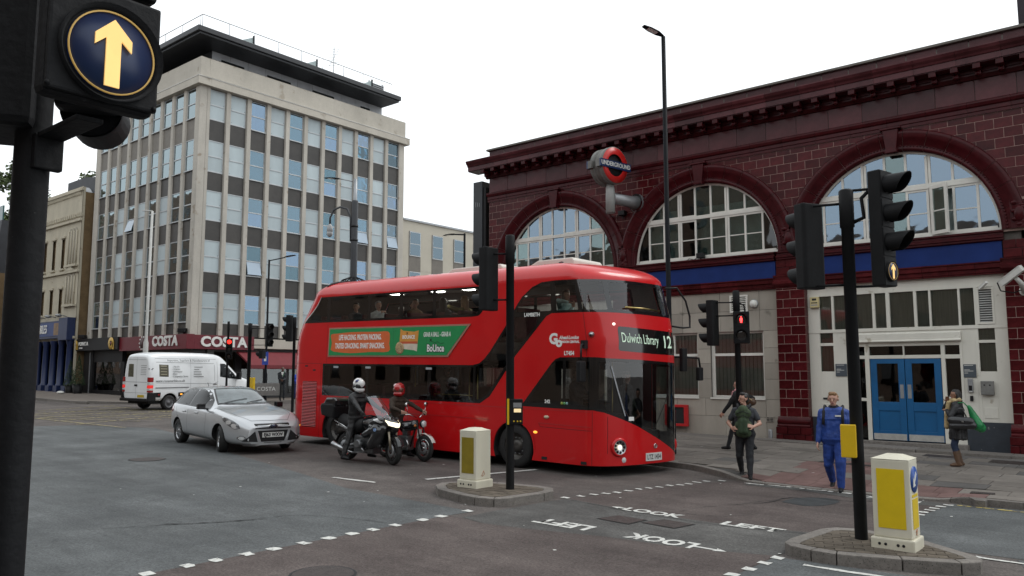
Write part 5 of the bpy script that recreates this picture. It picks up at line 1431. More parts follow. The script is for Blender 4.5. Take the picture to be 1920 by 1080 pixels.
PANES = {'BIG': [
    [(-8.7, 1.38), (-6.98, 1.38), (-6.98, 2.13), (-8.7, 2.13)], [(-6.88, 1.38), (-4.74, 1.38), (-4.74, 2.13), (-6.88, 2.13)], [(-4.62, 1.39), (-3.28, 1.39), (-3.28, 2.14), (-4.62, 2.14)],
    [(-3.2, 1.42), (-3.06, 1.43), (-2.84, 1.56), (-2.6, 1.84), (-2.12, 2.44), (-1.48, 3.06), (-1.44, 3.24), (-2.12, 3.24), (-2.3, 3.0), (-2.76, 2.44), (-2.95, 2.25), (-3.2, 2.15)],
    rounded([(-2.06, 3.35), (-1.06, 3.35), (-1.06, 3.93), (-1.38, 3.92), (-1.6, 3.84), (-1.86, 3.63), (-2.0, 3.46)], .04),
    rounded([(-.9, 3.35), (-.3, 3.35), (-.26, 3.93), (-.88, 3.94)], .03), rounded([(-.2, 3.35), (.33, 3.35), (.36, 3.94), (-.14, 3.93)], .03), rounded([(.45, 3.36), (1.5, 3.35), (2.6, 3.33), (2.6, 3.92), (1.2, 3.94), (.48, 3.94)], .03)],
  'BACK': [[(-9.84, 3.35), (-8.66, 3.35), (-8.66, 3.93), (-9.28, 3.93)], [(-8.5, 3.35), (-6.98, 3.35), (-6.98, 3.93), (-8.5, 3.93)], [(-6.86, 3.35), (-5.78, 3.35), (-5.78, 3.93), (-6.86, 3.93)], [(-5.64, 3.35), (-4.62, 3.35), (-4.62, 3.93), (-5.64, 3.93)], [(-4.5, 3.35), (-3.22, 3.35), (-2.9, 3.66), (-2.74, 3.92), (-4.5, 3.93)]],
  'CABW': [[(-1.7, 1.4), (-.78, 1.4), (-.78, 2.3), (-.95, 2.3), (-1.06, 2.2)], [(-.7, 1.4), (-.16, 1.4), (-.16, 2.31), (-.7, 2.31)], [(.04, 1.34), (.3, 1.27), (.75, 1.12), (1.25, .93), (1.5, .86), (2.42, .84), (2.5, .9), (2.5, 2.22), (1.02, 2.27), (.06, 2.3)], [(2.6, .7), (3.0, .7), (3.0, 2.2), (2.6, 2.2)]],
  'DEST': [], 'FARL': [[(4.3+i*1.6, 1.4), (5.8+i*1.6, 1.4), (5.8+i*1.6, 2.12), (4.3+i*1.6, 2.12)] for i in range(5)], 'FARU': [[(3.5+i*1.5, 3.36), (4.9+i*1.5, 3.36), (4.9+i*1.5, 3.92), (3.5+i*1.5, 3.92)] for i in range(6)]}
def arch_cut(tc, r=.56): return [(tc+r*math.cos(a), .44+r*math.sin(a)) for a in [PI+.42-(PI+.84)*i/14 for i in range(15)]]
T0, T1 = -10.9, TMAX-1.2
outer = [(T0, .2)]+[(x, max(z, .2)) for x, z in arch_cut(-8.15)]+[(x, max(z, .2)) for x, z in arch_cut(-2.08)]+[(T1, .2), (T1, 4.8), (T0, 4.8)]
polys = [('BIG', BIG), ('BACK', BACK), ('CABW', CABW), ('DEST', DEST), ('FARL', FARL), ('FARU', FARU)]
def inpoly(p, poly):
    c = False
    for i in range(len(poly)):
        a, b = poly[i], poly[i-1]
        if (a[1] > p[1]) != (b[1] > p[1]) and p[0] < (b[0]-a[0])*(p[1]-a[1])/(b[1]-a[1])+a[0]: c = not c
    return c
def dens(P, step=.12):
    o = []
    for i, a in enumerate(P):
        b = P[(i+1) % len(P)]; st_ = step if max(a[0], b[0]) > -1.7 or min(a[0], b[0]) < -8.4 else .8
        n = max(1, int(math.dist(a, b)/st_)); o += [(a[0]+(b[0]-a[0])*k/n, a[1]+(b[1]-a[1])*k/n) for k in range(n)]
    return o
vs = []; es = []
def addp(P):
    P = dens(P); k = len(vs); vs.extend(Vector(p) for p in P); es.extend((k+i, k+(i+1) % len(P)) for i in range(len(P)))
addp(outer)
for nme, P in polys:
    addp(P)
    for q in PANES[nme]: addp(q)
t = T0+.1
while t < T1:
    fine = t > -1.7 and t < 4.2 or t < -8.4 or t > TMAX-2.4
    h = .3
    while h < 4.79:
        if h > 3.9 or fine: vs.append(Vector((t, h)))
        h += .1
    t += .1 if fine else .45
r_ = delaunay_2d_cdt(vs, es, [], 0, 1e-5)
BV = [tuple(v) for v in r_[0]]; reg = {}
for f in r_[2]:
    c = (sum(BV[i][0] for i in f)/3, sum(BV[i][1] for i in f)/3)
    if not inpoly(c, outer): continue
    key = 'red'
    for nme, P in polys:
        if inpoly(c, P):
            key = nme
            for qi, q in enumerate(PANES[nme]):
                if inpoly(c, q): key = (nme, qi); break
            break
    reg.setdefault(key, []).append(tuple(f))
def wrapmesh(name, tris, m, off=0.0, parent=None):
    ids = sorted({i for f in tris for i in f}); mp = {i: k for k, i in enumerate(ids)}
    P = [BS(*BV[i], off) for i in ids]
    me = bpy.data.meshes.new(name); me.from_pydata([tuple(p) for p, n in P], [], [tuple(mp[i] for i in f) for f in tris])
    me.materials.append(m); me.polygons.foreach_set('use_smooth', [True]*len(tris))
    me.normals_split_custom_set_from_vertices([tuple(n) for p, n in P]); me.update()
    return put(name, me, parent or bus)
body = wrapmesh('body', reg['red'], RED)
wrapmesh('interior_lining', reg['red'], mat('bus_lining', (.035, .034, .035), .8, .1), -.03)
for nme, P in polys:
    fo = wrapmesh('window_surround' if nme != 'DEST' else 'destination_panel', reg[nme], FRIT, .002)
    for qi in range(len(PANES[nme])):
        if (nme, qi) in reg: wrapmesh('pane', reg[(nme, qi)], BGL2 if nme == 'CABW' else BGL, .001, fo)
# roof cap
cap = [BS(T0+(T1-T0)*i/120, 4.8)[0] for i in range(120)]
mb = MB(); n = len(cap); ctr = [Vector((max(-8.2, min(-2.6, p.x)), 1.26, 4.45)) for p in cap]
mb.add(cap+ctr, [(i, (i+1) % n, n+(i+1) % n, n+i) for i in range(n)], True); mb.build('roof', RED, bus, recalc=True)
PODW = mat('pod_white', (.6, .58, .52), .5, .08, 2)
for a, b in ((-5.0, -3.05), (-2.35, -1.0)):
    MB().prism([(a, 4.40), (a+.35, 4.56), (b-.05, 4.57), (b, 4.5), (b, 4.38)], .7, 1.85, 'y').build('roof_pod', PODW, bus, bevel=.03)
# interior decks
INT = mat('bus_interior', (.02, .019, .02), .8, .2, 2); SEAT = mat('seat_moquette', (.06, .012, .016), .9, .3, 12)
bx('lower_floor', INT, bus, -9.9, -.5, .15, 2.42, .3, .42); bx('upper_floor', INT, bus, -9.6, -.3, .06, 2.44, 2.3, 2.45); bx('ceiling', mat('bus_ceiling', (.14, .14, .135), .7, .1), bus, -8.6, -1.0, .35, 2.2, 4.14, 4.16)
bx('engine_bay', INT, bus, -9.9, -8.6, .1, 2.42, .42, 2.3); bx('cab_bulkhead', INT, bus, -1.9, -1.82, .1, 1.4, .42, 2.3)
MB().box(-.75, .16, .25, 1.15, .42, 1.22).box(-.1, .4, 1.15, 1.95, .42, .86).build('dashboard', M['black'], bus, bevel=.04)
for z, xs in ((2.45, [-9.0+.86*i for i in range(9)]), (.62, [-8.2, -7.3, -6.4, -5.5, -4.6])):
    for x in xs:
        for y in (.12, 1.5):
            MB().box(x, x+.42, y, y+.84, z+.32, z+.45).box(x-.08, x+.03, y, y+.84, z+.4, z+1.02).build('seat', SEAT, bus, bevel=.04)
RAIL = mat('grab_pole', (.42, .32, .12), .3, .1, metal=.7)
for x, y, z0, z1 in ((-4.3, 1.0, .4, 2.3), (-3.4, .3, .4, 2.3), (-6.2, 1.0, .4, 2.3), (-.9, 2.1, .4, 2.3)): MB().tube([(x, y, z0), (x, y, z1)], .018, 6).build('grab_pole', RAIL, bus)
MB().tube([(-3.1, .14, 1.35), (-2.1, .14, 2.15), (-1.4, .14, 2.85)], .02, 6).build('stair_rail', RAIL, bus)
MB().tube([(-4.6, .1, 1.5), (-3.3, .1, 1.5)], .012, 6).build('window_bar', RAIL, bus); MB().tube([(.3, .7, 3.42), (.42, 1.3, 3.42), (.42, 1.9, 3.4)], .018, 6).build('grab_rail', RAIL, bus)
LITE = mat('ceiling_light', (.8, .8, .75), .4, emit=(1, .95, .85), estr=14)
for x in (-7.6, -6.0, -4.9, -3.8, -.5): bx('ceiling_light', LITE, bus, x-.12, x+.12, 1.2, 1.7, 4.11, 4.135)
for x, m_ in ((-8.3, 'sticker_pale'), (-4.8, 'sticker_pale'), (-7.0, 'sticker_pale')): bx('window_sticker', mat(m_, (.35, .38, .4), .6), bus, x, x+.2, -.007, -.004, 2.07, 2.12)
# under-body and wheels
bx('chassis', M['matt'], bus, -9.8, -.45, .32, 2.3, .16, .34)
def bwheel(x, y, s):
    w_ = put('wheel', None, bus, (x, y, .465))
    MB().lathe([(.29, -.14), (.4, -.145), (.455, -.12), (.468, -.06), (.468, .06), (.455, .12), (.4, .145), (.29, .14), (.29, -.14)], 36, 'y').build('tyre', M['rubber'], w_)
    rm = MB().lathe([(.0, s*-.06), (.12, s*-.1), (.13, s*-.03), (.22, s*-.0), (.27, s*-.09), (.3, s*-.125), (.3, s*-.05)], 28, 'y').build('rim', mat('dark_rim', (.07, .065, .06), .45, .3, 8, metal=.5), w_)
    for i in range(10): a = i*PI/5; MB().lathe([(0, s*-.05), (.014, s*-.05), (.016, 0)], 6, 'y', (.175*math.cos(a), 0, .175*math.sin(a))).build('wheel_nut', M['steel'], w_)
for x in (-2.08, -8.15):
    bwheel(x, .19, 1); bwheel(x, 2.33, -1)
    MB().lathe([(.57, .004), (.57, .5), (0, .5)], 24, 'y', (x, 0, .44), True, R(-22), R(202)).build('wheel_arch', M['matt'], bus)
    pr = [(x+.56*math.cos(a), .44+.56*math.sin(a)) for a in [PI*i/20 for i in range(21)]]; po = [(x+.60*math.cos(a), .44+.60*math.sin(a)) for a in [PI*i/20 for i in range(21)]]
    mb = MB(); n = 21; mb.add([(a, -.012, b) for a, b in pr]+[(a, -.012, b) for a, b in po]+[(a, .01, b) for a, b in pr], [(i, i+1, n+i+1, n+i) for i in range(n-1)]+[(i, i+1, 2*n+i+1, 2*n+i) for i in range(n-1)]); mb.build('arch_lip', RED, bus)
# panel joints, rub rails, hatches, grille
def strip(P, wd, m, off=.0015, name='panel_joint'):
    L = []; 
    Q = dens(P+[P[0]], .08)[:-1] if False else []
    for a, b in zip(P, P[1:]):
        n = max(1, int(math.dist(a, b)/.06)); Q += [(a[0]+(b[0]-a[0])*k/n, a[1]+(b[1]-a[1])*k/n) for k in range(n)]
    Q.append(P[-1]); va = []; vb = []
    for i, q in enumerate(Q):
        a, b = Q[max(i-1, 0)], Q[min(i+1, len(Q)-1)]; l = math.dist(a, b); nx, ny = -(b[1]-a[1])/l*wd/2, (b[0]-a[0])/l*wd/2
        va.append(BS(q[0]+nx, q[1]+ny, off)[0]); vb.append(BS(q[0]-nx, q[1]-ny, off)[0])
    n = len(Q)
    return MB().add(va+vb, [(i, i+1, n+i+1, n+i) for i in range(n-1)]).build(name, m, bus)
JN = mat('joint_dark', (.06, .004, .005), .6); REDL = mat('rail_red', (.42, .016, .018), .3, .05, coat=.6)
for P in ([(-10.15, 2.185), (-8.83, 2.18)], [(-8.86, .2), (-8.84, 2.18)], [(-8.62, 2.18), (-8.6, 3.29)], [(-.09, .22), (-.08, 1.3)], [(-.2, 2.4), (-.2, 3.29)], [(-1.35, .92), (-.09, .9)], [(-1.4, .99), (-1.35, .92)], [(-3.2, .22), (-3.2, .9)], [(-5.4, .22), (-5.4, 1.0)], [(-7.3, .22), (-7.3, 1.0)]): strip(P, .009, JN)
for P in ([(-7.55, 1.02), (-2.75, 1.0)], [(-1.4, 1.0), (-.1, .975)], [(-8.8, 1.295), (-.1, 1.28)]): strip(P, .016, REDL, .006, 'rub_rail')
strip([(-9.9, 3.27), (-9.93, 3.32), (-9.3, 4.0)], .05, mat('pale_seal', (.5, .5, .48), .5), .004, 'rear_window_seal')
gr = put('engine_grille', None, bus)
bx('backing', mat('grille_dark_red', (.07, .004, .005), .6), gr, -9.62, -9.0, -.006, .0, .46, 1.69)
for i in range(30): MB().prism([(-.008, .0), (-.016, .01), (-.008, .02)], -9.63, -8.99, 'x').build('slat', RED, gr, (0, 0, .475+i*.0405))
for x, z in ((-9.55, 2.09), (-9.2, 1.98)): bx('vent_slot', M['matt'], bus, x, x+.12, -.004, .0, z, z+.04)
for x, z in ((-1.24, .28), (-.25, .26)): MB().box(x-.07, x+.07, -.008, .0, z-.03, z+.03).build('jacking_pad', M['matt'], bus, bevel=.004)
AMB = mat('amber_lens', (.8, .25, .02), .25, emit=(1, .4, .05), estr=1.2)
MB().ell((-1.48, -.004, .8), (.055, .02, .028), 10, 6).build('side_marker', AMB, bus); MB().ell((-1.19, -.006, 1.13), (.07, .03, .035), 10, 6).build('door_handle', mat('cream_handle', (.5, .42, .3), .4), bus)
# advert panel
ADG = mat('advert_green', (.012, .24, .07), .4, .06); ADO = mat('advert_orange', (.62, .12, .025), .5, .08)
ad = MB().prism([(-8.55, 2.36), (-8.52, 3.14), (-3.36, 3.13), (-4.07, 2.37)], -.02, .0, 'y').build('advert_panel', mat('advert_frame', (.36, .16, .12), .4, .1), bus)
MB().prism([(-8.5, 2.4), (-8.475, 3.1), (-3.46, 3.09), (-4.11, 2.41)], -.026, -.019, 'y').build('advert_sheet', ADG, ad)
rn = random.Random(4)
ob = spline([(-8.42, 2.55), (-8.38, 2.75), (-8.42, 2.95), (-8.1, 2.98), (-7.5, 3.01), (-6.6, 3.0), (-6.15, 3.0), (-6.08, 2.85), (-6.1, 2.7), (-6.12, 2.5), (-6.8, 2.49), (-7.6, 2.46), (-8.3, 2.5)], 3)
MB().prism(ob, -.0275, -.0255, 'y').build('advert_print', ADO, ad)
WP = mat('advert_white', (.75, .75, .72), .5, .04); AP = mat('wrapper_orange', (.62, .27, .05), .4, .15, 4); 
def adtext(s, x, z, size, m=WP, sx=1.0, bold=.004, shear=0.0, dy=-.0285, ext=.0005, sp=1.0): return text('advert_lettering', s, size, m, ad, (x, dy, z), (R(90), 0, 0), ext, sx, bold, 'CENTER', shear, sp)
adtext('LIFE HACKING. PROTEIN PACKING.', -7.24, 2.865, .19, sx=.56, bold=.006, shear=.08); adtext('TASTES CRACKING. SMART SNACKING.', -7.25, 2.645, .19, sx=.58, bold=.006, shear=.08)
adtext('GRAB A BALL - GRAB A', -4.43, 2.9, .15, sx=.58, bold=.004, shear=.1)
adtext('BoUnce', -4.47, 2.57, .235, M['matt'], .76, .022); adtext('BoUnce', -4.47, 2.57, .235, WP, .76, .007, dy=-.0295)
adtext('x', -4.63, 2.78, .14, M['matt'], 1.2, .003); MB().tube([(-4.6, -.028, 2.74), (-4.5, -.028, 2.71), (-4.4, -.028, 2.73), (-4.3, -.028, 2.68), (-4.2, -.028, 2.7)], .004, 4).build('advert_print', M['matt'], ad)
MB().prism([(-5.72, 2.74), (-5.69, 3.06), (-5.6, 3.01), (-5.2, 2.98), (-5.05, 3.01), (-5.08, 2.7)], -.0285, -.0265, 'y').build('advert_print', AP, ad)
MB().prism([(-5.72, 2.72), (-5.08, 2.68), (-5.1, 2.5), (-5.2, 2.53), (-5.55, 2.56), (-5.72, 2.55)], -.0284, -.0264, 'y').build('advert_print', mat('wrapper_cream', (.6, .52, .42), .45, .1), ad)
bx('advert_print', mat('wrapper_red', (.5, .09, .03), .45, .1), ad, -5.72, -5.08, -.029, -.0286, 2.69, 2.745)
adtext('BOUNCE', -5.4, 2.85, .12, WP, .9, .004, dy=-.0292); adtext('x', -5.45, 2.95, .1, M['matt'], 1, .003, dy=-.0292)
MB().lathe([(0, -.031), (.1, -.0305), (.155, -.0285), (.155, -.026)], 24, 'y', (-5.71, 0, 2.585)).build('advert_print', mat('snack_ball', (.2, .1, .04), .7, .5, 40, bump=.8, bscale=60, col2=(.7, .5, .26)), ad)
for x in (-7.27, -5.95, -4.77): bx('advert_joint', mat('advert_joint', (.012, .17, .055), .5), ad, x-.006, x+.006, -.0262, -.0258, 2.42, 3.08)
# lettering on the side
def stext(s, x, z, size, sx=1, bold=.004, shear=0.0, m=WP, sp=1.0, dy=-.004): return text('lettering', s, size, m, bus, (x, dy, z), (R(90), 0, 0), .001, sx, bold, 'CENTER', shear, sp)
stext('G', -1.02, 2.75, .3, 1, .014); stext('o', -.875, 2.68, .27, 1.05, .014, dy=-.008); stext('Ahead-London', -.625, 2.78, .105, .78, .003, .25); stext('LONDON CENTRAL', -.615, 2.69, .066, .84, .003)
stext('LT454', -.62, 2.455, .115, .85, .005); stext('242', -1.17, 1.45, .1, .95, .004); stext('LAMBETH', -1.6, 3.28, .11, .9, .003)
for i, c in enumerate(((.3, .35, .05), (.1, .3, .1), (.2, .35, .35))): MB().lathe([(0, -.006), (.028, -.006), (.03, 0)], 12, 'y', (-.8+i*.065, 0, 1.43)).build('status_dot', mat('dot%d' % i, c, .4), bus)
# items on the curved front, wrapped on its surface
def wraptext(s, t0, t1, h0, h1, m, off=.011, skew=0.0, bold=.0, name='lettering'):
    o = text(name, s, 1.0, m, bus, (0, 0, 0), (0, 0, 0), 0, 1, bold); me = o.data
    bm = bmesh.new(); bm.from_mesh(me); bmesh.ops.triangulate(bm, faces=bm.faces); bmesh.ops.subdivide_edges(bm, edges=[e for e in bm.edges if e.calc_length() > .12], cuts=4, use_grid_fill=False); bmesh.ops.triangulate(bm, faces=bm.faces); bm.to_mesh(me); bm.free()
    xs = [v.co.x for v in me.vertices]; ys = [v.co.y for v in me.vertices]; a, b, c, d = min(xs), max(xs), min(ys), max(ys)
    for v in me.vertices:
        u = (v.co.x-a)/(b-a); q = (v.co.y-c)/(d-c); v.co = BS(t0+(t1-t0)*u, h0+(h1-h0)*q+skew*u, off)[0]
    return o
LED = mat('led_green_white', (.5, .6, .5), .5, emit=(.5, .72, .52), estr=.3)
wraptext('Dulwich Library', .56, 1.62, 2.63, 2.89, LED, skew=-.04); wraptext('12', 1.82, 2.1, 2.60, 2.86, LED, bold=.01)
wraptext('D', 2.3, 2.36, 2.6, 2.75, LED)
def onfront(t, h, off=0.0):
    p, n_ = BS(t, h, off); return p, n_.to_track_quat('Z', 'Y').to_euler()
def headlamp(t, h):
    p, e = onfront(t, h); o = put('headlight', None, bus, p, e)
    MB().lathe([(.185, -.05), (.19, .02), (.17, .045), (.145, .05), (.135, .03)], 28).build('bezel', RED, o)
    MB().lathe([(.0, .03), (.135, .032), (.142, .05), (.142, .0)], 28).build('lamp_plate', M['alloy'], o)
    for i in range(9):
        a = i*2*PI/9; MB().lathe([(0, .045), (.02, .045), (.027, .034)], 10, 'z', (.1*math.cos(a), .1*math.sin(a), 0)).build('led_cup', M['black'], o)
    MB().ell((0, 0, .035), (.052, .052, .02), 14, 8).build('main_lamp', mat('headlight_on', (.9, .85, .7), .2, emit=(1, .9, .7), estr=.8), o)
headlamp(.48, .58); headlamp(2.62, .52)
p, e = onfront(1.45, .34, .004)
def wrapquad(name, t0, t1, h0, h1, m, off, th=.008, parent=None):
    n_ = max(2, int((t1-t0)/.08)); F_ = [BS(t0+(t1-t0)*i/n_, h, off)[0] for h in (h0, h1) for i in range(n_+1)]; B_ = [BS(t0+(t1-t0)*i/n_, h, off-th)[0] for h in (h0, h1) for i in range(n_+1)]
    k = n_+1; fs = [(i, i+1, k+i+1, k+i) for i in range(n_)]; per = list(range(k))+list(range(2*k-1, k-1, -1))
    fs += [(per[i], per[(i+1) % len(per)], 2*k+per[(i+1) % len(per)], 2*k+per[i]) for i in range(len(per))]
    return MB().add(F_+B_, fs).build(name, m, parent or bus)
PLATE = mat('plate_white', (.62, .62, .6), .4, .04)
wrapquad('number_plate', 1.2, 1.7, .265, .425, PLATE, .012, .014); wraptext('LTZ 1454', 1.24, 1.66, .295, .395, M['matt'], .0135, bold=.02)
p, e = onfront(1.5, .56); rb_ = put('roundel_badge', MB().lathe([(.05, 0), (.05, .012), (.036, .012), (.036, 0)], 18).box(-.06, .06, -.012, .012, .0, .014).mesh('badge', M['chrome']), bus, p, e)
p, e = onfront(.6, .32); put('fog_lamp', MB().lathe([(0, .01), (.04, .01), (.055, 0)], 14).mesh('fog_lamp', M['lampglass']), bus, p, e)
for t_, h_ in ((.42, 3.06), (2.62, 3.02)):
    p, e = onfront(t_, h_); put('marker_lamp', MB().ell((0, 0, 0), (.035, .03, .03), 10, 6).mesh('marker_lamp', mat('marker_white', (.8, .78, .7), .3, emit=(1, .95, .85), estr=1)), bus, p, e)
p, e = onfront(-.08, 2.84); cmv = put('side_camera', MB().lathe([(.06, 0), (.06, .03), (.045, .05)], 16).ell((0, 0, .05), .04, 10, 8).mesh('side_camera', M['alloy']), bus, p, e); put('lens', MB().ell((-.01, -.02, .075), .02, 8, 6).mesh('lens', M['matt']), cmv)
p, e = onfront(2.1, 2.99); put('red_marker', MB().ell((0, 0, 0), .03, 8, 6).mesh('red_marker', mat('red_lens', (.5, .02, .02), .3)), bus, p, e)
# mirrors and wipers
mr = MB().tube([(-.22, .0, 2.66), (-.2, -.18, 2.62), (-.16, -.24, 2.3)], .022, 8).box(-.27, -.17, -.1, .02, 2.55, 2.72); mo = mr.build('mirror_arm', M['black'], bus); MB().box(-.2, -.1, -.36, -.14, 1.88, 2.3).build('mirror_head', M['black'], mo, bevel=.03)
MB().tube([(.26, 2.46, 3.95), (.4, 2.75, 3.98), (.5, 2.98, 3.7), (.55, 3.08, 3.35), (.55, 3.08, 3.1), (.5, 2.85, 3.08), (.42, 2.5, 3.1)], .022, 8).build('mirror_hoop', M['black'], bus)
ma = MB().tube([(.45, 2.5, 2.42), (.6, 2.8, 2.42), (.75, 3.1, 2.4), (.76, 3.14, 2.2)], .025, 8).build('mirror_arm', M['black'], bus); MB().box(.52, .62, 2.6, 2.82, 2.1, 2.62).box(.7, .8, 3.04, 3.24, 1.9, 2.2).build('mirror_head', M['black'], ma, bevel=.03)
strip([(.62, 1.2), (.45, 1.7), (.3, 2.2)], .03, M['steel'], .02, 'wiper'); strip([(1.5, 1.0), (1.85, 1.5), (2.0, 1.9)], .02, M['black'], .02, 'wiper')
p, e = onfront(.78, 1.15, .01); wrapquad('ticket_notice', .72, .86, 1.1, 1.18, WP, .006)
# passengers: seated figures on both decks
SUIT = cloth('dark_suit', (.016, .018, .022)); SHIRT = cloth('white_shirt', (.5, .52, .52)); BRN = cloth('tan_jacket', (.10, .055, .025)); OLV = cloth('olive', (.16, .13, .05)); DKC = cloth('dark_coat', (.012, .012, .014)); TEAL = cloth('pale_teal', (.28, .40, .38))
cb, sb_ = math.cos(SLOPE), math.sin(SLOPE)
def bw(x, y, z): return (-8.9+x*cb+z*sb_, 13.4+y, gz(-8.9)+z*cb-x*sb_)
def rider(lab, x, y, z, rz, m, hair, arms=None, hh=1.72, yaw=0.0, stand=False, grp=None):
    h_ = hh
    if stand:
        return figure(lab, bw(x, y, z), rz, h_, m, hands=arms or [(.1, .25, .85), (.1, -.25, .85)], feet=[(0, .1, .07, 0), (.05, -.1, .07, 0)], yaw=yaw, hair=hair, vox=.016, cat='person')
    return figure(lab, bw(x, y, z), rz, h_, m, pelvis=(0, 0, .56), feet=[(.42, .12, .1, 0), (.42, -.12, .1, 0)], hands=arms or [(.33, .12, .68), (.33, -.12, .68)], yaw=yaw, hair=hair, vox=.016)
rider('passenger in dark suit and white shirt by the upper rear window', -7.95, .42, 2.45, R(-8), dict(skin=SKINT, top=SUIT, legs=SUIT), short_hair(HB), yaw=R(-48))
rider('grey haired passenger in white shirt with hands at the face on the upper deck', -7.05, .42, 2.45, R(-10), dict(top=SHIRT, legs=SUIT), short_hair(HG), [(.26, .07, 1.05), (.26, -.07, 1.05)])
rider('passenger in pale blue shirt leaning back on the upper deck', -6.25, .9, 2.45, R(5), dict(top=SHIRT, legs=SUIT), short_hair(HB))
rider('passenger in tan leather jacket on the upper deck', -5.65, .42, 2.45, R(-12), dict(skin=SKINT, top=BRN, legs=SUIT), short_hair(HB), yaw=R(-50))
rider('small passenger with a pale cap beside the tan jacket on the upper deck', -6.2, .45, 2.38, R(0), dict(skin=SKIND, top=DKC, legs=DKC), dict(mat=M['white'], prims=[((-.03, 0, .07), (.02, 0, .08), .075, .07)]), hh=1.5)
rider('dark dressed passenger with black hair at the upper middle window', -4.75, .5, 2.45, R(160), dict(top=DKC, legs=DKC, skin=SKINT), long_hair(HB, .2))
rider('fair haired passenger in olive top at the end upper window', -3.95, .42, 2.45, R(170), dict(top=OLV, legs=SUIT), long_hair(HF, .34), [(.12, .2, 1.08), (.3, -.12, .75)])
rider('passenger in pale green sleeves resting the head on one hand at the front upper window', -1.02, .45, 2.45, R(-10), dict(top=TEAL, legs=SUIT, skin=SKINT), long_hair(HBR, .28), [(.2, .0, 1.0), (.2, -.13, 1.09)])
rider('standing passenger in black jacket with white shoulders inside the lower deck', -4.55, .5, .42, R(-25), dict(top=DKC, legs=DKC, skin=SKIND), short_hair(HB), [(.3, .1, 1.1), (.45, -.15, 1.08)], 1.74, stand=True)
rider('dark haired person in black standing inside behind the windscreen', .0, 1.25, .42, R(0), dict(top=DKC, legs=DKC, skin=SKINT), long_hair(HBR, .36), None, 1.66, R(-15), True)
rider('bus driver in dark uniform behind the wheel', -.95, .75, .75, R(0), dict(top=SUIT, legs=SUIT, skin=SKIND), short_hair(HB), [(.4, .15, .8), (.4, -.15, .8)])
# ---------------- car, van ----------------
def loft(name, stations, mats, cutters=(), subdiv=2, parent=None, cap=True):
    """closed body from half sections [(x, [(y, z), ...])], mirrored; smoothed; wheel wells cut out"""
    mb = MB(); K = len(stations[0][1]); ring = 2*K-2
    for x, sec in stations:
        full = [(y, z) for y, z in sec]+[(-y, z) for y, z in sec[-2:0:-1]]
        mb.v += [(x, y, z) for y, z in full]
    for i in range(len(stations)-1):
        for k in range(ring): mb.f.append((i*ring+k, i*ring+(k+1) % ring, (i+1)*ring+(k+1) % ring, (i+1)*ring+k))
    n = len(stations)-1
    for base, flip in ((0, 1), (n*ring, 0)):
        for k in range(K-1):
            q = [k, (k+1), (ring-(k+1)) % ring, (ring-k) % ring]; q = [a+base for a in dict.fromkeys(q)]
            if len(q) > 2: mb.f.append(tuple(q[::-1] if flip else q))
    mb.mi = [0]*len(mb.f); mb.sm = [True]*len(mb.f)
    me = mb.mesh(name, mats, merge=False)
    o = bpy.data.objects.new('tmp', me); COL.objects.link(o)
    s = o.modifiers.new('s', 'SUBSURF'); s.levels = subdiv; s.render_levels = subdiv
    tmp = []
    for c in cutters:
        cm = c.mesh('cut', mats[1]); co_ = bpy.data.objects.new('cut', cm); COL.objects.link(co_); tmp.append(co_)
        b = o.modifiers.new('b', 'BOOLEAN'); b.operation = 'DIFFERENCE'; b.solver = 'EXACT'; b.object = co_; b.material_mode = 'TRANSFER'
    bpy.context.view_layer.update()
    r = bpy.data.meshes.new_from_object(o.evaluated_get(bpy.context.evaluated_depsgraph_get()))
    for q in [o]+tmp: bpy.data.objects.remove(q)
    bm = bmesh.new(); bm.from_mesh(r)
    for e in bm.edges:
        if len(e.link_faces) == 2 and e.calc_face_angle(0) > .75: e.smooth = False
    bm.to_mesh(r); tree = BVHTree.FromBMesh(bm); bm.free()
    r.polygons.foreach_set('use_smooth', [True]*len(r.polygons))
    return put(name, r, parent), tree
def panel(tree, name, poly, m, parent, org, u, v, off=.004, step=.07, th=0.0):
    """a shaped piece laid on a body: polygon in the plane (org,u,v), cast along u x v onto the surface"""
    u, v, org = Vector(u), Vector(v), Vector(org); d = u.cross(v).normalized()
    V, T = tri_region(poly, (), step); P = []; N = []
    for a, b in V:
        h = tree.ray_cast(org+u*a+v*b, d)
        if h[0] is None:
            h = tree.find_nearest(org+u*a+v*b+d*3)
        nn = h[1] if h[1].dot(d) < 0 else -h[1]
        P.append(h[0]+nn*off); N.append(nn)
    me = bpy.data.meshes.new(name); me.from_pydata([tuple(p) for p in P], [], T); me.materials.append(m)
    me.polygons.foreach_set('use_smooth', [True]*len(T)); me.update()
    return put(name, me, parent)
def line(tree, name, pts, wd, m, parent, org, u, v, off=.003):
    P = []
    for a, b in zip(pts, pts[1:]):
        n = max(1, int(math.dist(a, b)/.08)); P += [(a[0]+(b[0]-a[0])*k/n, a[1]+(b[1]-a[1])*k/n) for k in range(n)]
    P.append(pts[-1]); u, v, org = Vector(u), Vector(v), Vector(org); d = u.cross(v).normalized(); L = []; Rr = []
    for i, q in enumerate(P):
        a, b = P[max(0, i-1)], P[min(len(P)-1, i+1)]; l = math.dist(a, b); nx, ny = -(b[1]-a[1])/l*wd/2, (b[0]-a[0])/l*wd/2
        for s, A in ((1, L), (-1, Rr)):
            h = tree.ray_cast(org+u*(q[0]+s*nx)+v*(q[1]+s*ny), d)
            if h[0] is None: h = tree.find_nearest(org+u*q[0]+v*q[1]+d*3)
            nn = h[1] if h[1].dot(d) < 0 else -h[1]; A.append(h[0]+nn*off)
    n = len(P)
    return MB().add(L+Rr, [(i, i+1, n+i+1, n+i) for i in range(n-1)]).build(name, m, parent, recalc=False)
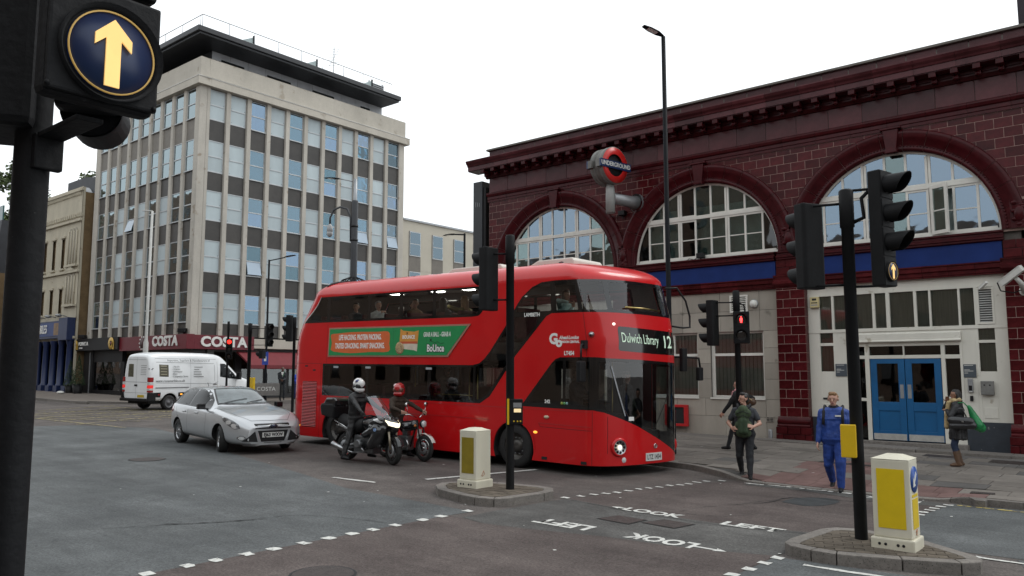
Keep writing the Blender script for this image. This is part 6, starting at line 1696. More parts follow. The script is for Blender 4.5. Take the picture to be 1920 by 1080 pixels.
def carwheel(parent, x, y, r, wd, side, spokes=10, steer=0, steelw=False):
    w_ = put('wheel', None, parent, (x, y, r), (0, 0, steer)); rr = r*.66
    MB().lathe([(rr, -wd/2), (r*.9, -wd/2), (r*.985, -wd*.38), (r, -wd*.2), (r, wd*.2), (r*.985, wd*.38), (r*.9, wd/2), (rr, wd/2), (rr, -wd/2)], 32, 'y').build('tyre', M['rubber'], w_)
    f = side*wd*.42
    rim = MB().lathe([(rr, f), (rr*.94, f*1.05), (rr*.9, f*.7), (rr*.86, -f*.3), (0, -f*.3)], 28, 'y').build('rim', M['steel'] if steelw else M['alloy'], w_)
    if steelw:
        MB().lathe([(0, f*.9), (rr*.3, f*1.0), (rr*.35, f*.6), (rr*.8, f*.75), (rr*.9, f*.7)], 24, 'y').build('hub', mat('dull_wheel', (.12, .12, .125), .5, .2, 6, metal=.4), rim)
    else:
        mb = MB().lathe([(0, f*1.02), (rr*.2, f*.98), (rr*.24, f*.6)], 16, 'y')
        for k in range(spokes):
            a = k*2*PI/spokes+(.12 if k % 2 else -.12); c, s = math.cos(a), math.sin(a); w2 = rr*.055
            pts = []
            for q, hh, ww in ((rr*.18, f*.92, 1.2), (rr*.93, f*.85, 1.0)):
                for ss in (-1, 1): pts += [(q*c-ss*w2*ww*s, hh, q*s+ss*w2*ww*c), (q*c-ss*w2*ww*s, hh*.7, q*s+ss*w2*ww*c)]
            mb.add(pts, [(0, 2, 6, 4), (0, 4, 5, 1), (2, 3, 7, 6), (0, 1, 3, 2), (4, 6, 7, 5)])
        mb.build('spokes', M['alloy'], rim)
        MB().lathe([(0, -f*.1), (rr*.75, -f*.1)], 20, 'y').build('brake_disc', M['black'], rim)
    return w_
SILV = mat('silver_paint', (.46, .475, .49), .3, .03, 3, metal=.45, coat=1.0)
CGL = mat('car_glass', (.010, .012, .013), .06, .3, 4, spec=.14)
WSG = glass('windscreen_glass', (.35, .4, .4), .16, .01, .02)
JDC = mat('car_joint', (.05, .05, .055), .6)
car = thing('silver_hatchback', 'silver five door hatchback with black grille and number plate turning at the junction', 'car', (-20.68, 11.98, gz(-20.68)), rot=(0, SLOPE, R(-9)))
car.scale = (1.07, 1.05, 1.03)
def carsec(x):
    w_ = tab([(-.84, .66), (-.80, .78), (-.6, .87), (-.3, .905), (.2, .92), (1.4, .92), (2.3, .92), (2.9, .905), (3.2, .87), (3.4, .80), (3.54, .70), (3.62, .58)], x)
    zb = tab([(-.80, .42), (-.7, .3), (-.4, .22), (0, .2), (3.0, .19), (3.3, .19), (3.62, .21)], x)
    zt = tab([(-.84, .88), (-.80, 1.0), (-.70, 1.17), (-.5, 1.37), (-.3, 1.44), (0, 1.475), (.4, 1.495), (.9, 1.5), (1.2, 1.485), (1.42, 1.425), (1.75, 1.255), (2.05, 1.09), (2.2, 1.035), (2.5, 1.0), (2.85, .955), (3.15, .885), (3.4, .795), (3.54, .70), (3.62, .64)], x)
    zs = tab([(-.80, .78), (-.7, .95), (-.5, 1.0), (0, .99), (.8, .965), (1.6, .935), (2.1, .925), (2.5, .9), (2.85, .86), (3.15, .79), (3.4, .70), (3.54, .62), (3.62, .56)], x)
    gh = sst((x+.84)/.2)*(1-sst((x-1.9)/.35))          # greenhouse present
    wt = w_*(.86*(1-gh)+.68*gh)
    zr = zt-.055*gh-.02
    return [(0, zb), (w_*.7, zb), (w_*.95, zb+.06), (w_*.995, zb+(zs-zb)*.32), (w_, zb+(zs-zb)*.62), (w_*.975, zs-.04), (w_*.945, zs+.015), (w_*.945*(.5+.0)+wt*.5, zs+(zr-zs)*.55), (wt, zr), (wt*.8, zt-.018), (wt*.4, zt-.003), (0, zt)]
xs = [-.84, -.835, -.80, -.72, -.58, -.42, -.2, .1, .5, .9, 1.2, 1.42, 1.62, 1.85, 2.05, 2.2, 2.4, 2.65, 2.9, 3.12, 3.28, 3.42, 3.52, 3.59, 3.615, 3.62]
cut = [MB().lathe([(0, -1.2), (.365, -1.2), (.365, -.62), (0, -.62)], 28, 'y', (x, 0, .32)) for x in (0, 2.65)]+[MB().lathe([(0, .62), (.365, .62), (.365, 1.2), (0, 1.2)], 28, 'y', (x, 0, .32)) for x in (0, 2.65)]
cbody, ct = loft('body', [(x, carsec(x)) for x in xs], [SILV, M['matt']], cut, 2, car)
for s in (-1, 1):
    O = (0, s*3, 0); U = (1, 0, 0) if s > 0 else (-1, 0, 0)
    fx = (lambda P: P) if s > 0 else (lambda P: [(-a, b) for a, b in P])
    side = lambda nm, P, m, **k: panel(ct, nm, fx(P), m, car, O, U, (0, 0, 1), **k)
    side('window_trim', [(-.52, 1.02), (.3, 1.005), (1.2, .985), (1.95, .965), (1.72, 1.18), (1.45, 1.345), (1.2, 1.425), (.7, 1.445), (.1, 1.425), (-.3, 1.34), (-.55, 1.18)], M['blackgloss'], off=.003)
    for P in ([(-.48, 1.06), (-.2, 1.04), (-.06, 1.36), (-.28, 1.31), (-.47, 1.17)], [(-.14, 1.04), (.62, 1.02), (.66, 1.415), (.1, 1.4), (.0, 1.36)], [(.72, 1.015), (1.55, .995), (1.55, 1.2), (1.36, 1.34), (1.14, 1.405), (.75, 1.415)]): side('side_window', P, CGL, off=.007)
    L_ = lambda P, wd=.009, m=JDC: line(ct, 'door_seam', fx(P), wd, m, car, O, U, (0, 0, 1))
    L_([(.7, .3), (.68, .7), (.7, 1.0)]); L_([(1.85, .3), (1.9, .7), (1.86, .96)]); L_([(-.2, 1.0), (-.05, .75), (.38, .45), (.4, .3)]); L_([(.35, .27), (2.28, .25)], .09, M['black'])
    line(ct, 'chrome_strip', fx([(-.5, 1.0), (.3, .99), (1.2, .97), (1.95, .95)]), .014, M['chrome'], car, O, U, (0, 0, 1), .006)
    for x in (.0+.35, 1.15): MB().box(x, x+.2, s*.9-.02, s*.9+.02, .83, .875).build('door_handle', SILV, car, bevel=.012)
    mr_ = MB().box(1.72, 1.86, s*.9, s*1.08, .97, 1.11).box(1.76, 1.84, s*.82, s*.92, .96, 1.0); mr_.build('door_mirror', M['blackgloss'], car, bevel=.03)
    # headlamp wraps the corner
    hv = Vector((-.8, -s*.6, 0)); hu = Vector((-.6, .8, 0)) if s > 0 else Vector((.6, .8, 0))
    uu = Vector((0, 0, 1)).cross(hv).normalized(); 
    P = [(-.03, .6), (.12, .58), (.3, .66), (.46, .76), (.52, .835), (.36, .83), (.16, .765), (.02, .69)]
    # u runs towards the tail along the flank
    tail = uu if uu.x < 0 else -uu; vv = Vector((0, 0, 1)); u_ = tail
    if u_.cross(vv).dot(hv) < 0: u_ = -tail; P = [(-a, b) for a, b in P]
    org = Vector((3.3, s*.62, 0))-hv*2
    hl = panel(ct, 'headlight', P, mat('lamp_dark', (.10, .105, .11), .12, .2, 20, coat=1), car, org, u_, vv, .006, .05)
    sg = 1 if u_ == tail else -1
    for (a, b, r) in ((.14, .665, .055), (.29, .725, .06)): panel(ct, 'lamp_reflector', [(sg*(a+r*1.3*math.cos(k*PI/6)), b+r*.75*math.sin(k*PI/6)) for k in range(12)], mat('lamp_bright', (.75, .77, .78), .15, .2, 30, metal=.5, coat=1), hl, org, u_, vv, .010, .05)
    panel(ct, 'indicator', [(sg*a, b) for a, b in ((.0, .605), (.12, .59), (.2, .62), (.1, .64))], mat('indicator_on', (.8, .3, .03), .3, emit=(1, .42, .05), estr=1.2) if s > 0 else mat('lamp_bright', (.7, .72, .73), .15), hl, org, u_, vv, .010, .05)
    P2 = [(-.68, .78), (-.4, .8), (-.35, .92), (-.6, 1.02)]
    side('tail_light', P2, mat('tail_red', (.25, .01, .012), .15, coat=1), off=.006)
    carwheel(car, 0, s*.775, .32, .205, s, 10); carwheel(car, 2.65, s*.775, .32, .205, s, 10, R(-14))
fr = lambda nm, P, m, off=.006, step=.06, par=None: panel(ct, nm, [(a, -b) for a, b in P], m, par or car, (6, 0, 0), (0, 1, 0), (0, 0, -1), off, step)
fr('upper_grille', [(-.42, .70), (.42, .70), (.44, .585), (-.44, .585)], M['blackgloss']); fr('grille_bar', [(-.37, .65), (.37, .65), (.37, .638), (-.37, .638)], M['alloy'], .016)
fr('lower_grille', [(-.37, .545), (.37, .545), (.28, .29), (-.28, .29)], M['matt']); fr('bumper_slot', [(-.22, .27), (.22, .27), (.2, .24), (-.2, .24)], M['matt'])
for s in (-1, 1):
    fr('side_intake', [(s*.43, .54), (s*.70, .31), (s*.36, .29)], M['matt'])
    fr('grille_rib', [(s*.41, .56), (s*.385, .56), (s*.29, .28), (s*.325, .28)], SILV, .02)
    fr('fog_lamp_surround', [(s*(.70+.075*math.cos(a)), .385+.05*math.sin(a)) for a in [k*PI/6 for k in range(12)]], M['chrome'], .006, .04); fr('fog_lamp', [(s*(.70+.05*math.cos(a)), .385+.035*math.sin(a)) for a in [k*PI/6 for k in range(12)]], M['lampglass'], .012, .04)
fr('splitter', [(-.66, .26), (.66, .26), (.6, .22), (-.6, .22)], SILV, .03)
h = ct.ray_cast(Vector((6, 0, .64)), Vector((-1, 0, 0)))[0]
bdg = put('badge', MB().lathe([(0, .022), (.5, .02), (.56, 0)], 20, 'x').mesh('badge', mat('badge_blue', (.006, .02, .09), .25, coat=1)), car, h, (0, 0, 0), (1, .19, .085))
MB().lathe([(.52, .024), (.56, .02), (.6, 0), (.52, 0)], 20, 'x').build('badge_rim', M['chrome'], bdg); text('badge_script', 'Ford', .11, M['chrome'], car, h+Vector((.026, 0, -.002)), (R(90), 0, R(90)), .001, .95, .002, shear=.3)
h = ct.ray_cast(Vector((6, 0, .44)), Vector((-1, 0, 0)))[0]
np_ = MB().box(h.x+.01, h.x+.022, -.26, .26, .39, .5).build('number_plate', PLATE, car); text('plate_lettering', 'EJ63 WXW', .105, M['matt'], np_, (h.x+.0235, 0, .445), (R(90), 0, R(90)), .0005, .92, .005)
ws = [(1.27, -.5), (1.27, .5), (1.5, .56), (1.98, .66), (2.07, .45), (2.12, 0), (2.07, -.45), (1.98, -.66), (1.5, -.56)]
top = lambda nm, P, m, off=.004, step=.07: panel(ct, nm, [(b, a) for a, b in P], m, car, (0, 0, 5), (0, 1, 0), (1, 0, 0), off, step)
top('windscreen_surround', ws, M['blackgloss'], .003)
top('windscreen', [(1.31, -.46), (1.31, .46), (1.5, .52), (1.93, .61), (2.0, .4), (2.05, 0), (2.0, -.4), (1.93, -.61), (1.5, -.52)], mat('windscreen_grey', (.10, .125, .13), .06, .45, 1.6, spec=.6, coat=.5), .007)
top('rear_window', [(-.68, -.45), (-.68, .45), (-.42, .5), (-.38, 0), (-.42, -.5)], CGL, .004)
for P in ([(1.99, -.5), (1.92, -.2), (1.85, .12)], [(2.03, .05), (1.95, .3), (1.86, .52)]): line(ct, 'wiper', [(b, a) for a, b in P], .022, M['black'], car, (0, 0, 5), (0, 1, 0), (1, 0, 0), .02)
for P in ([(3.42, -.45), (3.1, -.66), (2.6, -.74), (2.2, -.76)], [(3.42, .45), (3.1, .66), (2.6, .74), (2.2, .76)], [(3.42, -.45), (3.45, 0), (3.42, .45)]): line(ct, 'bonnet_seam', [(b, a) for a, b in P], .01, JDC, car, (0, 0, 5), (0, 1, 0), (1, 0, 0))
MB().tube([(-.25, 0, 1.37), (-.42, 0, 1.55)], .008, 5).build('roof_aerial', M['black'], car)
bx('tax_disc', M['white'], car, 1.9, 1.905, -.52, -.46, 1.08, 1.13)

# white panel van driving off into the side street
VW = mat('van_white', (.74, .76, .77), .32, .05, 1, coat=.6)
VTH = R(100)
van = thing('white_van', 'tall white panel van with grey lettering and red tail lights leaving to the right', 'van', (-35.75, 17.85, gz(-35.75)), rot=(Matrix.Rotation(SLOPE, 3, 'Y') @ Matrix.Rotation(VTH, 3, 'Z')).to_euler())
van.scale = (.95, .95, .95)
def vsec(x):
    w_ = tab([(-1.06, .86), (-1.02, .95), (-.9, .985), (3.0, .995), (4.2, .985), (4.8, .93), (5.1, .8), (5.22, .6)], x)
    zb = tab([(-1.06, .5), (-.9, .42), (4.6, .35), (5.0, .32), (5.22, .4)], x)
    zt = tab([(-1.06, 2.5), (-1.0, 2.62), (-.7, 2.72), (.5, 2.74), (2.6, 2.72), (3.0, 2.68), (3.3, 2.55), (4.1, 1.9), (4.4, 1.62), (4.85, 1.45), (5.1, 1.28), (5.22, 1.0)], x)
    zs = min(zt-.12, 1.35)
    wt = tab([(-1.06, .74), (-.9, .8), (2.8, .82), (3.5, .74), (4.3, .72), (4.8, .76), (5.22, .45)], x)
    return [(0, zb), (w_*.8, zb), (w_*.97, zb+.06), (w_, zb+.3), (w_*1.0, zs-.15), (w_*.985, zs+(zt-zs)*.25), (wt*.35+w_*.63, zs+(zt-zs)*.6), (wt, zt-.14), (wt*.86, zt-.03), (wt*.4, zt-.003), (0, zt)]
cutv = [MB().lathe([(0, s*1.2), (.43, s*1.2), (.43, s*.66), (0, s*.66)], 24, 'y', (x, 0, .36)) for x in (.05, 4.0) for s in (-1, 1)]
vbody, vt = loft('body', [(x, vsec(x)) for x in (-1.06, -1.045, -1.0, -.9, -.5, .4, 1.4, 2.4, 2.9, 3.2, 3.5, 3.8, 4.1, 4.35, 4.6, 4.85, 5.05, 5.17, 5.22)], [VW, M['matt']], cutv, 2, van)
VJ = mat('van_joint', (.26, .27, .28), .6); VG = mat('van_lettering', (.16, .165, .17), .6); VP = mat('stone_sample_panel', (.075, .07, .045), .5, .4, 9)
for s in (-1, 1):
    O = (0, s*4, 0); U = (1, 0, 0) if s > 0 else (-1, 0, 0); g_ = 1 if s > 0 else -1
    fx = lambda P: [(g_*a, b) for a, b in P]
    sd = lambda nm, P, m, off=.004: panel(vt, nm, fx(P), m, van, O, U, (0, 0, 1), off, .15)
    ln = lambda P, wd=.012, m=VJ, nm='panel_seam', off=.003: line(vt, nm, fx(P), wd, m, van, O, U, (0, 0, 1), off)
    sd('cab_window', [(2.95, 1.55), (3.0, 2.2), (3.35, 2.2), (3.9, 1.7), (4.08, 1.42), (3.6, 1.45)], CGL, .005)
    ln([(-.98, .72), (-.45, .72)], .22, M['black'], 'rubbing_strip', .012); ln([(.52, .72), (3.5, .72)], .2, M['black'], 'rubbing_strip', .012)
    ln([(-.7, 1.28), (2.6, 1.2), (2.85, 1.3)], .02); ln([(-.7, 2.25), (2.6, 2.2)], .02); ln([(-.75, 2.42), (2.75, 2.42)], .016); ln([(1.2, .8), (1.2, 2.5)]); ln([(2.8, .8), (2.8, 2.3)]); ln([(3.95, .7), (3.95, 1.4)]); ln([(2.62, 1.35), (2.62, 2.15)], .02)
    for x in (-.6, .62, 1.9): sd('side_marker', [(x, .7), (x+.12, .7), (x+.12, .76), (x, .76)], AMB if x > 0 else mat('tail_red', (.3, .01, .012), .15), .02)
    sd('sample_panel', [(-.55, 1.58), (-.05, 1.56), (-.05, 2.12), (-.55, 2.14)], VP)
    for k in range(4): sd('sample_line', [(-.48, 1.66+k*.13), (-.14, 1.655+k*.13), (-.14, 1.69+k*.13), (-.48, 1.695+k*.13)], mat('stone_line', (.3, .28, .2), .6), .007)
    arcp = [(.05+.5*math.cos(a), .36+.5*math.sin(a)) for a in [PI*i/14 for i in range(15)]]
    ln(arcp, .09, VW, 'arch_flare', .02)
    hu = MB().box(2.55, 2.75, s*1.0-.02, s*1.0+.02, 1.16, 1.2).build('door_handle', M['black'], van, bevel=.008)
    MB().box(3.95, 4.12, s*1.0, s*1.25, 1.4, 1.78).box(3.98, 4.06, s*.9, s*1.02, 1.42, 1.5).build('door_mirror', M['black'], van, bevel=.03)
    for x in (.05, 4.0): carwheel(van, x, s*.86, .35, .23, s, steelw=True)
    # tail lamp stack on the rear corner
    for z0, z1, m in ((1.32, 1.54, mat('tail_red', (.3, .01, .012), .15)), (1.18, 1.31, M['lampglass']), (1.03, 1.17, mat('tail_on', (.5, .02, .02), .2, emit=(1, .05, .04), estr=.35)), (.94, 1.02, M['lampglass']), (.84, .93, mat('tail_red', (.3, .01, .012), .15))):
        MB().box(-1.07, -.86, s*.9-.09, s*.9+.095, z0, z1).build('tail_light', m, van, bevel=.015)
def vtext(s, x, z, size, align='LEFT', sx=1.0): return text('lettering', s, size, VG, van, (x, -1.0, z), (R(90), 0, 0), .002, sx, 0, align)
for s_, x, z, sz in (('Importers, Suppliers & Manufacturers of', -.2, 2.34, .15), ('www.ronamarble.co.uk', -.75, 1.37, .17)): vtext(s_, x, z, sz)
for i, s_ in enumerate(('Marble', 'Granite', 'Limestone', 'Slate', 'Composite Stone')): vtext('- '+s_, .1, 2.04-i*.115, .12)
for i, wd in enumerate((.5, .3, .42, .46, .58)): bx('print_line', VG, van, 1.35, 1.35+wd, -1.002, -.998, 2.01-i*.115, 2.04-i*.115)
for a, b, z in ((-.75, 1.1, 1.05), (1.5, 2.4, 1.03)): bx('print_line', VG, van, a, b, -1.004, -.999, z-.02, z+.02)
bk = lambda nm, P, m, off=.005: panel(vt, nm, P, m, van, (-6, 0, 0), (0, 1, 0), (0, 0, 1), off, .15)   # rear, seen from behind
bk2 = lambda nm, P, m, off=.005: panel(vt, nm, [(-a, b) for a, b in P], m, van, (-6, 0, 0), (0, 1, 0), (0, 0, 1), off, .15)
for s_ in (-.42, .42): bk2('sample_panel', [(s_-.2, 1.55), (s_+.2, 1.55), (s_+.18, 2.15), (s_-.18, 2.15)], VP) if s_ < 0 else None
bk2('panel_seam', [(-.006, .5), (.006, .5), (.006, 2.6), (-.006, 2.6)], VJ); bk2('panel_seam', [(-.8, 1.3), (.8, 1.3), (.8, 1.32), (-.8, 1.32)], VJ); bk2('panel_seam', [(-.75, 2.35), (.75, 2.35), (.75, 2.365), (-.75, 2.365)], VJ); bk2('panel_seam', [(-.85, .8), (.85, .8), (.85, .815), (-.85, .815)], VJ)
bk2('number_plate', [(.15, .6), (.62, .6), (.62, .72), (.15, .72)], mat('plate_yellow', (.5, .36, .02), .4), .012); bk2('door_latch', [(-.1, 1.12), (.12, 1.12), (.12, 1.2), (-.1, 1.2)], M['black'], .02)
for z in (1.1, 1.9): bk2('door_hinge', [(.84, z), (.92, z), (.92, z+.06), (.84, z+.06)], M['black'], .02)
for k in range(6): bk2('lettering', [(.3, 1.65+k*.085), (.7, 1.65+k*.085), (.7, 1.67+k*.085), (.3, 1.67+k*.085)], VG, .006)
MB().box(-1.2, -1.0, -.98, .98, .42, .56).box(-1.12, -.7, -1.0, -.9, .42, .83).box(-1.12, -.7, .9, 1.0, .42, .83).build('rear_bumper', M['black'], van, bevel=.03)
for P in ([(3.42, -.62), (3.42, .62), (4.12, .66), (4.2, 0), (4.12, -.66)],): panel(vt, 'windscreen', [(b, a) for a, b in P], CGL, van, (0, 0, 6), (0, 1, 0), (1, 0, 0), .005, .15)
MB().tube([(2.55, -.8, 1.1), (2.5, -.9, .9)], .01, 5).build('aerial', M['black'], van)
bx('underbody', M['matt'], van, -.9, 5, -.75, .75, .3, .45)

# ---------------- motorcycles ----------------
BK = mat('bike_black', (.010, .0105, .012), .2, .15, coat=.8); ENG = mat('engine_metal', (.16, .165, .17), .4, .2, 8, metal=.7); SEATM = mat('bike_seat', (.012, .012, .013), .7, .2, 10)
SCR = glass('bike_screen', (.72, .74, .76), .1, .02, gcol=(.9, .92, .95))
HLON = mat('headlight_glow', (.95, .9, .75), .2, emit=(1, .85, .6), estr=1.1)
def bikewheel(par, x, r, wd, steer=0, spoked=False, nm='wheel'):
    w_ = put(nm, None, par, (x, 0, r), (0, 0, steer))
    MB().lathe([(r-.1, -wd/2*.7), (r-.04, -wd/2), (r-.012, -wd*.3), (r, 0), (r-.012, wd*.3), (r-.04, wd/2), (r-.1, wd/2*.7), (r-.1, -wd/2*.7)], 36, 'y').build('tyre', M['rubber'], w_)
    rim = MB().lathe([(r-.13, -wd*.3), (r-.095, -wd*.38), (r-.095, wd*.38), (r-.13, wd*.3), (r-.13, -wd*.3)], 32, 'y').build('rim', M['chrome'] if spoked else BK, w_)
    mb = MB().lathe([(0, -wd*.5), (.035, -wd*.5), (.035, wd*.5), (0, wd*.5)], 10, 'y')
    for k in range(18 if spoked else 10):
        a = k*2*PI/(18 if spoked else 10); mb.tube([(.03*math.cos(a+.5), .02*(-1)**k, .03*math.sin(a+.5)), ((r-.11)*math.cos(a), 0, (r-.11)*math.sin(a))], .0035 if spoked else .011, 5)
    mb.build('spokes', M['chrome'] if spoked else ENG, rim)
    for s in (-1, 1): MB().lathe([(.07, s*wd*.62), (.14, s*wd*.62), (.14, s*wd*.57), (.07, s*wd*.57)], 24, 'y').build('brake_disc', M['steel'], rim)
    return w_
b1 = thing('touring_motorcycle', 'black touring motorcycle with tall clear screen, lit headlight and black top box', 'motorcycle', (-14.62, 11.86, gz(-14.6)), rot=(R(-2), SLOPE, R(2)))
bikewheel(b1, 0, .315, .18); bikewheel(b1, 1.485, .31, .125, R(-16))
V3 = lambda *p: tuple(p)
fair = [('b', (.95, .1, .78), (1.28, .1, .92), .13, .1), ('b', (.95, -.1, .78), (1.28, -.1, .92), .13, .1), ('b', (1.28, .14, .9), (1.52, .0, .88), .09, .07), ('b', (1.28, -.14, .9), (1.52, .0, .88), .09, .07), ('b', (1.15, .24, .78), (1.15, .2, .45), .09, .06), ('b', (1.15, -.24, .78), (1.15, -.2, .45), .09, .06), ('b', (1.0, .22, .72), (.72, .17, .62), .09, .07), ('b', (1.0, -.22, .72), (.72, -.17, .62), .09, .07), ('b', (1.3, .22, .96), (1.05, .28, .9), .06, .05), ('b', (1.3, -.22, .96), (1.05, -.28, .9), .06, .05), ('b', (1.48, .0, .8), (1.42, 0, .72), .09, .06), ('b', (.98, .2, .42), (.75, .16, .32), .06, .04), ('b', (.98, -.2, .42), (.75, -.16, .32), .06, .04), ('b', (.98, .19, .5), (1.2, .17, .4), .07, .05), ('b', (.98, -.19, .5), (1.2, -.17, .4), .07, .05),
        ('b', (.92, 0, .86), (.62, 0, .86), .17, .12), ('b', (.2, .08, .66), (-.22, .06, .76), .09, .06), ('b', (.2, -.08, .66), (-.22, -.06, .76), .09, .06)]
fair += [('b', (1.22, s*.2, .72), (1.0, s*.22, .42), .1, .09) for s in (-1, 1)]+[('b', (1.3, s*.16, .78), (1.2, s*.18, .5), .08, .07) for s in (-1, 1)]
fair = [(a, b, c, d*1.18, e*1.2) for a, b, c, d, e in fair]
fo = blob('fairing', fair, .016, {'b': BK}, b1, 4)
bmf = bmesh.new(); bmf.from_mesh(fo.data); ft = BVHTree.FromBMesh(bmf); bmf.free()
def bfront(nm, P, m, off=.008): return panel(ft, nm, [(a, -b) for a, b in P], m, b1, (4, 0, 0), (0, 1, 0), (0, 0, -1), off, .03)
bfront('headlight', [(-.2, .97), (-.12, .93), (0, .9), (.12, .93), (.2, .97), (.15, .86), (.05, .815), (-.05, .815), (-.15, .86)], HLON)
bfront('intake_grille', [(-.12, .76), (.12, .76), (.07, .68), (-.07, .68)], M['matt'])
for s in (-1, 1):
    O = (0, s*2, 0); U = (1, 0, 0) if s > 0 else (-1, 0, 0); g_ = 1 if s > 0 else -1
    panel(ft, 'indicator', [(g_*a, b) for a, b in ((1.1, .96), (1.3, .9), (1.36, .93), (1.2, 1.0))], M['lampglass'], b1, O, U, (0, 0, 1), .008, .03)
    panel(ft, 'emblem', [(g_*(1.2+.035*math.cos(k*PI/6)), .75+.035*math.sin(k*PI/6)) for k in range(12)], mat('emblem_blue', (.2, .3, .5), .3, .5, 30), b1, O, U, (0, 0, 1), .01, .03)
    panel(ft, 'tank_lettering', [(g_*a, b) for a, b in ((.92, .82), (1.06, .80), (1.06, .81), (.92, .83))], M['steel'], b1, O, U, (0, 0, 1), .01, .03)
    MB().tube([(.62, s*.12, .42), (.68, s*.3, .42), (.69, s*.38, .42)], [.09, .1, .08], 12).build('cylinder_head', ENG, b1)
    MB().tube([(.72, s*.3, .36), (.85, s*.26, .25), (.4, s*.2, .2), (.1, s*.2, .25)], .022, 8).build('exhaust_pipe', M['alloy'], b1)
    MB().tube([(1.42, s*.11, .72), (1.49, s*.1, .33)], .027, 10).build('fork_leg', mat('fork_gold', (.30, .26, .2), .35, metal=.6), b1)
    MB().tube([(1.02, s*.1, 1.02), (.95, s*.25, 1.05), (.86, s*.36, 1.02)], .016, 8).build('handlebar', M['black'], b1); MB().tube([(.93, s*.28, 1.04), (.85, s*.38, 1.02)], .021, 8).build('grip', M['rubber'], b1)
MB().tube([(.1, -.19, .24), (-.28, -.22, .36)], [.05, .065], 12).build('silencer', M['alloy'], b1); MB().tube([(0, -.1, .315), (.5, -.1, .4)], .045, 8).build('drive_arm', ENG, b1)
MB().box(.35, .95, -.15, .15, .2, .6).build('engine_block', ENG, b1, bevel=.04)
MB().tube([(.55, 0, .86), (.35, 0, .8), (.1, 0, .84), (-.2, 0, .9), (-.28, 0, .89)], [.1, .15, .15, .14, .1], 14).build('seat', SEATM, b1)
MB().tube([(.1, -.14, .72), (-.1, -.15, .8), (-.35, -.14, .88)], .014, 6).tube([(.1, .14, .72), (-.1, .15, .8), (-.35, .14, .88)], .014, 6).build('grab_rail', M['chrome'], b1)
tb = MB().prism([(-.28, .92), (-.70, .98), (-.76, 1.18), (-.72, 1.26), (-.3, 1.26), (-.24, 1.2)], -.27, .27, 'y').build('top_box', M['black'], b1, bevel=.04); MB().prism([(-.24, 1.19), (-.68, 1.26), (-.55, 1.40), (-.32, 1.41), (-.22, 1.34)], -.26, .26, 'y').build('box_lid', BK, tb, bevel=.05)
MB().box(-.775, -.73, -.16, .16, 1.04, 1.14).build('tail_light', mat('tail_red', (.3, .01, .012), .15), b1, bevel=.01)
MB().lathe([(.335, -.075), (.35, -.04), (.352, .04), (.335, .075)], 14, 'y', (0, 0, 0), True, R(20), R(150)).build('front_mudguard', BK, b1, (1.485, 0, .31), (0, 0, R(-16))); MB().lathe([(.34, -.1), (.36, 0), (.34, .1)], 14, 'y', (0, 0, .315), True, R(60), R(170)).build('rear_mudguard', M['black'], b1)
sv = []; 
for i in range(9):
    for j in range(9):
        a = (j-4)/4; q = i/8; x = 1.42-.55*q-.18*a*a*(1-.3*q); y = a*(.25-.06*q); sv.append((x, y, .98+.50*q-.03*a*a))
MB().add(sv, [(i*9+j, i*9+j+1, (i+1)*9+j+1, (i+1)*9+j) for i in range(8) for j in range(8)], True).build('windscreen', SCR, b1, recalc=False)
MB().tube([(1.3, -.03, 1.05), (1.12, -.06, 1.25)], .012, 6).build('screen_strut', M['black'], b1)
bx('foot_peg', M['steel'], b1, .3, .36, -.3, -.15, .3, .33)
b2 = thing('small_motorcycle', 'small black motorcycle with round headlight, spoked wheels and white tipped front mudguard', 'motorcycle', (-14.42, 12.83, gz(-14.4)), rot=(R(-1), SLOPE, R(0)))
bikewheel(b2, 0, .3, .1, 0, True); bikewheel(b2, 1.3, .3, .085, R(-4), True)
for s in (-1, 1):
    MB().tube([(1.1, s*.085, .92), (1.3, s*.085, .3)], .018, 8).build('fork_leg', M['black'], b2); MB().tube([(.0, s*.12, .34), (.12, s*.14, .66)], .025, 8).build('rear_shock', M['chrome'], b2)
    MB().tube([(1.06, s*.05, .98), (1.0, s*.22, 1.05), (.9, s*.36, 1.03)], .012, 8).build('handlebar', M['chrome'], b2); MB().tube([(.95, s*.3, 1.04), (.88, s*.4, 1.03)], .018, 8).build('grip', M['rubber'], b2)
    MB().tube([(.98, s*.25, 1.05), (1.0, s*.3, 1.22)], .006, 5).lathe([(0, -.01), (.055, -.01), (.055, .01), (0, .01)], 14, 'x', (1.0, s*.3, 1.27)).build('mirror', M['chrome'], b2)
    MB().ell((1.14, s*.16, .8), (.035, .03, .03), 8, 6).build('indicator', mat('amber_off', (.45, .14, .02), .3), b2)
MB().ell((1.22, 0, .84), (.07, .085, .085), 16, 10).build('headlamp_shell', M['black'], b2); MB().ell((1.262, 0, .84), (.04, .075, .075), 16, 10).build('headlight', M['lampglass'], b2)
blob('tank', [('b', (.95, 0, .8), (.6, 0, .78), .12, .1), ('b', (.75, .06, .74), (.9, .05, .74), .08, .08), ('b', (.75, -.06, .74), (.9, -.05, .74), .08, .08)], .016, {'b': BK}, b2, 3)
MB().tube([(.58, 0, .8), (.3, 0, .76), (-.1, 0, .8), (-.2, 0, .8)], [.08, .12, .12, .06], 12).build('seat', SEATM, b2)
MB().box(.5, .85, -.11, .11, .22, .55).box(.62, .78, -.07, .07, .55, .7).build('engine_block', ENG, b2, bevel=.03); MB().tube([(.8, -.1, .5), (.92, -.14, .35), (.6, -.18, .2), (-.2, -.18, .3)], [.02, .02, .025, .045], 8).build('exhaust', M['chrome'], b2)
MB().tube([(1.05, 0, .9), (.8, 0, .2), (.3, 0, .2), (0, 0, .3)], .022, 8).tube([(1.05, 0, .9), (.4, 0, .7), (-.1, 0, .72)], .022, 8).build('frame', M['black'], b2)
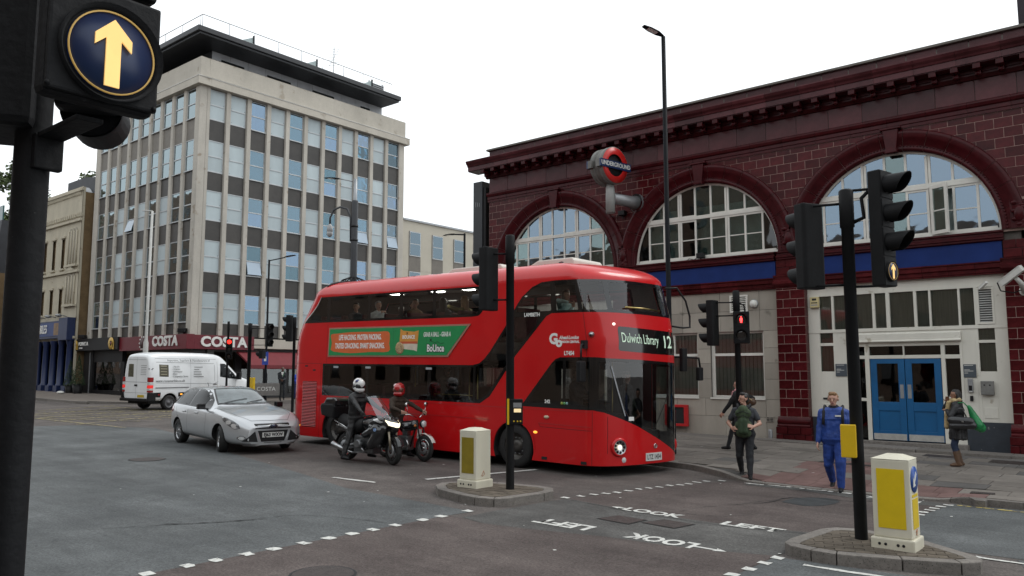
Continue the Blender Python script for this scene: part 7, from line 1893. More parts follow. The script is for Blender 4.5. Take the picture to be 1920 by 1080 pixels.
MB().lathe([(.325, -.055), (.34, 0), (.325, .055)], 12, 'y', (0, 0, .0), True, R(25), R(140)).build('front_mudguard', M['white'], b2, (1.3, 0, .3)); MB().lathe([(.325, -.055), (.34, 0), (.325, .055)], 12, 'y', (0, 0, .3), True, R(40), R(170)).build('rear_mudguard', M['black'], b2)
bx('mudguard_flash', mat('flash_red', (.45, .02, .02), .4), b2, 1.36, 1.5, -.03, .03, .618, .63); MB().box(1.12, 1.13, -.07, .07, .5, .72).build('front_plate', M['white'], b2, bevel=.01)

# riders
LEATHER = mat('black_leather', (.012, .012, .013), .5, .3, 8, bump=.3, bscale=16); GLOVE = mat('black_glove', (.014, .014, .015), .6, .2, 9)
def helmet(t, J, yaw, pitch, mats_, s=1.0):
    Rm = Matrix.Rotation(yaw, 3, 'Z') @ Matrix.Rotation(pitch, 3, 'Y'); H = lambda x, y, z: tuple(J['hd']+Rm @ Vector((x*s, y*s, z*s)))
    P = [('shell', H(-.03, 0, .05), H(.02, 0, .05), .132*s, .125*s), ('shell', H(-.04, 0, -.03), H(-.01, 0, -.06), .12*s, .105*s), ('chin', H(.07, .05, -.075), H(.07, -.05, -.075), .062*s, .062*s), ('chin', H(.0, .08, -.06), H(.07, .05, -.07), .05*s, .05*s), ('chin', H(.0, -.08, -.06), H(.07, -.05, -.07), .05*s, .05*s), ('visor', H(.06, .05, .02), H(.06, -.05, .02), .076*s, .076*s), ('band', H(-.02, .10, .0), H(-.02, .09, -.06), .042*s, .04*s), ('band', H(-.02, -.10, .0), H(-.02, -.09, -.06), .042*s, .04*s), ('flash', H(.03, -.075, .11), H(.06, .0, .12), .05*s, .045*s)]
    return blob('helmet', P, .009, mats_, t, 2)
HWH = mat('helmet_white', (.66, .66, .65), .2, .04, coat=1); HBL = mat('helmet_blue', (.02, .03, .12), .2, .1, coat=1); HVI = mat('helmet_visor', (.015, .016, .018), .05, .1, coat=1); HRD = mat('helmet_red', (.42, .012, .014), .2, .2, 6, coat=1); HRW = mat('helmet_pink', (.6, .38, .38), .25, .2, 12, coat=1)
X1, Y1_, Z1 = -14.62, 11.86, gz(-14.6)
t, J = figure('motorcyclist in black leathers and a white and blue helmet astride the touring motorcycle', (X1+.28, Y1_, Z1), R(2), 1.78, dict(top=LEATHER, legs=LEATHER, hand=GLOVE, shoe=M['black']), pelvis=(0, 0, .97), lean=(.12, -.02), feet=[(.12, .36, .09, .1), (.02, -.38, .08, .0)], hands=[(.58, .31, 1.1), (.5, -.3, 1.12)], elbow={1: (-.3, 1, -.7), -1: (-.3, -1, -.7)}, tr=1.12, lr=1.12, vox=.009, yaw=R(-10), pitch=R(8), hair=None, headless=False)
hm = helmet(t, J, R(-12), R(12), dict(shell=HWH, chin=HWH, visor=HVI, band=HVI, flash=HBL))
X2, Y2_, Z2 = -14.42, 12.83, gz(-14.4)
t, J = figure('motorcyclist in brown jumper and red helmet turning to talk from the small motorcycle', (X2+.35, Y2_, Z2), R(0), 1.74, dict(top=cloth('brown_jumper', (.035, .022, .014)), legs=cloth('dark_jeans', (.012, .014, .02)), shoe=M['black']), pelvis=(0, 0, .88), lean=(.16, -.03), feet=[(.1, .34, .09, 0), (.15, -.34, .09, 0)], hands=[(.52, .36, 1.09), (.5, -.3, 1.1)], elbow={1: (-.2, 1, -.2), -1: (-.2, -1, -.5)}, tr=1.08, vox=.009, yaw=R(-58), sw=1.05)
helmet(t, J, R(-60), R(4), dict(shell=HRD, chin=HRD, visor=mat('open_visor', (.16, .06, .045), .3, .4, 16), band=HRD, flash=HRW))
# ---------------- people on foot and what they carry ----------------
JEAN = cloth('black_jeans', (.013, .014, .017)); GREYT = cloth('grey_tshirt', (.035, .038, .044)); BLUJ = cloth('blue_jacket', (.010, .045, .23), .55); BLUT = cloth('blue_trousers', (.010, .038, .20)); NAVYC = cloth('navy_collar', (.008, .010, .02)); PUFF = cloth('black_puffer', (.010, .010, .012), .55); DENIM = cloth('denim', (.014, .024, .055)); BOOT = mat('tan_boot', (.10, .055, .03), .7, .2, 8); CANV = cloth('green_canvas', (.035, .055, .025)); STRAP = cloth('strap', (.012, .012, .015))
t, J = figure('person in grey t-shirt with a green rucksack worn on the chest stepping off the kerb', (-6.62, 15.42, gz(-6.6)+.0), R(-72), 1.70, dict(top=GREYT, legs=JEAN, shoe=M['black']), feet=[(.3, .11, .075, .1), (-.22, -.1, .12, -.1, -.35)], hands=[(.27, .19, 1.04), (.2, -.22, 1.0)], elbow={1: (-.6, .6, -.3), -1: (-.6, -.6, -.3)}, short=True, yaw=R(-62), tr=1.06, lr=1.22, vox=.0075, pelvis=(0, 0, .885), hair=short_hair(HB, .012), hdir={1: (.4, -.6, .2), -1: (.5, .5, .1)}, sw=1.05)
T = lambda x, y, z: tuple(J['ch']+Vector((x, y, z)))
bp = thing('backpack', 'green rucksack with black straps worn on the front of the person in grey', 'backpack', t.location, R(-72))
blob('bag', [('b', T(.2, .06, .06), T(.2, -.06, .06), .1, .1), ('b', T(.21, .07, -.18), T(.21, -.07, -.18), .105, .105), ('b', T(.21, .06, -.32), T(.21, -.06, -.32), .09, .09), ('b', T(.2, 0, .12), T(.21, 0, -.3), .11, .12)], .012, {'b': CANV}, bp, 3)
blob('front_pocket', [('b', T(.295, .03, -.08), T(.31, .04, -.28), .06, .07), ('b', T(.295, -.03, -.08), T(.31, -.04, -.28), .06, .07)], .012, {'b': cloth('green_canvas_dark', (.025, .045, .02))}, bp, 3)
for z in (.08, .0): MB().tube([T(.29, -.12, z-.02), T(.318, 0, z+.03), T(.29, .12, z-.02)], .006, 5).build('zip', STRAP, bp)
for q in (-1, 1): MB().tube([T(.2, q*.08, .14), T(.13, q*.11, .2), T(.02, q*.12, .235), T(-.1, q*.12, .16), T(-.135, q*.12, -.05)], [.022]*5, 8).build('strap', STRAP, bp)
t, J = figure('person in blue jacket and blue work trousers walking across the crossing', (-4.80, 15.22, gz(-4.8)), R(-80), 1.79, dict(top=BLUJ, legs=BLUT, shoe=M['black'], collar=NAVYC), feet=[(.24, .1, .075, .05), (-.24, -.1, .13, 0, -.4)], hands=[(.22, .24, .95), (.12, -.29, .80)], collar=True, tr=1.24, lr=1.42, belly=.13, vox=.0075, pelvis=(0, 0, .915), hair=short_hair(HF, .012), yaw=R(-4), pitch=R(6), elbow={1: (-1, .5, -.2), -1: (-1, -.5, -.2)}, sw=1.12)
T = lambda x, y, z: tuple(J['ch']+Vector((x, y, z)))
bp = thing('backpack', 'dark rucksack with straps over the shoulders of the person in blue', 'backpack', t.location, R(-80))
blob('bag', [('b', T(-.24, .08, .08), T(-.24, -.08, .08), .09, .09), ('b', T(-.25, .09, -.25), T(-.25, -.09, -.25), .1, .1)], .014, {'b': STRAP}, bp, 3)
for q in (-1, 1): MB().tube([T(-.2, q*.14, .16), T(-.02, q*.155, .235), T(.12, q*.16, .12), T(.155, q*.17, -.1)], [.026]*4, 8).build('strap', STRAP, bp)
bx('chest_badge', M['white'], bp, *(lambda c: (c[0]-.01, c[0]+.012, c[1]-.05, c[1]+.05, c[2]-.012, c[2]+.015))(T(.165, .09, .06)))
t, J = figure('person in black puffer coat and beige scarf talking on a phone near the doors', (-3.54, 19.42, pz(-3.54, 19.42)), R(192), 1.62, dict(skin=SKINT, top=PUFF, legs=DENIM, shoe=BOOT), feet=[(.03, .09, .075, .1), (-.02, -.09, .075, -.1)], hands=[(.2, .06, 1.19), (.17, -.11, 1.36)], elbow={1: (-.2, 1, -.8), -1: (.1, -1, -.9)}, coat=.26, tr=1.28, lr=1.1, boots=.62, vox=.0075, sw=1.0, hair=dict(mat=HB, prims=[((-.035, 0, .055), (.0, 0, .07), .088, .074), ((-.06, 0, .02), (-.075, 0, -.06), .08, .07), ((-.02, .07, .03), (-.05, .07, -.08), .035, .035)]), yaw=R(4), hdir={-1: (.0, .3, 1), 1: (.2, -.9, .2)})
T = lambda x, y, z: tuple(J['ch']+Vector((x, y, z)))
SCF = cloth('beige_scarf', (.38, .29, .15))
blob('scarf', [('b', T(.04, .08, .2), T(.09, -.08, .2), .055, .055), ('b', T(-.05, .08, .22), T(-.05, -.08, .22), .05, .05), ('b', T(.15, .03, .15), T(.2, .03, -.12), .05, .05), ('b', T(.2, .03, -.12), T(.21, .02, -.36), .05, .055)], .012, {'b': SCF}, t, 2)
hp = tuple(J['hd']+Vector((.06, -.1, -.01)))
tag(put('mobile_phone', MB().box(-.035, .035, -.006, .006, -.07, .07).mesh('mobile_phone', M['black'], bevel=.004), None, t.matrix_world @ Vector((0, 0, 0)) if False else (Matrix.Translation(t.location) @ Matrix.Rotation(R(192), 4, 'Z')) @ Vector(hp), (R(0), R(20), R(192))), 'dark phone held to the ear by the person in the puffer coat', 'phone')
HBG = mat('handbag_leather', (.014, .014, .016), .4, .2, 9, coat=.3); GRB = mat('green_carrier', (.008, .19, .055), .35, .2, 6, bump=.4, bscale=9)
hb = thing('handbag', 'black shiny handbag hanging at the elbow of the person on the phone', 'handbag', t.location, R(192))
blob('bag', [('b', T(.12, .3, -.2), T(-.22, .32, -.22), .085, .09), ('b', T(.1, .3, -.32), T(-.26, .32, -.3), .08, .085)], .012, {'b': HBG}, hb, 2); MB().tube([T(.08, .3, -.15), T(.05, .24, .02), T(-.1, .25, .04), T(-.16, .31, -.15)], .014, 8).build('handle', HBG, hb); bx('clasp', M['chrome'], hb, *(lambda c: (c[0]-.02, c[0]+.02, c[1]-.006, c[1]+.006, c[2]-.015, c[2]+.015))(T(-.08, .405, -.22)))
gb = thing('carrier_bag', 'green plastic carrier bag behind the black handbag', 'carrier bag', t.location, R(192))
blob('bag', [('b', T(-.24, .2, .04), T(-.36, .18, -.3), .05, .12), ('b', T(-.3, .16, -.12), T(-.42, .12, -.36), .06, .1), ('b', T(-.22, .2, .08), T(-.34, .2, -.2), .04, .08)], .013, {'b': GRB}, gb, 1); MB().tube([T(-.22, .2, .06), T(-.12, .2, .17), T(-.02, .2, .16)], .014, 6).build('handle', GRB, gb)
t, J = figure('person in long black coat walking to the left beyond the pavement signal', (-8.24, 18.9, pz(-8.24, 18.9)), R(178), 1.74, dict(top=cloth('black_coat', (.008, .008, .009)), legs=JEAN, shoe=M['black']), feet=[(.3, .08, .08, 0), (-.32, -.08, .13, 0, -.5)], hands=[(.3, .26, .95), (-.05, -.2, 1.15)], coat=.2, tr=1.12, vox=.0085, hair=short_hair(HBR, .01), yaw=R(12))
T = lambda x, y, z: tuple(J['ch']+Vector((x, y, z)))
blob('scarf', [('b', T(.03, .07, .2), T(.08, -.06, .2), .055, .055), ('b', T(.12, .05, .16), T(.13, .06, .02), .04, .045)], .014, {'b': cloth('pink_scarf', (.5, .25, .26))}, t, 1)
sb = thing('shoulder_bag', 'brown shoulder bag with pale handles carried by the person in the black coat', 'bag', t.location, R(178))
blob('bag', [('b', T(-.2, .16, -.1), T(-.42, .16, -.06), .1, .1)], .013, {'b': mat('brown_leather', (.07, .035, .018), .5, .2, 8)}, sb, 2)
for q in (-.06, .06): MB().tube([T(-.22+q, .25, -.1), T(-.26+q, .27, .08), T(-.4+q, .26, -.02)], .012, 6).build('handle', SCF, sb)
t, J = figure('bald person in black suit with white shirt and green lanyard outside the corner cafe', (-38.0, 26.15, gz(-38)+.13), R(-38), 1.80, dict(skin=SKIND, top=SUIT, legs=SUIT, shoe=M['black']), feet=[(.05, .1, .08, .1), (-.03, -.1, .08, -.1)], hands=[(.28, .05, 1.08), (.28, -.06, 1.1)], tr=1.1, vox=.011, yaw=R(30))
T = lambda x, y, z: tuple(J['ch']+Vector((x, y, z)))
MB().add([T(.10, .07, .2), T(.10, -.07, .2), T(.137, 0, -.08)], [(0, 1, 2)]).build('shirt_front', M['white'], t); MB().tube([T(.06, .1, .22), T(.145, .04, -.05)], .012, 5).build('lanyard', mat('lanyard_green', (.05, .3, .12), .6), t)
t, J = figure('fair haired person in bright blue tracksuit beside the bald person in black', (-37.7, 26.9, gz(-37.7)+.13), R(-20), 1.62, dict(top=cloth('bright_blue', (.02, .06, .38)), legs=cloth('dark_blue_leg', (.012, .02, .10)), shoe=M['black']), feet=[(.05, .1, .08, .1), (-.03, -.1, .08, -.1)], hands=[(.28, .08, 1.0), (.28, -.08, 1.0)], tr=1.12, vox=.011, hair=short_hair(HF), yaw=R(25))
# ---------------- signals, lamps, bollards ----------------
SIGB = mat('signal_black', (.006, .0062, .007), .65, .25, 4, spec=.22, bump=.1, bscale=20)
AMBR = mat('arrow_amber', (.9, .6, .2), .4, emit=(1, .6, .2), estr=.42)
GOLDR = mat('ring_gold', (.5, .33, .1), .4, emit=(1, .6, .15), estr=.12)
LENS = mat('dark_lens', (.02, .02, .02), .12, .2, coat=.6)
RLIT = mat('red_man_lit', (.8, .02, .02), .3, emit=(1, .03, .03), estr=5)
def arrow_face(par, x, z, r, m=AMBR):
    d = MB().lathe([(0, x), (r, x), (r, x-.02)], 40, 'x', (0, 0, z)).build('arrow_disc', M['navy'], par)
    MB().lathe([(r*.955, x+.003), (r*.99, x+.003), (r*.99, x-.001), (r*.955, x-.001), (r*.955, x+.003)], 48, 'x', (0, 0, z)).build('ring', GOLDR, d)
    P = [(0, .80), (-.42, .38), (-.42, .1), (-.17, .33), (-.17, -.82), (.17, -.82), (.17, .33), (.42, .1), (.42, .38)]
    MB().prism([(a*r, z+b*r) for a, b in P], x+.002, x+.006, 'x').build('arrow', m, d)
def head(par, loc, rz, lenses, visors=True, arrow=False, ped=False, red=False, wd=.3, hl=.335, r=.105, vl=.26):
    """signal head facing local +x; loc is the centre of its back at the top lens"""
    h = put('signal_head', None, par, loc, (0, 0, rz)); n = lenses+(1 if arrow else 0)
    top = hl*.5; bot = top-hl*n
    MB().prism([(-.03, -wd/2+.03), (0, -wd/2), (.15, -wd/2), (.15, wd/2), (0, wd/2), (-.03, wd/2-.03)], bot, top, 'z').build('housing', SIGB, h, bevel=.018)
    for i in range(n): MB().box(.149, .158, -wd/2+.012, wd/2-.012, top-hl*(i+1)+.01, top-hl*i-.01).build('front_door', SIGB, h, bevel=.004)
    for i in range(lenses):
        z = -hl*i
        MB().lathe([(0, .165), (r*.6, .172), (r, .16)], 24, 'x', (0, 0, z)).build('lens', LENS, h)
        if ped:
            MB().lathe([(r*1.12, .155), (r*1.15, .27), (r*1.19, .27), (r*1.16, .155)], 24, 'x', (0, 0, z), True, R(-30), R(210)).build('visor', SIGB, h)
        elif visors:
            vs = []; fs = []; N = 24
            for k in range(N+1):
                a = R(-62)+R(304)*k/N; L = vl*(.42+.58*max(0, math.sin(a)*.5+.5)**.8); 
                for rr in (r*1.08, r*1.16): vs += [(.155, rr*math.cos(a), z+rr*math.sin(a)), (.155+L, rr*.97*math.cos(a), z+rr*.97*math.sin(a))]
            for k in range(N):
                a, b = 4*k, 4*k+4; fs += [(a, b, b+1, a+1), (a+2, a+3, b+3, b+2), (a+1, b+1, b+3, a+3)]
            MB().add(vs, fs, False).build('visor', SIGB, h)
    if ped and red:
        MB().ell((.176, 0, .05), (.008, .016, .018), 10, 8).prism([(-.025, .03), (.025, .03), (.033, -.02), (.022, -.03), (.02, -.08), (-.02, -.08), (-.022, -.03), (-.033, -.02)], .172, .18, 'x').build('red_figure', RLIT, h)
    if arrow:
        MB().lathe([(r*1.08, .155), (r*1.2, .19), (r*1.2, .155)], 30, 'x', (0, 0, -hl*lenses)).build('arrow_surround', SIGB, h); arrow_face(h, .185, -hl*lenses, r*1.06)
    return h
def bracket(par, a, b, z0, z1, n='bracket'):
    for z in (z0, z1): MB().tube([(a[0], a[1], z), (b[0], b[1], z)], .018, 6).build(n, SIGB, par)
def pole(par, h, r=.075, z0=-.05):
    MB().lathe([(r, z0), (r, h-.5), (r*1.18, h-.49), (r*1.18, h-.02), (r*.9, h), (0, h)], 20).build('pole', SIGB, par)
# right hand island
px, py, pz0 = -3.03, 10.45, gz(-3.03)+.12
s1 = thing('traffic_signal', 'black signal pole on the right island with small lit arrow', 'traffic signal', (px, py, pz0), 0, 'traffic signals')
pole(s1, 4.38)
ir = Vector((math.cos(R(13.5)), math.sin(R(13.5)), 0)); av = Vector((-ir.y, ir.x, 0))
head(s1, tuple(ir*.34+Vector((0, 0, 4.38))), R(-14), 3, arrow=True, hl=.365, vl=.3, wd=.3)
bracket(s1, ir*.07, ir*.34, 4.36, 3.12); MB().tube([ir*.08+Vector((0, 0, 3.95)), ir*.2+Vector((0, 0, 4.0)), ir*.18+Vector((0, 0, 4.25)), ir*.33+Vector((0, 0, 4.4))], .025, 8).build('cable_conduit', SIGB, s1)
head(s1, tuple(-ir*.42+av*.05+Vector((0, 0, 4.06))), R(150), 3, hl=.375, vl=.28, wd=.34)
bracket(s1, -ir*.07, -ir*.4, 4.2, 3.15)
pb = put('push_button_unit', None, s1, tuple(-ir*.09-av*.06+Vector((0, 0, 1.2))), (0, 0, R(13.5-90)))
MB().box(.0, .1, -.09, .09, -.2, .2).build('case', M['yellow'], pb, bevel=.012); MB().box(-.09, .0, -.085, .085, -.19, .19).build('back', SIGB, pb, bevel=.01)
# middle island
px, py = -8.65, 10.48
s2 = thing('traffic_signal', 'black signal pole on the middle island with a push button box', 'traffic signal', (px, py, gz(px)+.12), 0, 'traffic signals')
pole(s2, 4.33, .07)
ir2 = Vector((math.cos(R(41)), math.sin(R(41)), 0))
head(s2, tuple(-ir2*.32+Vector((0, 0, 3.93))), R(178), 3, hl=.365, vl=.26, wd=.33); bracket(s2, -ir2*.06, -ir2*.3, 4.0, 3.2)
pb = put('push_button_unit', None, s2, tuple(ir2*.13-Vector((0, .07, 0))+Vector((0, 0, 1.3))), (0, 0, R(-52)))
MB().box(-.07, .06, -.1, .13, -.21, .21).build('case', SIGB, pb, bevel=.012); MB().box(-.06, .075, -.135, -.1, -.215, .215).build('yellow_side', M['yellow'], pb, bevel=.006)
bx('display', mat('lit_display', (.6, .5, .3), .4, emit=(1, .75, .4), estr=.5), pb, .06, .066, -.02, .1, -.01, .05); bx('instruction_plate', M['steel'], pb, .06, .066, -.03, .11, .07, .15)
for q in (-.02, .04, .09): MB().ell((.065, q, -.16), (.008, .014, .014), 8, 6).build('button', M['yellow'], pb)
# station pavement
px, py = -7.84, 18.0
s3 = thing('traffic_signal', 'black signal pole on the station pavement with a lit red standing figure', 'traffic signal', (px, py, pz(px, py)), 0, 'traffic signals')
pole(s3, 3.9, .07)
ir3 = Vector((math.cos(R(23)), math.sin(R(23)), 0))
head(s3, tuple(-ir3*.5+Vector((0, 0, 3.5))), R(178), 3, hl=.365, vl=.27, wd=.32); bracket(s3, -ir3*.06, -ir3*.5, 3.62, 3.3)
head(s3, tuple(ir3*.13+Vector((-.02, -.02, 3.2))), R(-68), 2, ped=True, red=True, hl=.38, wd=.37, r=.12)
MB().tube([(.05, 0, 3.6), (.16, .06, 3.55), (.18, .08, 3.38)], .02, 6).build('cable_conduit', SIGB, s3)
# signals in the side street
s4 = thing('traffic_signal', 'dark signal head and pole behind the rear end of the bus', 'traffic signal', (-28.3, 20.0, gz(-28.3)), 0, 'traffic signals'); pole(s4, 4.1, .06)
head(s4, (-.12, -.1, 4.0), R(200), 3, hl=.37, vl=.24)
bx('island', GRAN, s4, -.8, 1.2, -.5, .5, -.1, .12)
s5 = thing('traffic_signal', 'far black signal pole with yellow button box before the red awning', 'traffic signal', (-34.0, 21.5, gz(-34)), 0, 'traffic signals'); pole(s5, 4.05, .085)
head(s5, (.72, .55, 3.85), R(-10), 3, hl=.37, vl=.25, wd=.34); bracket(s5, (0, 0), (.72, .55), 3.8, 3.0); head(s5, (.58, .4, 2.55), R(200), 1, hl=.4, wd=.34)
MB().box(.15, .42, -.02, .1, .85, 1.45).build('push_button_unit', M['yellow'], s5, bevel=.01); bx('island', GRAN, s5, -1.2, 1.6, -.7, .9, -.1, .12)
s6 = thing('traffic_signal', 'small far signal showing red before the red shop fascia', 'traffic signal', (-34.25, 20.5, gz(-34.2)), 0, 'traffic signals'); pole(s6, 4.1, .05)
hh = head(s6, (.12, .0, 3.12), R(-32), 3, hl=.33); MB().lathe([(0, .17), (.1, .175), (.1, .165)], 20, 'x').build('red_light', mat('red_light_on', (.8, .02, .02), .3, emit=(1, .03, .02), estr=2), hh)
bsn = tag(bx('blue_sign', mat('sign_blue', (.015, .05, .3), .4), None, -.16, .16, -.02, .02, -.35, .35), 'small blue sign plate fixed on the dark lamp post by the awning', 'sign'); bsn.location = (-37.75, 24.85, 2.9); bsn.rotation_euler = (0, 0, R(50)); bx('white_symbol', M['white'], bsn, -.06, .06, -.024, -.019, -.15, .1)
# nearest pole at the left edge
px, py = -2.09, .735
s7 = thing('traffic_signal', 'nearest black signal pole at the left edge with large lit arrow on blue disc', 'traffic signal', (px, py, gz(px)), 0, 'traffic signals')
NEARB = mat('near_black', (.0065, .0068, .008), .65, .3, 5, bump=.15, bscale=40, spec=.22, speck=((.05, .05, .052), 60, .74))
MB().lathe([(.0395, -.02), (.0395, 2.25), (.0395, 3.9)], 28, 'z', (-.012, -.02, 0)).build('pole', NEARB, s7)
cz = 2.86-gz(px)
hd = put('signal_head', None, s7, (.345, .004, cz-.012), (0, 0, R(0)))
MB().prism([(-.075, -.12), (-.06, -.13), (-.02, -.13), (-.02, .108), (-.06, .108), (-.075, .1)], -.115, .15, 'z').build('housing', NEARB, hd, bevel=.015)
MB().prism([(-.075, -.12), (-.06, -.13), (-.02, -.13), (-.02, .108), (-.06, .108), (-.075, .1)], .16, .9, 'z').build('housing', NEARB, hd, bevel=.015)
MB().box(-.021, -.006, -.128, .108, -.108, .14).build('front_door', NEARB, hd, bevel=.006)
MB().lathe([(.096, -.01), (.109, .012), (.111, -.01)], 40, 'x').build('arrow_surround', NEARB, hd)
arrow_face(hd, .0, 0, .094)
for y_ in (-.125, .1): MB().ell((-.005, y_, -.1), (.005, .006, .006), 8, 6).build('latch', NEARB, hd)
MB().box(.0, .26, -.03, .03, cz-.15, cz-.138).box(.02, .045, -.035, .03, cz-.225, cz-.14).build('bracket', NEARB, s7, bevel=.004)
h2 = put('signal_head', None, s7, (-.16, -.12, cz), (0, 0, R(150)))
MB().prism([(-.16, -.17), (0, -.17), (.08, -.12), (.08, .12), (0, .2), (-.16, .2)], -.13, 1.0, 'z').build('housing', NEARB, h2, bevel=.02); bx('hinge_line', M['matt'], h2, .079, .083, -.12, .12, .2, .206)
h3 = put('signal_head', None, s7, (-.09, .13, cz+.0), (0, 0, R(146)))
MB().box(.02, .1, -.07, .09, .0, .5).build('housing', NEARB, h3, bevel=.02)
MB().lathe([(.075, .1), (.072, .24), (.078, .24), (.08, .1)], 28, 'x', (0, .01, .02), True, R(0), R(360)).lathe([(0, .12), (.077, .12)], 28, 'x', (0, .01, .02)).build('visor', NEARB, h3)

# lit island bollards
BOLW = mat('bollard_white', (.60, .57, .46), .45, .08, 2, vstretch=(1, 1, .3), speck=((.38, .34, .25), 4, .7)); BOLY = mat('bollard_yellow', (.66, .47, .006), .4, .05); BOLO = mat('bollard_olive', (.24, .18, .012), .4, .12, 6)
def bollard(lab, x, y, wx, wy, h, panel_m, arrow):
    b = thing('island_bollard', lab, 'bollard', (x, y, gz(x)+.125), 0, 'white bollards on the traffic islands')
    MB().box(-wx/2-.03, wx/2+.03, -wy/2-.03, wy/2+.03, -.02, .13).build('base', BOLW, b, bevel=.02)
    bd = MB(); bd.prism([(-wx/2, -wy/2), (wx/2, -wy/2), (wx/2, wy/2), (-wx/2, wy/2)], .13, h-.05, 'z').build('body', BOLW, b, bevel=.02)
    MB().add([(-wx/2-.006, -wy/2-.006, h-.05), (wx/2+.006, -wy/2-.006, h-.05), (wx/2+.006, wy/2+.006, h-.05), (-wx/2-.006, wy/2+.006, h-.05), (-wx*.2, -wy*.2, h), (wx*.2, -wy*.2, h), (wx*.2, wy*.2, h), (-wx*.2, wy*.2, h)], [(0, 3, 2, 1), (4, 5, 6, 7), (0, 1, 5, 4), (1, 2, 6, 5), (2, 3, 7, 6), (3, 0, 4, 7)]).build('cap', BOLW, b, bevel=.008)
    bx('front_panel', panel_m, b, -wx*.36, wx*.36, -wy/2-.005, -wy/2+.005, .24, h-.16)
    if arrow:
        MB().lathe([(0, wx/2+.012), (.15, wx/2+.012), (.15, wx/2)], 28, 'x', (0, -.01, h-.28)).build('keep_left_disc', mat('keep_left_blue', (.015, .07, .3), .4), b)
        c, s_ = math.cos(R(-135)), math.sin(R(-135))
        MB().prism([(-.01+a*c-q*s_, h-.28+a*s_+q*c) for a, q in ((.12, 0), (.03, .07), (.04, .022), (-.1, .022), (-.1, -.022), (.04, -.022), (.03, -.07))], wx/2+.012, wx/2+.016, 'x').build('keep_left_arrow', M['white'], b)
        bx('side_panel', BOLY, b, wx/2-.005, wx/2+.004, -wy*.33, wy*.33, .24, h-.5); bx('side_band', BOLY, b, wx/2-.005, wx/2+.004, -wy*.33, wy*.33, h-.48, h-.45)
        MB().tube([(wx/2+.006, -.03, .2), (wx/2+.006, .02, .23), (wx/2+.006, -.02, .17), (wx/2+.006, .03, .16)], .005, 4).build('sprayed_mark', mat('spray_orange', (.5, .2, .1), .7), b)
    else: MB().tube([(wx/2+.004, -.05, .2), (wx/2+.004, .0, .28), (wx/2+.004, .03, .22), (wx/2+.004, -.04, .19)], .005, 4).build('sprayed_mark', mat('spray_orange', (.5, .2, .1), .7), b)
    for q in (-.34, -.18, .14, .28): MB().lathe([(0, -.004), (.016, -.004), (.018, .002)], 10, 'y', (q*wx, -wy/2-.03, .06)).build('fixing_hole', M['matt'], b)
bollard('white bollard with bright yellow panel and blue keep left arrow on the right island', -2.58, 10.30, .42, .38, 1.08, BOLY, True)
bollard('white bollard with dull olive yellow panel on the middle island', -9.28, 10.30, .38, .38, 1.0, BOLO, False)

# lamp posts
LPB = mat('lamp_post_black', (.007, .008, .010), .7, .2, 3, spec=.12)
def lamphead(par, p, d, tilt=0.0, s=1.0, m=LPB):
    d = Vector((d[0], d[1], 0)).normalized(); q = Vector((-d.y, d.x, 0)); p = Vector(p); u = Vector((0, 0, math.sin(tilt))); e = d*math.cos(tilt)+u
    up = Vector((0, 0, 1)); vs = []; secs = [(0, .06, .05), (.25, .16, .06), (.6, .17, .05), (.9, .10, .03)]
    for L, w2, hh in secs:
        c = p+e*L*s
        vs += [c-q*w2*s-up*.0, c+q*w2*s-up*.0, c+q*w2*.8*s+up*hh*s, c-q*w2*.8*s+up*hh*s]
    fs = [(0, 1, 2, 3), (12, 15, 14, 13)]
    for i in range(3):
        for k in range(4): a = i*4; fs.append((a+k, a+(k+1) % 4, a+4+(k+1) % 4, a+4+k))
    h = MB().add(vs, fs).build('lamp_head', m, par, bevel=.01)
    c0, c1 = p+e*.3*s, p+e*.7*s
    MB().add([c0-q*.12*s-up*.005, c0+q*.12*s-up*.005, c1+q*.12*s-up*.005, c1-q*.12*s-up*.005], [(0, 1, 2, 3)]).build('lamp_glass', M['lampglass'], h)
def lamppost(lab, x, y, h, r, d, zb=None, m=LPB, base=1.6, arm=0.0, tilt=.1, s=1.0):
    t = thing('street_lamp', lab, 'street lamp', (x, y, gz(x)+.12 if zb is None else zb), 0, 'street lamps')
    MB().lathe([(r*1.7, -.05), (r*1.7, base), (r*1.15, base+.15), (r, base+.3), (r*.85, h), (0, h)], 16).build('column', m, t)
    dd = Vector((d[0], d[1], 0)).normalized()
    if arm: MB().tube([(0, 0, h-.05), tuple(dd*arm+Vector((0, 0, h+arm*.06)))], .03, 8).build('arm', m, t)
    lamphead(t, dd*arm+Vector((0, 0, h+arm*.06)) if arm else (0, 0, h), d, tilt, s, m); return t
lamppost('tall slim black street lamp in front of the station beside the bus', -9.26, 17.3, 10.38, .062, (-.55, -1), pz(-9.26, 17.3), tilt=.3, base=1.0, s=.68)
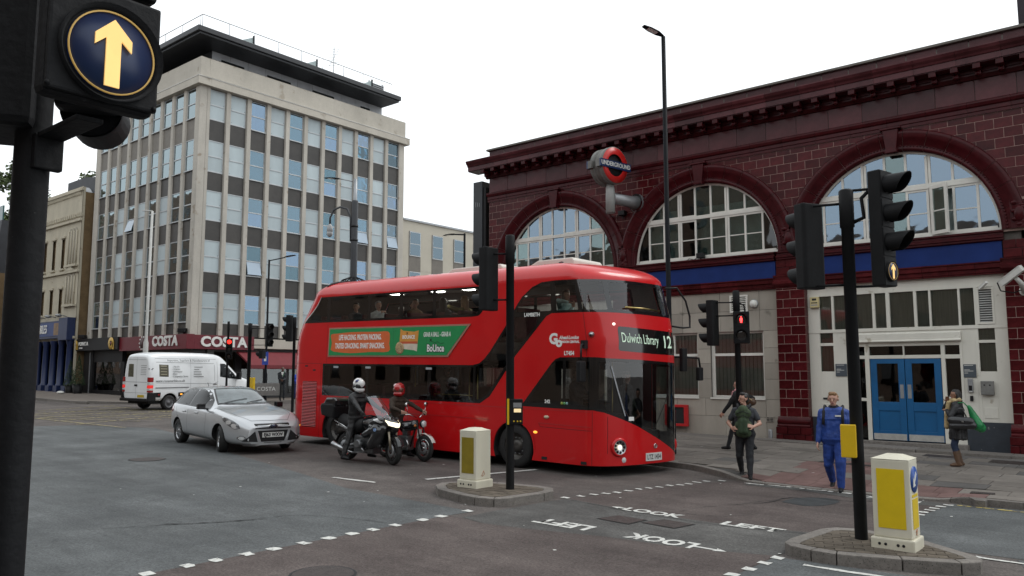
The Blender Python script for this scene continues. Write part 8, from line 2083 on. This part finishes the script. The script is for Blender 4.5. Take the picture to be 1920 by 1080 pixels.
lamppost('thin pale grey street lamp in front of the left face of the office block', -40.9, 19.8, 9.95, .075, (-1, -.3), None, mat('lamp_post_grey', (.42, .42, .4), .5, .1), 3.0, 0, .1, .8)
lamppost('black street lamp with arm to the right before the shop awning', -37.9, 25.0, 7.7, .06, (1, .25), None, LPB, 1.4, 1.1, .1, .8)
lamppost('short black street lamp with arm to the left between the office wing and the station', -21.35, 23.0, 7.3, .05, (-1, .1), None, LPB, 1.2, .6, .03, .75)
mt = thing('camera_mast', 'thick dark grey mast with curved camera arm, spiked collar and lamp on top', 'mast', (-30.65, 25.0, gz(-30.65)))
MG = mat('mast_grey', (.03, .033, .038), .5, .15, 1.5); z0 = gz(-30.65)
MB().lathe([(.19, -.05), (.17, 6.5), (.155, 10.2), (.15, 10.25), (.0, 10.25)], 18).build('mast', MG, mt); MB().lathe([(.1, 10.2), (.09, 11.35), (0, 11.35)], 14).build('upper_mast', M['steel'], mt)
MB().tube([(0, 0, 11.2), (-.9, -.4, 11.45)], .03, 6).build('arm', M['steel'], mt); lamphead(mt, (-.8, -.35, 11.4), (-1, -.45), .12, .95)
MB().tube([(-.15, -.1, 8.2), (-.17, -.12, 9.4), (-.35, -.2, 9.85), (-.65, -.4, 9.95), (-.95, -.58, 9.8), (-1.1, -.66, 9.4), (-1.1, -.66, 9.1)], .05, 8).build('camera_arm', MG, mt)
MB().lathe([(.05, 9.1), (.12, 9.0), (.16, 8.75), (.12, 8.7)], 14, 'z', (-1.1, -.66, 0)).ell((-1.1, -.66, 8.62), (.15, .15, .18), 14, 10).build('dome_camera', mat('dome_grey', (.3, .3, .3), .3, .15, 4), mt)
for z in (8.2, 8.9): MB().lathe([(.17, z), (.185, z), (.185, z+.1), (.17, z+.1)], 16).build('clamp', M['black'], mt)
for k in range(14):
    a = k*2*PI/14; MB().tube([(.15*math.cos(a), .15*math.sin(a), 6.4), (.55*math.cos(a), .55*math.sin(a), 6.25), (.72*math.cos(a), .72*math.sin(a), 6.05)], [.03, .025, .004], 5).build('spike', M['black'], mt)
